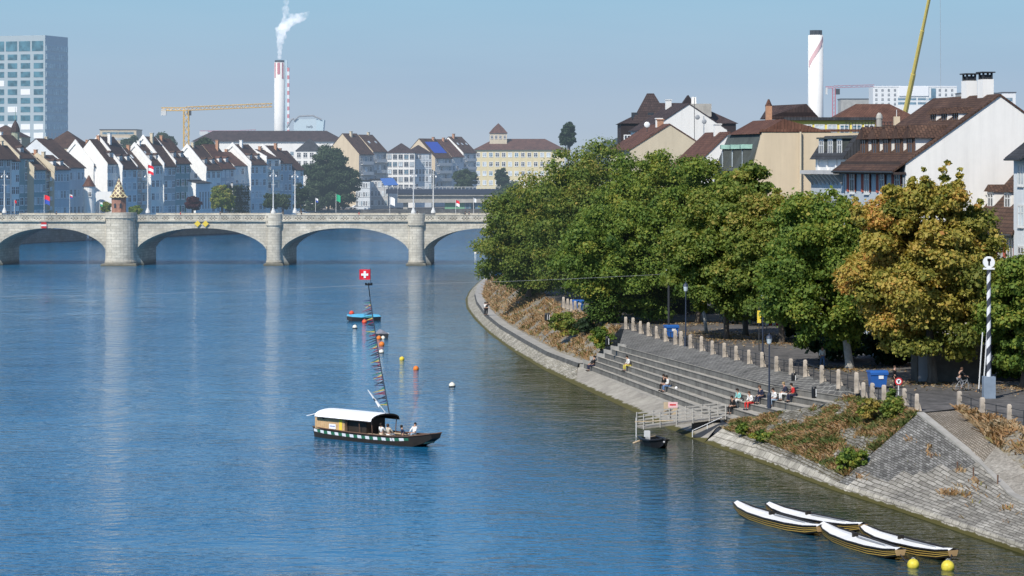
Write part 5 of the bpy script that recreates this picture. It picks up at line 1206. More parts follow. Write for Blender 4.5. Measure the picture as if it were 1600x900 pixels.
mb = MB(); q = (1018-970)*.11; Hs = HC+6.8-Z1; mb.add([(q-3.6,0,Hs),(q+3.6,0,Hs),(q+3.0,9,Hs),(q-3.0,9,Hs),(q-.6,3.5,Hs+5.3),(q+.6,3.5,Hs+5.3)], [(0,1,5,4),(1,2,5),(2,3,4,5),(3,0,4)]); mb.build('roof_peak', M['roof_dark'], sh)
mb = MB(); mb.prism([(10,2.5,Hs+2.4),(13.6,2.5,Hs+2.4),(11.8,2.5,Hs+5.0)], (0,4,0)); mb.build('roof_gable', M['roof_dark'], sh)
for xx in (2.4, 5.2, 13.5): put(wmesh(.8,.8,'metal_dark','pane_dark',None,False), 'window', sh, xx, 1.0, Hs+1.0)
mb = MB(); mb.box(11.5,15.5,-1,4,Hs+1.2,Hs+3.4); mb.build('lift_housing', M['concrete'], sh)
mb = MB(); mb.box(12.2,13.0,.5,1.3,Hs+3.4,Hs+4.6); mb.build('chimney', M[W], sh)
an = thing('aerial', P(1085, 208, 419), 'thin roof aerial mast with small dishes in front of the slate house', 'aerial'); mb = MB(); mb.tube([(0,0,-1),(0,0,5.8)], .05, 5); mb.build('mast', M['metal_dark'], an)
for zz, xx in ((2.6,.5),(1.9,1.6)): MB().ball((xx,0,zz), .4, .15, .4).build('dish', M['metal_grey'], an)
dsh = thing('satellite_dish', P(1011, 198, 385), 'round white satellite dish on the roof beside the beige gable', 'dish'); MB().ball((0,0,.3), .45, .14, .45).build('dish', M['white_paint'], dsh); MB().tube([(0,0,-.8),(0,.1,.3)], .05, 5).build('bracket', M['metal_dark'], dsh)
yh = block('yellow_house', 1232, 1368, 188, 215, 300, 'bright yellow upper storey under a flat dark roof above the beige wall', 'plaster_brightyellow', depth=9, rows=1, cols=7, zb=Z1, ww=.9, wh=.9, roof='roof_slate', over=.5, group=RG)
s = .075; Hy = HC+67*.075-Z1
mb = MB(); mb.prism([(.9,1,Hy+.2),(3.6,1,Hy+.2),(2.2,1,Hy+1.75)], (0,.4,0)); mb.build('dormer_gable', M['plaster_cream'], yh)
mb = MB(); mb.add([(-2.8,.9,Hy+.2),(3.8,.9,Hy+.2),(3.8,6,Hy+.2),(-2.8,6,Hy+.2),(2.2,.7,Hy+1.95),(-2.0,3.5,Hy+1.8),(2.2,6,Hy+1.8)], [(0,4,5),(0,1,4),(1,2,6,4),(2,3,5,6),(3,0,5),(4,6,5)]); mb.build('dormer_roof', M['roof_dark'], yh)
ob = thing('brick_chimney', P(1201, 190, 298), 'slim orange brick chimney with pointed cap left of the yellow storey', 'chimney', RG); MB().box(-.35,.35,-.4,.4,-2,1.8).build('stack', M['chimney_brick'], ob); MB().lathe([(.45,1.8),(.3,2.1),(.1,2.6)], n=6).build('cap', M['roof_red'], ob)
block('long_house', 1292, 1450, 196, 215, 345, 'long brown tiled roof spreading behind the yellow storey', 'plaster_cream', depth=9, hip=3.0, roof='roof_red', zb=Z1, group=RG, over=.6)
vp = thing('vent_pipe', P(1374, 212, 262), 'pale round topped vent pipe standing on the roof terrace', 'vent'); MB().lathe([(.3,-.5),(.3,1.7),(.36,1.75),(.3,2.1),(.12,2.35)], n=10).build('pipe', M['concrete'], vp)
bx_ = thing('roof_box', P(1401, 205, 262), 'small beige box on a pole on the roof terrace', 'box'); MB().box(-.3,.3,-.3,.3,.6,1.5).build('casing', M['plaster_beige'], bx_); MB().tube([(0,0,-1),(0,0,2.2)], .04, 5).build('pole', M['light_frame'], bx_)
rhouse('gabled_house', 1592, 352, 206, L=11, D=12, ze=16.2, zr=22.4, label='brown roofed house with three small white cheeked dormers at the right edge', wall=W, front='plaster_grey', roof='roof_brown', cols=3, rows=3, dorm=3, chim=0, over=.7, seed=7, shutter='shutter_red')
rhouse('corner_house', 1607, 240, 203, L=3, D=9, ze=22.1, zr=25.5, label='pale blue house cut off by the right edge with a dark roof overhang', wall='plaster_lightblue', roof='roof_slate', cols=1, rows=5, chim=0, over=.7, seed=9)
kw = thing('kiosk', G(1433, 597, Z1), 'low flat dark kiosk block standing in tree shade behind the benches', 'kiosk')
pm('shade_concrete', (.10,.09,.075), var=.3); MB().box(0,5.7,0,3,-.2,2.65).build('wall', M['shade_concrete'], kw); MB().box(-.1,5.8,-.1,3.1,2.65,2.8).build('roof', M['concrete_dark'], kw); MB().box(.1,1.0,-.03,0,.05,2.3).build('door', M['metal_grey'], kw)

# ------------------------------------------------------------------ bollards and railings
BL = [(977.6,514),(989,516.5),(1000.6,521),(1013,524.7),(1025.6,528.5),(1039.6,533),(1055,537.5),(1064,539.5),(1078.6,543.5),(1096,548),(1112.8,553),(1131.5,557.6),(1150,562.4),(1170,568),(1190.5,573),(1213,579.3),(1235.6,583.5),(1258,587.5),(1284,595.5),(1310,602.5),(1338,609),(1349,624),(1363,624),(1381,630),(1413,633),(1432.5,642)]
BR_ = [(1499,638.5),(1535,651.5),(1577,660.5),(1622,671)]
BF = [(880.5,481),(887,483),(893,485),(898.5,487.5),(905,489),(929,497.5),(817,449.5),(812,446.5)]
bol = None
def bollard(px, py, label, group):
    global bol
    p = G(px, py, Z1)
    if bol is None:
        mb = MB(); mb.add([(-.15,-.15,-.25),(.15,-.15,-.25),(.15,.15,-.25),(-.15,.15,-.25),(-.14,-.14,1.15),(.14,-.14,1.15),(.14,.14,1.15),(-.14,.14,1.15),(-.09,-.09,1.24),(.09,-.09,1.24),(.09,.09,1.24),(-.09,.09,1.24)],
            [(0,1,5,4),(1,2,6,5),(2,3,7,6),(3,0,4,7),(4,5,9,8),(5,6,10,9),(6,7,11,10),(7,4,8,11),(8,9,10,11)])
        mb.prism([(.14,.06,-.2),(.42,.06,-.2),(.15,.06,.75)], (0,-.12,0))
        bol = mb.build('bollard', M['granite']); bol.location = p; tag(bol, label, 'bollard', group); return bol
    o = bol.copy(); COL.objects.link(o); o.location = p; o.rotation_euler.z = rnd.uniform(-.15,.15); s = rnd.uniform(.94,1.06); o.scale = (s,s,s); tag(o, label, 'bollard', group); return o
for i, (x, y) in enumerate(BL[:21]): bollard(x, y, 'granite bollard in the long curved row above the seating steps', 'granite bollards above the steps')
for i, (x, y) in enumerate(BL[21:]): bollard(x, y, ['granite bollard in front of the blue bin, nearest the steps', 'granite bollard before the blue bin, second from the steps', 'granite bollard just left of the ivy clump', 'granite bollard between the ivy clump and the ramp', 'granite bollard at the left corner of the ramp head'][i], 'granite bollards round the head of the ramp')
for i, (x, y) in enumerate(BR_): bollard(x, y, ['granite bollard at the right corner of the ramp head', 'second granite bollard to the right of the ramp', 'third granite bollard right of the ramp, above orange grass', 'granite bollard at the right edge of the photo'][i], 'granite bollards right of the ramp')
for i, (x, y) in enumerate(BF): bollard(x, y, 'granite bollard far off at the tree shaded river bend', 'far granite bollards at the bend')
def railing(pts, label):
    ps = [G(x, y, Z1)+Vector((.05,.12,0)) for x, y in pts]; root = thing('iron_railing', ps[0], label, 'railing'); o_ = ps[0]
    mb = MB()
    for a, b in zip(ps, ps[1:]):
        for z in (.95, .5): mb.tube([a-o_+Vector((0,0,z)), b-o_+Vector((0,0,z))], .025, 5)
    mb.build('rail', M['metal_dark'], root); 
    for a, b in zip(ps, ps[1:]):
        m_ = a.lerp(b, .5)-o_; mb = MB(); mb.tube([m_+Vector((0,0,-.1)), m_+Vector((0,0,1.0))], .035, 5); mb.build('post', M['metal_dark'], root)
railing(BL[:21], 'dark iron railing linking the bollards above the steps')
railing(BL[21:], 'short dark iron railing between the bollards left of the ramp')
railing(BR_, 'dark iron railing between the bollards right of the ramp')

# ------------------------------------------------------------------ street furniture
def bin_(p, label, rz=0.0, s=1.0):
    r_ = thing('wheelie_bin', p, label, 'bin', None, rz); mb = MB()
    mb.add([(-.5*s,-.4*s,.12),(.5*s,-.4*s,.12),(.5*s,.4*s,.12),(-.5*s,.4*s,.12),(-.62*s,-.5*s,1.15*s),(.62*s,-.5*s,1.15*s),(.62*s,.5*s,1.15*s),(-.62*s,.5*s,1.15*s)], [(0,3,2,1),(0,1,5,4),(1,2,6,5),(2,3,7,6),(3,0,4,7),(4,5,6,7)])
    mb.box(-.66*s,.66*s,-.54*s,-.5*s,1.0*s,1.15*s); mb.build('body', M['blue_plastic'], r_)
    mb = MB(); mb.prism([(-.66*s,-.55*s,1.15*s),(-.66*s,.55*s,1.15*s),(-.66*s,.5*s,1.28*s),(-.66*s,-.3*s,1.3*s)], (1.32*s,0,0)); mb.build('lid', M['blue_plastic'], r_)
    for x in (-.4, .4): MB().tube([(x*s-.05,-.35*s,.1),(x*s+.05,-.35*s,.1)], .1, 10).build('wheel', M['black_paint'], r_)
    mb = MB(); mb.box(-.05*s,.3*s,-.51*s,-.485*s,.72*s,.95*s); mb.build('sticker', M['white_paint'], r_); return r_
bin_(G(1050,530,Z1)+Vector((0,1.2,0)), 'blue wheeled rubbish container behind the bollards above the steps', .2)
bin_(G(1371,607,Z1), 'blue wheeled rubbish container under the yellow tree by the sign', .15, 1.05)
bin_(G(903,486,Z1), 'blue rubbish container far off behind the bollards at the bend', .1)
bb = MB(); bb.box(-.55,.55,-.05,.05,0,1.3); bb.box(-.2,.2,-.06,-.05,.5,.9,1); o = bb.build('notice_board', [M['blue_plastic'], M['white_paint']]); o.location = G(779,433,Z1)+Vector((0,0,.3)); tag(o, 'small blue board standing at the water end of the river bend', 'board')
def lbin(p, label):
    r_ = thing('litter_bin', p, label, 'litter bin'); MB().lathe([(.16,0),(.19,.08),(.19,.72),(.16,.8)], n=12).build('body', M['black_paint'], r_); mb = MB(); mb.box(.1,.16,-.18,-.13,.12,.7); mb.build('strip', M['light_frame'], r_)
    MB().lathe([(.2,.8),(.17,.86),(.04,.88)], n=12).build('lid', M['metal_dark'], r_)
lbin(G(853.5,501,3.3), 'first of two dark litter bins on the far slope, left'); lbin(G(949,540,ZS+.1), 'dark litter bin on top of the wall at the left end of the steps')
lbin(G(1272,622,ZS), 'dark litter bin with pale strip at the right end of the top step'); lbin(G(1240,600,ZS+.1), 'dark litter bin beside the tall lamp post at the steps')
lbin(G(856.5,501,3.3), 'second of two dark litter bins on the far slope, right')
# lamp posts
def lamp(p, h, label, first=[None]):
    if first[0] is None:
        r_ = thing('street_lamp', p, label, 'street lamp'); MB().lathe([(.16,-.3),(.16,.7),(.08,.9),(.07,1)], n=10).build('base', M['iron_blue'], r_)
        MB().tube([(0,0,.9),(0,0,4.6)], [.075,.05], 8).build('pole', M['iron_blue'], r_)
        hd = MB().lathe([(.05,4.55),(.16,4.65),(.22,5.05)], n=8).build('lantern', M['pane_light'], r_); MB().lathe([(.27,5.05),(.2,5.2),(.05,5.32),(.03,5.45)], n=8).build('cap', M['iron_blue'], hd)
        first[0] = r_; return r_
    return dup(first[0], p, 0, label, (1, 1, h/5.4))
lamp(G(1202,632,2.95), 5.4, 'tall dark lamp post rising from the steps by the seated people'); lamp(G(1192,571,Z1), 6.6, 'dark lamp post behind the bollards left of the yellow sign'); lamp(G(1071.5,541,Z1), 5.9, 'dark lamp post right of the farther blue container')
# striped column
sc_ = thing('striped_column', G(1545,622,Z1), 'tall column with white and dark spiral stripes and a white disc on top', 'column')
m, n, b = newmat('spiral_paint'); v = coords(n, 'object'); s = N(n, 'SeparateXYZ'); n.links.new(v, s.inputs[0])
at_ = N(n, 'Math', operation='ARCTAN2'); n.links.new(s.outputs[1], at_.inputs[0]); n.links.new(s.outputs[0], at_.inputs[1])
dv = N(n, 'Math', operation='DIVIDE'); n.links.new(at_.outputs[0], dv.inputs[0]); dv.inputs[1].default_value = 2*math.pi
md = N(n, 'Math', operation='DIVIDE'); n.links.new(s.outputs[2], md.inputs[0]); md.inputs[1].default_value = 1.15
aa = N(n, 'Math', operation='SUBTRACT'); n.links.new(md.outputs[0], aa.inputs[0]); n.links.new(dv.outputs[0], aa.inputs[1])
fr = N(n, 'Math', operation='FRACT'); n.links.new(aa.outputs[0], fr.inputs[0]); gt_ = N(n, 'Math', operation='GREATER_THAN'); n.links.new(fr.outputs[0], gt_.inputs[0]); gt_.inputs[1].default_value = .5
n.links.new(mix(n, gt_.outputs[0], (.045,.05,.065), (.70,.70,.70)), b.inputs['Base Color']); M['spiral'] = m
MB().lathe([(.165,1.2),(.145,9.2)], n=16).build('shaft', M['spiral'], sc_)
pm('cabinet_blue', (.20,.25,.31), var=.15); MB().box(-.42,.42,-.4,.4,-.1,1.55).build('cabinet', M['cabinet_blue'], sc_)
MB().box(-.4,.4,-.12,.12,9.2,9.32).build('bracket', M['white_paint'], sc_)
mb = MB(); mb.tube([(0,-.1,9.72),(0,.1,9.72)], .42, 24); mb.build('disc', M['white_paint'], sc_); mb = MB(); mb.box(-.06,.06,-.13,-.105,9.5,9.9); mb.box(-.12,.12,-.13,-.105,9.82,9.98); mb.build('emblem', M['black_paint'], sc_)
for k, dx in enumerate((0, 7)):
    q = thing('flag_mast', G(1529+dx, 613+k, Z1), ['left one of two thin white masts beside the striped column', 'right one of two thin white masts beside the striped column'][k], 'mast')
    MB().tube([(0,0,0),(.3-.0*k,0,4.4)], .05, 6).build('pole', M['light_frame'], q); MB().lathe([(.14,0),(.1,.25)], n=8).build('base', M['metal_dark'], q)
# signs
ns2 = thing('road_sign', G(1404,632,4.4), 'round red ringed white sign on a short post by the ivy clump', 'sign'); MB().tube([(0,0,-.3),(0,0,1.75)], .045, 6).build('post', M['light_frame'], ns2)
mb = MB(); mb.tube([(0,-.05,1.62),(0,-.02,1.62)], .27, 20); di = mb.build('disc', M['red_paint'], ns2); mb = MB(); mb.tube([(0,-.06,1.62),(0,-.05,1.62)], .18, 20); mb.build('face', M['white_paint'], di)
mb = MB(); mb.box(-.05,.05,-.066,-.061,1.53,1.65); mb.box(-.09,.09,-.066,-.061,1.65,1.7); mb.build('symbol', M['black_paint'], di)
ys = thing('yellow_sign', G(1186,548,Z1), 'upright yellow sign board on a post under the thinning tree', 'sign'); MB().tube([(0,0,0),(0,0,4)], .05, 6).build('post', M['metal_dark'], ys); mb = MB(); mb.box(-.17,.17,-.08,-.04,2.5,3.6); mb.build('board', M['flag_yellow'], ys)
rb = thing('road_barrier', G(1209,522,Z1), 'red and white striped road barrier in the tree shade', 'barrier'); mb = MB()
for k in range(5): mb.box(-.85+k*.34,-.51+k*.34,-.04,.04,.85,1.15,k % 2)
mb.build('plank', [M['white_paint'], M['red_paint']], rb)
for x in (-.7,.7): mb = MB(); mb.box(x-.05,x+.05,-.25,.25,-.02,.06); mb.box(x-.04,x+.04,-.04,.04,0,.9); mb.build('foot', M['metal_grey'], rb)

# ------------------------------------------------------------------ people
SKIN = pm('skin', (.50,.30,.21), var=.05, rough=.6)
def cm(name, c): return pm('cloth_'+name, c, var=.12, scale=6, rough=.9)
CL = {k: cm(k, c) for k, c in dict(white=(.72,.71,.68), navy=(.025,.03,.06), black=(.015,.015,.017), red=(.55,.03,.03), teal=(.25,.55,.52), jeans=(.10,.17,.30), lightjeans=(.32,.42,.52), yellow=(.55,.47,.10), grey=(.2,.2,.21), cream=(.6,.52,.4)).items()}
HAIRM = {'dark': pm('hair_dark', (.02,.014,.01), var=.1), 'brown': pm('hair_brown', (.09,.05,.03), var=.1), 'fair': pm('hair_fair', (.35,.25,.13), var=.1), 'grey': pm('hair_grey', (.35,.34,.33), var=.1)}
def joints(pose):
    J = dict(pel=(0,0,.95), spi=(0,.01,1.16), che=(0,0,1.36), nec=(0,.01,1.50), chin=(0,-.02,1.575), head=(0,-.02,1.655), top=(0,-.005,1.735),
             shL=(.19,.01,1.43), elL=(.25,.03,1.15), wrL=(.25,-.07,.90), shR=(-.19,.01,1.43), elR=(-.25,.03,1.15), wrR=(-.25,-.07,.90),
             hiL=(.095,0,.90), knL=(.10,-.03,.50), anL=(.10,.03,.09), toL=(.11,-.16,.035), hiR=(-.095,0,.90), knR=(-.10,-.03,.50), anR=(-.10,.03,.09), toR=(-.11,-.16,.035))
    if pose == 'walk': J.update(knL=(.10,-.17,.52), anL=(.10,-.24,.12), toL=(.11,-.43,.08), knR=(-.10,.04,.50), anR=(-.10,.27,.14), toR=(-.11,.13,.04), elL=(.25,.10,1.16), wrL=(.24,.12,.92), elR=(-.25,-.04,1.15), wrR=(-.23,-.22,.97))
    if pose == 'photo': J.update(elL=(.26,-.22,1.35), wrL=(.10,-.34,1.58), elR=(-.26,-.22,1.35), wrR=(-.10,-.34,1.58))
    if pose in ('sit', 'lean'):
        dz = -.85
        for k in ('pel','spi','che','nec','chin','head','top','shL','shR','elL','elR','wrL','wrR','hiL','hiR'): J[k] = (J[k][0], J[k][1], J[k][2]+dz)
        J.update(knL=(.13,-.44,.10), anL=(.13,-.42,-.33), toL=(.14,-.60,-.39), knR=(-.13,-.46,.10), anR=(-.12,-.44,-.33), toR=(-.13,-.62,-.39), elL=(.27,-.10,.31), wrL=(.13,-.32,.20), elR=(-.27,-.10,.31), wrR=(-.12,-.34,.21))
        lean = -.16 if pose == 'sit' else .10
        for k, f in (('spi',.3),('che',.75),('nec',1.05),('chin',1.25),('head',1.35),('top',1.4),('shL',.85),('shR',.85)): J[k] = (J[k][0], J[k][1]+lean*f, J[k][2]-abs(lean)*.12*f)
    if pose == 'ride': 
        for k in ('knL','anL','toL'): pass
        J.update(knL=(.12,-.36,.72), anL=(.13,-.22,.32), toL=(.13,-.40,.28), knR=(-.12,-.30,.62), anR=(-.13,-.10,.20), toR=(-.13,-.28,.16), che=(0,-.12,1.34), spi=(0,-.04,1.16), nec=(0,-.18,1.47), chin=(0,-.23,1.54), head=(0,-.25,1.62), top=(0,-.24,1.70), shL=(.19,-.13,1.41), shR=(-.19,-.13,1.41), elL=(.25,-.33,1.22), wrL=(.22,-.55,1.10), elR=(-.25,-.33,1.22), wrR=(-.22,-.55,1.10))
    return {k: Vector(v) for k, v in J.items()}
def skin_mesh(name, chains, root):
    vs, idx, ed, rad = [], {}, [], []
    def vid(k, p, r):
        if k not in idx: idx[k] = len(vs); vs.append(p); rad.append(r)
        return idx[k]
    for ch in chains:
        ids = [vid(*c) for c in ch]
        for a, b in zip(ids, ids[1:]): ed.append((a, b))
    me = bpy.data.meshes.new(name); me.from_pydata(vs, ed, []); o = bpy.data.objects.new('tmp', me); COL.objects.link(o)
    o.modifiers.new('skin', 'SKIN'); me.skin_vertices  # layer is made by the modifier below if missing
    if not me.skin_vertices: 
        bpy.context.view_layer.objects.active = o; bpy.ops.mesh.customdata_skin_add()
    sv = me.skin_vertices[0].data
    for i, r in enumerate(rad): sv[i].radius = (r, r); sv[i].use_root = (i == idx[root])
    s = o.modifiers.new('sub', 'SUBSURF'); s.levels = 1; s.render_levels = 1
    bpy.context.view_layer.update(); dg = bpy.context.evaluated_depsgraph_get()
    out = bpy.data.meshes.new_from_object(o.evaluated_get(dg)); out.name = name
    out.polygons.foreach_set('use_smooth', [True]*len(out.polygons)); bpy.data.objects.remove(o); return out
PC = {}
def person_meshes(pose):
    if pose in PC: return PC[pose]
    J = joints(pose); mid = lambda a, b, t=.5: J[a].lerp(J[b], t)
    def c(k, r): return (k, J[k], r)
    ch = [[c('pel',.125), c('spi',.12), c('che',.135), c('nec',.055), c('chin',.065), c('head',.09), c('top',.07)],
          [c('chin',.065), ('nose', mid('chin','head')+Vector((0,-.105,0)), .012)]]
    for S in 'LR':
        ch.append([c('che',.135), c('sh'+S,.062), c('el'+S,.042), c('wr'+S,.028)])
        w_, e_ = J['wr'+S], J['el'+S]; d_ = (w_-e_).normalized(); pl = w_+d_*.07; sx = 1 if S == 'L' else -1
        sd_ = d_.cross(Vector((0,1,0))); sd_ = Vector((0,1,0)) if sd_.length < .2 else sd_.normalized()
        ch.append([c('wr'+S,.028), ('pa'+S, pl, .032)])
        for q, (o_, l_) in enumerate(((-.03,.07),(-.01,.085),(.01,.08),(.03,.06))):
            f0 = pl+sd_*o_+d_*.02; ch.append([('pa'+S, pl, .032), (f'f{q}{S}', f0+d_*.02, .0095), (f'g{q}{S}', f0+d_*l_*.7+Vector((0,-.012,0)), .009), (f'h{q}{S}', f0+d_*l_+Vector((0,-.03,0)), .008)])
        ch.append([('pa'+S, pl, .032), ('t'+S, w_+d_*.05+sd_*.05*-1+Vector((0,-.02,0)), .011), ('u'+S, w_+d_*.09-sd_*.055+Vector((0,-.035,0)), .009)])
        ch.append([c('pel',.125), c('hi'+S,.088), c('kn'+S,.055), c('an'+S,.038), c('to'+S,.035)])
    body = skin_mesh('body', ch, 'pel')
    sh = [[('w', J['pel'].lerp(J['spi'],.25), .145), c('spi',.14), c('che',.152), ('nk', mid('che','nec',.6), .075)]]
    for S in 'LR': sh.append([c('che',.152), c('sh'+S,.078), c('el'+S,.058), ('cu'+S, mid('el'+S,'wr'+S,.8), .045)])
    shirt = skin_mesh('shirt', sh, 'w')
    tr_ = []
    for S in 'LR': tr_.append([('w', J['pel']+Vector((0,0,.03)), .142), c('hi'+S,.102), c('kn'+S,.072), ('cf'+S, mid('kn'+S,'an'+S,.9), .058)])
    trous = skin_mesh('trousers', tr_, 'w')
    shoes = MB()
    for S in 'LR':
        a, t = J['an'+S], J['to'+S]; m_ = a.lerp(t, .55); shoes.ball((m_.x, m_.y, min(a.z,t.z)+.02), .055, .14, .05, 10, 6)
    shoe = shoes.mesh('shoes', CL['black'], True)
    hb_ = MB(); h = J['head']; hb_.ball((h.x, h.y+.025, h.z+.035), .108, .112, .105, 12, 8); hb_.ball((h.x, h.y+.06, h.z-.03), .09, .06, .10, 10, 6); hair = hb_.mesh('hair', HAIRM['dark'], True)
    ey = MB()
    for sx in (-.033,.033): ey.ball((h.x+sx, h.y-.088, h.z-.01), .011, nu=6, nv=4)
    eyes = ey.mesh('eyes', M['black_paint'], True)
    mats = [(body,'skin'),(shirt,'s'),(trous,'t'),(shoe,'h')]
    for me in (body, shirt, trous):
        if not me.materials: me.materials.append(SKIN)
    PC[pose] = (body, shirt, trous, shoe, hair, eyes); return PC[pose]
def person(p, rz, pose, shirt, trousers, hair, label, s=1.0):
    me = person_meshes(pose); root = thing('person', p, label, 'person', None, rz)
    def ch(nm_, m_, mat): 
        o = link(nm_, m_, root); o.material_slots[0].link = 'OBJECT'; o.material_slots[0].material = mat; return o
    ch('body', me[0], SKIN); ch('shirt', me[1], CL[shirt]); ch('trousers', me[2], CL[trousers]); ch('shoes', me[3], CL['black'] if trousers != 'red' else CL['navy']); ch('hair', me[4], HAIRM[hair]); link('eyes', me[5], root)
    root.scale = (s,s,s); return root
down = Vector((-.93,-.36)); rzd = math.atan2(down.x, -down.y)     # facing the river: -Y turned to the down direction
rzd = math.atan2(-down.y, -down.x) + math.pi/2 - math.pi*0
rzd = math.atan2(down.y, down.x) + math.pi/2
def on_step(px, py):
    best = None
    for k in range(0, NS+1):
        for i in range(nn):
            q = lp(i, k/NS); X = CX+q.x*F/q.y; Y = HY+(HC-q.z)*F/q.y; e = (X-px)**2+(Y-py)**2*1.2
            if best is None or e < best[0]: best = (e, q)
    q = best[1].copy(); return q + Vector((.13,.04,.0))
ST = [((928,570),'lean','black','navy','dark','person in dark clothes sitting at the left end of the steps'),
      ((984,572),'sit','white','yellow','dark','person in white shirt and yellow trousers sitting on the upper left steps'),
      ((1037,606),'sit','black','black','dark','person in black beside the one in white on the middle steps'),
      ((1045,606),'sit','white','jeans','dark','person in white top and blue jeans on the middle steps'),
      ((1143,633),'sit','black','black','dark','person in black sitting left of the teal top behind the gangway'),
      ((1151,633),'sit','teal','white','dark','person in teal top sitting at the right foot of the steps'),
      ((1176,627),'sit','white','red','brown','person in red trousers sitting near the lamp post'),
      ((1184,627),'sit','navy','navy','brown','person in navy beside the one in red trousers'),
      ((1214,622),'sit','white','lightjeans','dark','person in white shirt and pale jeans right of the lamp post'),
      ((1229,617),'sit','navy','white','fair','person in navy top and white trousers at the right end of the steps'),
      ((1237,616),'sit','red','navy','dark','person in red jacket at the right end of the steps')]
for (xy, pose, s_, t_, h_, lab) in ST: person(on_step(*xy), rzd+rnd.uniform(-.35,.35), pose, s_, t_, h_, lab, 1.12)
def bag(p, mat, label, s=.28):
    r_ = thing('bag', p, label, 'bag'); MB().ball((0,0,s*.6), s*.6, s*.4, s*.65, 10, 8).build('body', M[mat] if mat in M else CL[mat], r_); mb = MB(); mb.tube([(-.08,0,s*1.1),(-.05,0,s*1.45),(.05,0,s*1.45),(.08,0,s*1.1)], .02, 5); mb.build('strap', M['black_paint'], r_)
bag(on_step(1053,608), 'flag_white', 'white rucksack beside the person in jeans on the middle steps', .2); bag(on_step(1190,628), 'red_paint', 'red bag beside the person in navy near the lamp post', .22)
person(G(1285,575,Z1), .15, 'walk', 'white', 'jeans', 'brown', 'person in white shirt and jeans walking behind the bollards')
person(G(1398,607,Z1), 1.0, 'stand', 'black', 'black', 'brown', 'person in black standing in shade right of the blue container', .95)
person(G(758,493,1.35), 2.2, 'photo', 'white', 'black', 'dark', 'person with raised arms taking a picture on the lower path of the bend')
person(G(761,493,1.35), 1.9, 'photo', 'black', 'black', 'dark', 'person in black beside the one with raised arms on the lower path')
# bicycle and rider
def bicycle(p, rz, label):
    r_ = thing('bicycle', p, label, 'bicycle', None, rz)
    for y in (-.55, .5):
        mb = MB(); mb.tube([(0, y+.33*math.cos(a), .35+.33*math.sin(a)) for a in [2*math.pi*k/20 for k in range(21)]], .025, 6); w_ = mb.build('wheel', M['black_paint'], r_)
        mb = MB()
        for k in range(6): a = math.pi*k/6; mb.tube([(0,y+.32*math.cos(a),.35+.32*math.sin(a)),(0,y-.32*math.cos(a),.35-.32*math.sin(a))], .005, 3)
        mb.build('spokes', M['metal_grey'], w_)
    mb = MB()
    for a, b in (((0,.5,.35),(0,.0,.32)),((0,0,.32),(0,.2,.85)),((0,.2,.75),(0,-.42,.8)),((0,0,.32),(0,-.42,.75)),((0,.5,.35),(0,.2,.75)),((0,-.42,.95),(0,-.55,.35))): mb.tube([a, b], .022, 6)
    mb.build('frame', M['metal_grey'], r_); mb = MB(); mb.tube([(-.28,-.42,1.02),(0,-.45,.98),(.28,-.42,1.02)], .018, 6); mb.build('handlebar', M['black_paint'], r_); MB().ball((0,.22,.9), .08, .14, .04).build('saddle', M['black_paint'], r_); return r_
bicycle(G(1503,611,Z1), 1.9, 'bicycle ridden by the person in black near the striped column'); person(G(1503,611,Z1)+Vector((.22*math.sin(-1.9)*-1*-1,0,0)), 1.9, 'ride', 'black', 'grey', 'brown', 'person in black riding the bicycle in front of the kiosk')

# ------------------------------------------------------------------ ferry
pm('ferry_wood', (.54,.36,.19), var=.2, scale=3); pm('hull_dark', (.035,.028,.022), var=.2, rough=.5); pm('hull_green', (.03,.16,.09), var=.1); pm('wood_pale', (.45,.35,.23), var=.2, scale=3)
fa, fb = G(497,684), G(652,698); fd = (fb-fa); fd.z = 0; fl = 12.9
fc = (fa+fb)*.5; frz = math.atan2(-8.6, 9.3)
fe = thing('ferry', Vector((P(590,690,196).x, G(590,690).y, 0)), 'wooden passenger ferry with white barrel roof and green white checkered hull', 'ferry', None, frz)
def hull_sections(L, B, prof):       # prof: list of (x, half beam top, half beam bottom, z bottom, z top)
    return [[(x,-bb,zb),(x,-bt,zt),(x,bt,zt),(x,bb,zb)] for x, bt, bb, zb, zt in prof]
fp = [(-6.4,1.15,.95,-.1,.85),(-5,1.35,1.1,-.25,.80),(-2,1.5,1.2,-.3,.74),(1,1.5,1.2,-.3,.72),(3,1.4,1.1,-.25,.74),(4.6,1.15,.85,-.05,.82),(5.8,.85,.6,.35,.98),(6.6,.62,.45,.75,1.12)]
S_ = hull_sections(0, 0, fp); mb = MB()
for a, b in zip(S_, S_[1:]):
    for k in range(3):
        pass
    mb.quad(a[0],b[0],b[1],a[1]); mb.quad(a[3],b[3],b[2],a[2]); mb.quad(a[0],a[3],b[3],b[0])
    mb.quad((a[0][0],a[0][1]*.98,.28),(b[0][0],b[0][1]*.98,.28+max(0,b[0][2])),(b[3][0],b[3][1]*.98,.28+max(0,b[0][2])),(a[3][0],a[3][1]*.98,.28),1)
mb.poly(S_[0]); mb.poly(S_[-1]); mb.build('hull', [M['hull_dark'], M['wood_pale']], fe)
mb = MB()                            # checkered band, both sides
def sidept(x, f, s):
    for (x0,bt0,bb0,z0,t0),(x1,bt1,bb1,z1,t1) in zip(fp, fp[1:]):
        if x0 <= x <= x1:
            u = (x-x0)/(x1-x0); bt = bt0+(bt1-bt0)*u; bb = bb0+(bb1-bb0)*u; zb_ = z0+(z1-z0)*u; zt = t0+(t1-t0)*u
            return (x, s*(bb+(bt-bb)*f+.012), zb_+(zt-zb_)*f)
nck = 24
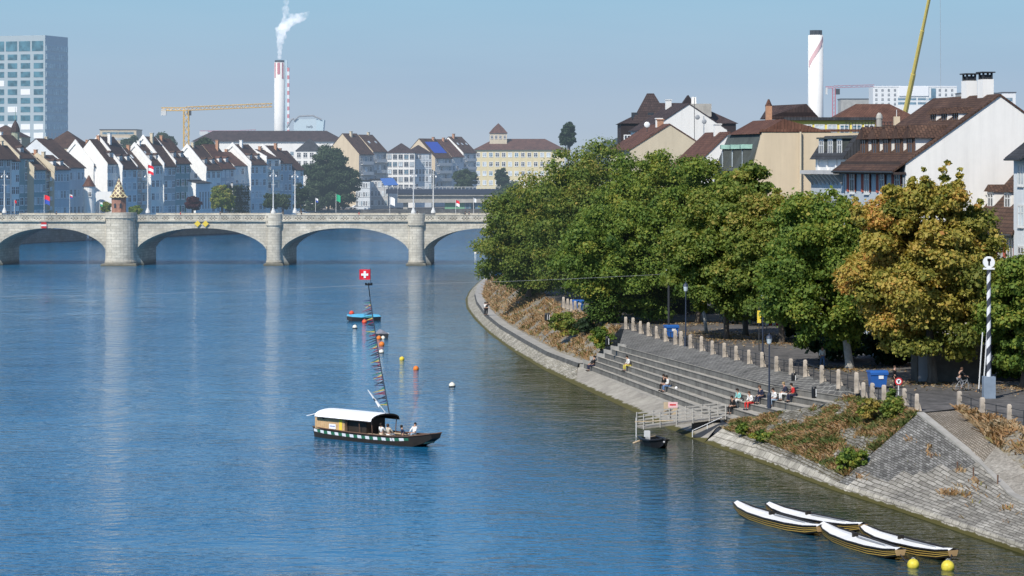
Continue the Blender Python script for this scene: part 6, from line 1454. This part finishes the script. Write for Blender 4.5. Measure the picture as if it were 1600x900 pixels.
for s in (-1, 1):
    mb = MB()
    for k in range(nck):
        x0, x1 = -6.3+10.9*k/nck, -6.3+10.9*(k+1)/nck
        mb.quad(sidept(x0,.62,s),sidept(x1,.62,s),sidept(x1,.86,s),sidept(x0,.86,s), k % 2)
    mb.build('checker_band', [M['flag_white'], M['hull_green']], fe)
mb = MB()
for s in (-1, 1): mb.tube([(q[0], s*(q[1]+.02), q[4]+.03) for q in fp], .05, 6)
mb.build('gunwale', M['brown_frame'], fe)
cabw = MB()
for s in (-1, 1): 
    cabw.box(-6.0,-2.5,min(s*1.28,s*1.22),max(s*1.28,s*1.22),.75,1.8)
    for k in range(14): cabw.box(-5.95+k*.25,-5.85+k*.25,min(s*1.28,s*1.30),max(s*1.28,s*1.30),.76,1.76)
cabw.box(-6.02,-5.96,-1.2,1.2,.75,1.9); cabw.box(-2.55,-2.5,-1.22,1.22,.4,1.95); cab = cabw.build('cabin', M['ferry_wood'], fe)
mb = MB(); mb.box(-4.3,-3.5,-1.315,-1.302,.85,1.25); mb.build('notice', M['white_paint'], cab)
mb = MB(); mb.prism([(-4.2,-1.317,1.10),(-3.6,-1.317,1.10),(-3.6,-1.317,1.04),(-4.2,-1.317,1.04)], (0,-.004,0)); mb.build('notice_text', M['flag_blue'], cab)
mb = MB(); mb.box(-3.1,-2.75,-1.315,-1.302,.8,1.75); mb.build('board', M['flag_yellow'], cab)
mb = MB(); mb.ball((-4.9,-1.38,1.72), .13, .08, .16); mb.build('lantern', M['black_paint'], cab)
def arc(n=10, w_=1.62, z0=1.78, h_=.55): return [(w_*math.cos(math.pi*k/n)*-1, z0+h_*math.sin(math.pi*k/n)**.8) for k in range(n+1)]
mb = MB(); A_ = arc(); 
for (y0,z0),(y1,z1) in zip(A_, A_[1:]):
    mb.quad((-5.7,y0,z0),(.9,y0,z0),(.9,y1,z1),(-5.7,y1,z1)); mb.quad((-5.7,y0,z0-.07),(.9,y0,z0-.07),(.9,y1,z1-.07),(-5.7,y1,z1-.07),1)
    mb.quad((.9,y0,z0),(.9,y1,z1),(.9,y1,z1-.12),(.9,y0,z0-.12),1); mb.quad((-5.7,y0,z0),(-5.7,y1,z1),(-5.7,y1,z1-.12),(-5.7,y0,z0-.12),0)
mb.build('roof', [M['flag_white'], M['hull_dark']], fe)
mb = MB(); mb.prism([(-6.9,-1.4,1.7),(-6.9,1.4,1.7),(-5.7,1.5,1.95),(-5.7,-1.5,1.95)], (0,0,.06)); mb.build('rear_canopy', M['flag_white'], fe)
for x in (-2.2, -.7, .75):
    for s in (-1, 1): MB().tube([(x,s*1.3,.7),(x,s*1.4,1.85)], .04, 6).build('post', M['brown_frame'], fe)
for s in (-1, 1): mb = MB(); mb.box(-2.2,4.2,min(s*.75,s*1.15),max(s*.75,s*1.15),.66,.72); mb.build('bench', M['wood_pale'], fe)
mb = MB(); mb.box(-2.4,-.2,-1.05,1.05,.3,1.9); mb.build('cabin_shade_block', M['hull_dark'], fe)  # solid dark block stands in for shade inside the open cabin
fe.scale = (.95,.95,.95); fm = Matrix.Translation(fe.location) @ Matrix.Rotation(frz, 4, 'Z') @ Matrix.Scale(.95, 4)
def onf(x, y, z): return fm @ Vector((x, y, z))
for (x, y, r_, s_, t_, h_, lab) in ((1.5,-.95,math.pi,'white','cream','dark','passenger in white nearest the ferry roof'), (2.3,-.95,math.pi,'cream','white','brown','passenger in cream, second from the ferry roof'),
        (3.2,.95,0,'white','lightjeans','dark','passenger in white sitting toward the ferry bow'), (3.9,-.95,math.pi*.8,'navy','navy','dark','person in navy sitting at the ferry bow')):
    person(onf(x, y, .72), frz+r_, 'lean', s_, t_, h_, lab)
for x in (-.1, .5): 
    c_ = thing('chair', onf(x,.5,.3), 'wooden chair inside the ferry under the roof edge, ' + ('rear' if x < 0 else 'front'), 'chair'); MB().box(-.2,.2,-.2,.2,.38,.43).build('seat', M['ferry_wood'], c_); MB().box(-.2,-.16,-.2,.2,.43,.85).build('backrest', M['ferry_wood'], c_)
    for a in (-.18,.18):
        for b_ in (-.18,.18): MB().box(a-.02,a+.02,b_-.02,b_+.02,0,.38).build('leg', M['ferry_wood'], c_)
ff = thing('ferry_flag', onf(.8,.1,2.5), 'white flag with dark emblem hanging from a leaning staff on the ferry roof', 'flag')
tip = P(575,608,196)-ff.location; tip.y = .2; MB().tube([(0,0,-.1), tip], .03, 6).build('staff', M['light_frame'], ff)
mb = MB(); q = [tip*1.0, tip*.35]; k = 6
for i in range(k):
    a, b_ = tip.lerp(tip*.3, i/k), tip.lerp(tip*.3, (i+1)/k); wa = .04+.22*i/k; wb = .04+.22*(i+1)/k
    mb.quad(a, b_, b_+Vector((-wb*.35,-.1*math.sin(i+1),-wb*.9)), a+Vector((-wa*.35,-.1*math.sin(i),-wa*.9)), 1 if i == 3 else 0)
mb.build('cloth', [M['flag_white'], M['flag_black']], ff)
# cable, trolley, tow rope with pennants
cR = P(1045, 428, 250); cL = P(-60, 463.5, 238); tY = 244.0; ct = P(576, 445, tY)
cb = MB(); pts = []
for k in range(13): t = k/12; p_ = cL.lerp(ct, t); p_.z -= .25*math.sin(math.pi*t); pts.append(p_)
for k in range(1, 13): t = k/12; p_ = ct.lerp(cR, t); p_.z -= .15*math.sin(math.pi*t); pts.append(p_)
cb.tube(pts, .013, 5); o = cb.build('ferry_cable', M['metal_grey']); tag(o, 'thin steel ferry cable stretched across the river', 'cable')
cmst = thing('cable_mast', Vector((cR.x, cR.y, Z1)), 'slim mast hidden among the chestnuts that holds the ferry cable', 'mast'); MB().tube([(0,0,0),(0,0,cR.z-Z1+.2)], .12, 8).build('pole', M['metal_dark'], cmst); MB().ball((0,0,cR.z-Z1+.3), .3).build('pulley', M['metal_grey'], cmst)
tl = thing('cable_trolley', ct, 'black trolley running on the ferry cable under the red flag', 'trolley'); mb = MB(); mb.box(-.34,.34,-.06,.06,-.05,.06)
mb.build('frame', M['black_paint'], tl)
for x in (-.25, .02, .27): MB().tube([(x,-.09,.1),(x,.09,.1)], .11, 10).build('wheel', M['black_paint'], tl)
MB().tube([(0,0,-.05),(.12,0,-1.15)], .05, 6).build('hanger', M['black_paint'], tl)
sf = thing('swiss_flag', P(572, 440, tY-.2), 'square red flag with a white cross above the ferry cable', 'flag')
sc4 = tY/F; fz0, fz1, fx0, fx1 = (440-437)*sc4, (440-421)*sc4, (561.5-572)*sc4, (578.5-572)*sc4
MB().tube([(fx1+.02,.02,-.2),(fx1+.02,.02,fz1+.1)], .025, 6).build('staff', M['metal_dark'], sf)
mb = MB(); nx = 8; f = lambda x: .05*math.sin((x-fx0)*6)
for i in range(nx): a, b_ = fx0+(fx1-fx0)*i/nx, fx0+(fx1-fx0)*(i+1)/nx; mb.quad((a,f(a),fz0),(b_,f(b_),fz0),(b_,f(b_),fz1),(a,f(a),fz1))
cl = mb.build('cloth', M['flag_red'], sf); cxx, czz, u_ = (fx0+fx1)/2, (fz0+fz1)/2, (fx1-fx0)
mb = MB(); mb.box(cxx-.32*u_,cxx+.32*u_,-.085,-.07,czz-.1*u_,czz+.1*u_); mb.box(cxx-.1*u_,cxx+.1*u_,-.085,-.07,czz+.1*u_,czz+.32*u_); mb.box(cxx-.1*u_,cxx+.1*u_,-.085,-.07,czz-.32*u_,czz-.1*u_); mb.build('cross', M['flag_white'], cl)
r0 = ct+Vector((.12,0,-1.15)); r1 = P(608, 645, 196.5)
tw_ = thing('pennant_rope', r0, 'slanting ferry tow rope hung with small coloured pennants', 'pennants')
rp = [r0.lerp(r1, k/20)+Vector((0,0,-.35*math.sin(math.pi*k/20)))-r0 for k in range(21)]; MB().tube(rp, .05, 5).build('rope', M['metal_dark'], tw_)
pm('pennant_navy', (.02,.03,.10), var=.1); pm('pennant_maroon', (.16,.02,.04), var=.1); pm('pennant_green', (.02,.14,.08), var=.1); pm('pennant_ochre', (.45,.34,.08), var=.1)
pcs = ['pennant_navy','flag_black','flag_white','pennant_maroon','flag_black','pennant_green','flag_black','pennant_navy','pennant_maroon','flag_black','pennant_ochre','pennant_navy']
for k in range(52):
    t = .03+.92*k/52; i = int(t*20); p_ = rp[i].lerp(rp[i+1], t*20-i); q = rnd.uniform(.55,.95); a = rnd.uniform(-.5,.3)
    mb = MB(); dr = (rp[i+1]-rp[i]).normalized()*.55; e_ = p_+dr*.6+Vector((-q, rnd.uniform(-.2,.2), q*a*.9-.1)); mb.poly([p_, p_+dr, e_+dr*.12, e_-dr*.12]); mb.build('pennant', M[pcs[(k*5+k//7) % 12]], tw_)

# ------------------------------------------------------------------ moored boats and buoys
pm('boat_tar', (.02,.017,.014), var=.2, rough=.45); pm('boat_stripe', (.66,.44,.10), var=.15); pm('boat_cover', (.76,.75,.72), var=.12, scale=1.2, bmp=.25, rough=.6); pm('boat_wood', (.40,.26,.12), var=.2)
wp = [(-5.3,.34,.24,.30,.62),(-4.2,.58,.42,.05,.50),(-2.4,.80,.60,-.08,.44),(0,.88,.66,-.1,.42),(2.2,.80,.60,-.06,.45),(3.9,.56,.42,.08,.54),(5.0,.30,.22,.36,.70)]
def weidling(a, b, label):
    a, b = Vector(a), Vector(b); d_ = b-a; L = math.hypot(d_.x, d_.y); c_ = (a+b)*.5; c_.z = 0
    root = thing('rowing_boat', c_, label, 'boat', 'flat river boats moored in a cluster', math.atan2(-d_.y, -d_.x)); k = L/10.3; mb = MB()
    pr = [(x*k, bt, bb, z0, z1) for x, bt, bb, z0, z1 in wp]
    fs = [0,.22,.31,.48,.56,.74,.81,1.0]
    for (x0,t0,b0_,zb0,zt0),(x1,t1_,b1_,zb1,zt1) in zip(pr, pr[1:]):
        for s in (-1, 1):
            for i, (f0, f1) in enumerate(zip(fs, fs[1:])):
                g = lambda x,bt,bb,z0,z1,f: (x, s*(bb+(bt-bb)*f), z0+(z1-z0)*f)
                mb.quad(g(x0,t0,b0_,zb0,zt0,f0),g(x1,t1_,b1_,zb1,zt1,f0),g(x1,t1_,b1_,zb1,zt1,f1),g(x0,t0,b0_,zb0,zt0,f1), 1 if i % 2 else 0)
        mb.quad((x0,-b0_,zb0),(x1,-b1_,zb1),(x1,b1_,zb1),(x0,b0_,zb0), 2 if x0 < -4 else 0)
    for q in (pr[0], pr[-1]): mb.quad((q[0],-q[2],q[3]),(q[0],q[2],q[3]),(q[0],q[1],q[4]),(q[0],-q[1],q[4]), 2)
    mb.build('hull', [M['boat_tar'], M['boat_stripe'], M['boat_wood']], root)
    mb = MB(); 
    for (x0,t0,b0_,zb0,zt0),(x1,t1_,b1_,zb1,zt1) in zip(pr[:-1], pr[1:]):
        e0_, e1_ = (.9, .9)
        mb.quad((x0,-t0*e0_,zt0-.02),(x1,-t1_*e1_,zt1-.02),(x1,0,zt1+.12),(x0,0,zt0+.12)); mb.quad((x0,t0*e0_,zt0-.02),(x1,t1_*e1_,zt1-.02),(x1,0,zt1+.12),(x0,0,zt0+.12))
    mb.build('cover', M['boat_cover'], root)
    mb = MB()
    for s in (-1, 1): mb.tube([(q[0], s*q[1], q[4]+.02) for q in pr], .045, 6)
    mb.build('gunwale', M['boat_tar'], root)
    mb = MB(); mb.box(-3.6*k,.2*k,-.12,.12,.57,.585); mb.build('slot', M['metal_grey'], root)
    mb = MB(); mb.box(.5*k,.68*k,-.16,.16,.5,.74); mb.build('thwart_block', M['boat_tar'], root); return root
weidling(G(1150,787,.6), G(1281,829,.35), 'leftmost black and yellow striped boat with white cover')
weidling(G(1200,789,.6), G(1346,826,.35), 'rear boat of the cluster, partly hidden behind the leftmost one')
weidling(G(1285,820,.6), G(1405,866,.35), 'front boat of the cluster whose white cover points at the yellow buoys')
weidling(G(1348,825,.6), G(1487,867,.35), 'rightmost striped boat with white cover, nearest the bank')
pm('buoy_yellow', (.66,.55,.06), var=.3, scale=2.5, rough=.45); pm('buoy_orange', (.75,.20,.03), var=.08, rough=.45); pm('buoy_red', (.70,.07,.03), var=.08, rough=.45); pm('buoy_white', (.78,.74,.62), var=.06, rough=.5)
def buoy(px, py, r_px, mat, label, band=False, squash=1.0):
    d = G(px, py+r_px*.7).y; r_ = r_px*d/F; o = thing('buoy', (G(px, py+r_px*.7).x, d, r_*.45), label, 'buoy', 'mooring buoys on the river')
    MB().ball((0,0,0), r_, r_, r_*squash, 18, 12).build('float', M[mat], o, True)
    if band: MB().lathe([(r_*1.01,-.45*r_),(r_*1.04,-.3*r_),(r_*1.0,-.12*r_)], n=18).build('band', M['black_paint'], o)
    mb = MB(); mb.tube([(-.06*r_*5,0,r_*squash*.98),(0,0,r_*squash*1.18),(.06*r_*5,0,r_*squash*.98)], .04*r_*2, 6); mb.build('ring', M['metal_grey'], o)
for b_ in ((1427,880,9.5,'buoy_yellow','left one of the two big yellow buoys by the moored boats'),(1481,883,10.5,'buoy_yellow','right one of the two big yellow buoys by the moored boats'),
    (706.5,601,5,'buoy_white','white buoy with dark waterline band between ferry and bank',True),(650,575,4.5,'buoy_orange','orange buoy between the white buoy and the pennant rope'),(628,560,4,'flag_yellow','yellow orange buoy right of the pennant rope'),
    (596,549,4,'buoy_white','white buoy with dark band beside the pennant rope',True),(596.5,537,4.5,'buoy_orange','orange red buoy behind the small grey boat'),(592,527.5,4,'buoy_orange','orange buoy at the stern of the small grey boat'),(598.5,527.5,3.5,'buoy_white','cream buoy at the stern of the small grey boat'),
    (569.5,502,4,'buoy_red','red buoy in front of the blue covered boat'),(549.5,488.5,4,'buoy_red','red buoy left of the blue covered boat'),(554.5,510.5,3.8,'buoy_white','white buoy below the blue covered boat',True),(743,395,2.2,'buoy_white','tiny white buoy far off near the right bridge pier')): buoy(*b_)
pm('tarp_blue', (.10,.42,.62), var=.1); pm('tarp_grey', (.24,.24,.27), var=.1)
def cboat(p, L, B, rz, tarp, label):
    root = thing('covered_boat', p, label, 'boat', None, rz); pr = [(-.5,.85,.7,-.1,.55),(-.2,1,.8,-.15,.5),(.15,.95,.7,-.15,.5),(.38,.55,.35,-.05,.58),(.5,.1,.05,.2,.7)]; mb = MB(); cv = MB()
    S2 = [(x*L,bt*B/2,bb*B/2,z0,z1) for x,bt,bb,z0,z1 in pr]
    for a, b in zip(S2, S2[1:]):
        for s in (-1,1): mb.quad((a[0],s*a[2],a[3]),(b[0],s*b[2],b[3]),(b[0],s*b[1],b[4]),(a[0],s*a[1],a[4])); cv.quad((a[0],s*a[1]*1.02,a[4]),(b[0],s*b[1]*1.02,b[4]),(b[0],0,b[4]+.55*(1-abs(b[0]/L)*1.2)),(a[0],0,a[4]+.55*(1-abs(a[0]/L)*1.2)))
    q = S2[0]; mb.quad((q[0],-q[2],q[3]),(q[0],q[2],q[3]),(q[0],q[1],q[4]),(q[0],-q[1],q[4])); cv.add([(q[0],-q[1]*1.02,q[4]),(q[0],q[1]*1.02,q[4]),(q[0],0,q[4]+.25)],[(0,1,2)])
    mb.build('hull', M['metal_dark'], root); cv.build('cover', M[tarp], root)
    mb = MB(); mb.tube([(q[0]-.02,-q[1],q[4]),(S2[1][0],-S2[1][1]-.03,S2[1][4]),(S2[3][0],-S2[3][1]-.03,S2[3][4]),(S2[4][0],0,S2[4][4])], .05, 5); mb.build('rubbing_strake', M['light_frame'], root)
cboat(G(567,501), 4.6, 2.0, R(205), 'tarp_blue', 'small boat under a bright blue tarpaulin among the red buoys'); cboat(G(596,527), 3.6, 1.6, R(100), 'tarp_grey', 'small grey covered boat behind the pennant rope')
# gangway, dinghy
gw0, gw1 = G(1134,652,1.35), G(1006,668,.75); gw = thing('gangway', gw1, 'wooden landing gangway with pale railings reaching from the bank to the water', 'gangway')
gd = gw0-gw1; gn = Vector((gd.y,-gd.x,0)).normalized()*-1; gn = gn if gn.y > 0 else -gn; Wg = 1.7
mb = MB(); mb.prism([Vector((0,0,-.12)), gd+Vector((0,0,-.12)), gd, Vector((0,0,0))], gn*Wg); mb.build('deck', M['weathered_deck'], gw); pm('rail_wood', (.42,.40,.36), var=.2, scale=3)
for off in (gn*.04, gn*(Wg-.04)):
    mb = MB()
    for z, hh in ((.9,.10),(.62,.08),(.35,.08),(.1,.10)): mb.prism([off+Vector((0,0,z)), off+gd+Vector((0,0,z)), off+gd+Vector((0,0,z+hh)), off+Vector((0,0,z+hh))], gn*.05)
    mb.build('railing', M['rail_wood'], gw)
    for k in range(6): b_ = off+gd*(k/5); mb = MB(); mb.tube([b_+Vector((0,-.05,-.15)), b_+Vector((0,-.05,1.05))], .05, 6); mb.build('post', M['rail_wood'], gw)
mb = MB(); mb.prism([gd*.62+gn*.5+Vector((0,0,-.15)), gd*.97+gn*.6+Vector((0,0,-.2)), gd*.97+gn*.6+Vector((0,0,-.9)), gd*.62+gn*.5+Vector((0,0,-.85))], gn*.2); mb.build('support_frame', M['metal_dark'], gw)
rmp = thing('boat_ramp', G(1082,683,0.1), 'dark slatted ramp leading from under the gangway down into the water', 'ramp'); q = G(1128,662,1.0)-rmp.location
mb = MB(); mb.prism([Vector((0,0,0)), q, q+Vector((.9,-1.0,-.05)), Vector((.9,-1.0,-.05))], (0,0,.12)); mb.build('deck', M['metal_dark'], rmp); mb = MB(); mb.tube([Vector((0,0,.5)), q+Vector((0,0,.5))], .04, 5); mb.tube([Vector((0,0,0)), Vector((0,0,.5))], .04, 5); mb.tube([q*.5, q*.5+Vector((0,0,.5))], .04, 5); mb.build('handrail', M['light_frame'], rmp)
ps_ = thing('landing_sign', gw1+gd*.42+gn*1.75, 'pale board with a pink red notice on the gangway railing', 'sign'); mb = MB(); mb.box(-.55,.55,-.03,.03,.5,1.5); mb.build('board', M['wood_pale'], ps_); mb = MB(); mb.box(-.2,.55,-.05,-.031,1.05,1.5); nb_ = mb.build('notice', M['faded_pink'], ps_)
mb = MB(); mb.prism([(-.08,-.053,1.22),(.42,-.053,1.22),(.42,-.053,1.34),(-.08,-.053,1.34)], (0,-.004,0)); mb.build('notice_text', M['red_paint'], nb_)
MB().tube([(0,.0,-.3),(0,.0,.6)], .05, 6).build('post', M['wood_pale'], ps_)
dg_ = thing('dinghy', G(1024,697), 'black workboat with pale seats moored under the gangway end', 'boat', None, math.atan2(-4.2, 1.1)); mb = MB()
S2 = [(-1.9,.7,.55,-.1,.5),(-.5,.85,.65,-.15,.45),(.9,.75,.55,-.1,.5),(1.7,.4,.25,.05,.62),(2.1,.08,.05,.3,.72)]
for a, b in zip(S2, S2[1:]):
    for s in (-1,1): mb.quad((a[0],s*a[2],a[3]),(b[0],s*b[2],b[3]),(b[0],s*b[1],b[4]),(a[0],s*a[1],a[4]))
    mb.quad((a[0],-a[2],a[3]+.08),(b[0],-b[2],b[3]+.08),(b[0],b[2],b[3]+.08),(a[0],a[2],a[3]+.08))
q = S2[0]; mb.quad((q[0],-q[2],q[3]),(q[0],q[2],q[3]),(q[0],q[1],q[4]),(q[0],-q[1],q[4])); mb.build('hull', M['black_paint'], dg_)
mb = MB()
for s in (-1,1): mb.tube([(x,s*bt,z1+.02) for x,bt,bb,z0,z1 in S2], .09, 8)
mb.build('fender', M['black_paint'], dg_)
for x in (-1.0, .3): mb = MB(); mb.box(x-.2,x+.2,-.7,.7,.3,.36); mb.build('seat', M['light_frame'], dg_)
mb = MB(); mb.box(-2.2,-1.9,-.2,.2,.1,.95); mb.build('outboard_motor', M['light_frame'], dg_)
for px, lab in ((1000, 'long pale pole lying level from the gangway end over the water'),):
    o = MB().tube([P(992,659,198), P(1052,657,197)], .04, 6).build('pole', M['wood_pale']); tag(o, lab, 'pole'); o.name = 'boat_pole'
o = MB().tube([P(989,693,194.5), P(1010,684,195), P(1024,681,196)], [.1,.05,.04], 6).build('oar', M['wood_pale']); tag(o, 'wooden oar slanting from the workboat into the water', 'oar')
mp = thing('mooring_post', G(994,683,0), 'thin pale mooring post left of the black workboat', 'post'); MB().tube([(0,0,-1),(0,0,1.5)], .045, 6).build('post', M['light_frame'], mp)
for a_, b_, lab_ in ((G(1405,864,.4), G(1424,884,.1), 'mooring rope from the front striped boat to the left yellow buoy'), (G(1487,866,.4), G(1482,886,.1), 'mooring rope from the rightmost striped boat to the right yellow buoy')):
    o = MB().tube([a_, a_.lerp(b_, .5)+Vector((0,0,-.08)), b_], .03, 5).build('mooring_rope', M['metal_dark']); tag(o, lab_, 'rope')
# iron stakes on the paved bank
for k, (x, y, z) in enumerate(((1455,728,1.9),(1496,740,1.8),(1521,749,1.7),(1559,761,1.55))): o = MB().tube([(0,0,-.4),(0,0,.75)], .05, 6).build('iron_stake', M['brown_frame']); o.location = G(x, y, z); tag(o, ['first','second','third','fourth'][k]+' rusty iron stake from the left on the paved bank below the ramp', 'stake', 'iron stakes on the paved bank')
# far quay: cars, landing stage, moored red boat
def car(p, rz, mat, label):
    r_ = thing('parked_car', p, label, 'car', 'cars on the far quay', rz); mb = MB(); mb.prism([(-2.1,0,.35),(2.1,0,.35),(2.15,0,.75),(1.2,0,.9),(.6,0,1.42),(-1.2,0,1.42),(-1.9,0,.95),(-2.15,0,.8)], (0,1.7,0)); mb.build('body', M[mat], r_)
    mb = MB(); mb.prism([(1.05,0,.93),(.55,0,1.36),(-1.15,0,1.36),(-1.7,0,.95)], (0,-.02,0)); mb.build('side_window', M['pane_dark'], r_)
    for x in (-1.3,1.35):
        for y in (.0,1.55): MB().tube([(x,y-.02,.33),(x,y+.18,.33)], .33, 10).build('wheel', M['black_paint'], r_)
for i, (px, py, d, mt) in enumerate(((382,330,745,'white_paint'),(474,330,800,'white_paint'),(543,329,900,'metal_grey'),(560,330,905,'white_paint'))):
    q = P(px, 330, d); car((q.x, q.y, LZ+.02), .3, mt, ['white car parked at the foot of the ivy wall', 'white car parked by the lamp standard left of the big tree', 'grey car in the shade of the big tree', 'white car beside the low pale house'][i])
for i, px in enumerate((655, 640)): q = P(px, 296, 905); car((q.x, q.y+2, 11.2+.02), 0.0, 'white_paint', ['right hand white car on the viaduct', 'left hand white car on the viaduct'][i])
rbt = thing('red_barge', G(322,364), 'red moored barge glimpsed under the second bridge arch', 'boat', None, .5); pr = [(-8,1.6,1.3,0,1.5),(4,1.8,1.4,0,1.4),(8,.9,.4,.2,1.9)]; mb = MB()
for a, b in zip(pr, pr[1:]):
    for s in (-1,1): mb.quad((a[0],s*a[2],a[3]),(b[0],s*b[2],b[3]),(b[0],s*b[1],b[4]),(a[0],s*a[1],a[4]))
    mb.quad((a[0],-a[1],a[4]-.1),(b[0],-b[1],b[4]-.1),(b[0],b[1],b[4]-.1),(a[0],a[1],a[4]-.1))
a = pr[0]; mb.quad((a[0],-a[2],a[3]),(a[0],a[2],a[3]),(a[0],a[1],a[4]),(a[0],-a[1],a[4])); mb.build('hull', M['red_paint'], rbt); mb = MB(); mb.box(-6,-1,-1.2,1.2,1.4,3.0); mb.build('cabin', M['red_paint'], rbt)
ls = thing('landing_stage', G(117,375), 'white floating landing stage with cabin seen under the left bridge arch', 'landing stage'); mb = MB(); mb.box(-5.5,4.5,-2,2,-.2,.5); mb.build('pontoon', M['metal_grey'], ls); mb = MB(); mb.box(-2.2,4,-1.5,1.5,.5,3.2); mb.build('cabin', M['flag_white'], ls)
for x in (-4.6,-.8): MB().tube([(x,-1.8,-1),(x,-1.8,4.6)], .12, 6).build('pile', M['metal_grey'], ls)
# people crossing the bridge
for i, (px, s_, lab) in enumerate(((88,'black','dark figure on the bridge left of the chapel'),(282,'red','dark figure on the bridge right of the chapel'),(344,'black','dark figure on the bridge above the second arch'),(471,'black','dark figure on the bridge by the far lamp standard'),(561,'red','figure on the bridge above the third arch'),(652,'black','dark figure beside the right hand pier lamp'),(727,'black','first of two dark figures near the right end of the bridge'),(733,'navy','second of two dark figures near the right end of the bridge'))):
    yy = BY+1.2; person((((px-CX)*yy/F), yy, PAR-1.05), 1.57, 'walk', s_, 'navy', 'dark', lab, 1.0)

# aerial haze on far surfaces: grows with the distance down the river
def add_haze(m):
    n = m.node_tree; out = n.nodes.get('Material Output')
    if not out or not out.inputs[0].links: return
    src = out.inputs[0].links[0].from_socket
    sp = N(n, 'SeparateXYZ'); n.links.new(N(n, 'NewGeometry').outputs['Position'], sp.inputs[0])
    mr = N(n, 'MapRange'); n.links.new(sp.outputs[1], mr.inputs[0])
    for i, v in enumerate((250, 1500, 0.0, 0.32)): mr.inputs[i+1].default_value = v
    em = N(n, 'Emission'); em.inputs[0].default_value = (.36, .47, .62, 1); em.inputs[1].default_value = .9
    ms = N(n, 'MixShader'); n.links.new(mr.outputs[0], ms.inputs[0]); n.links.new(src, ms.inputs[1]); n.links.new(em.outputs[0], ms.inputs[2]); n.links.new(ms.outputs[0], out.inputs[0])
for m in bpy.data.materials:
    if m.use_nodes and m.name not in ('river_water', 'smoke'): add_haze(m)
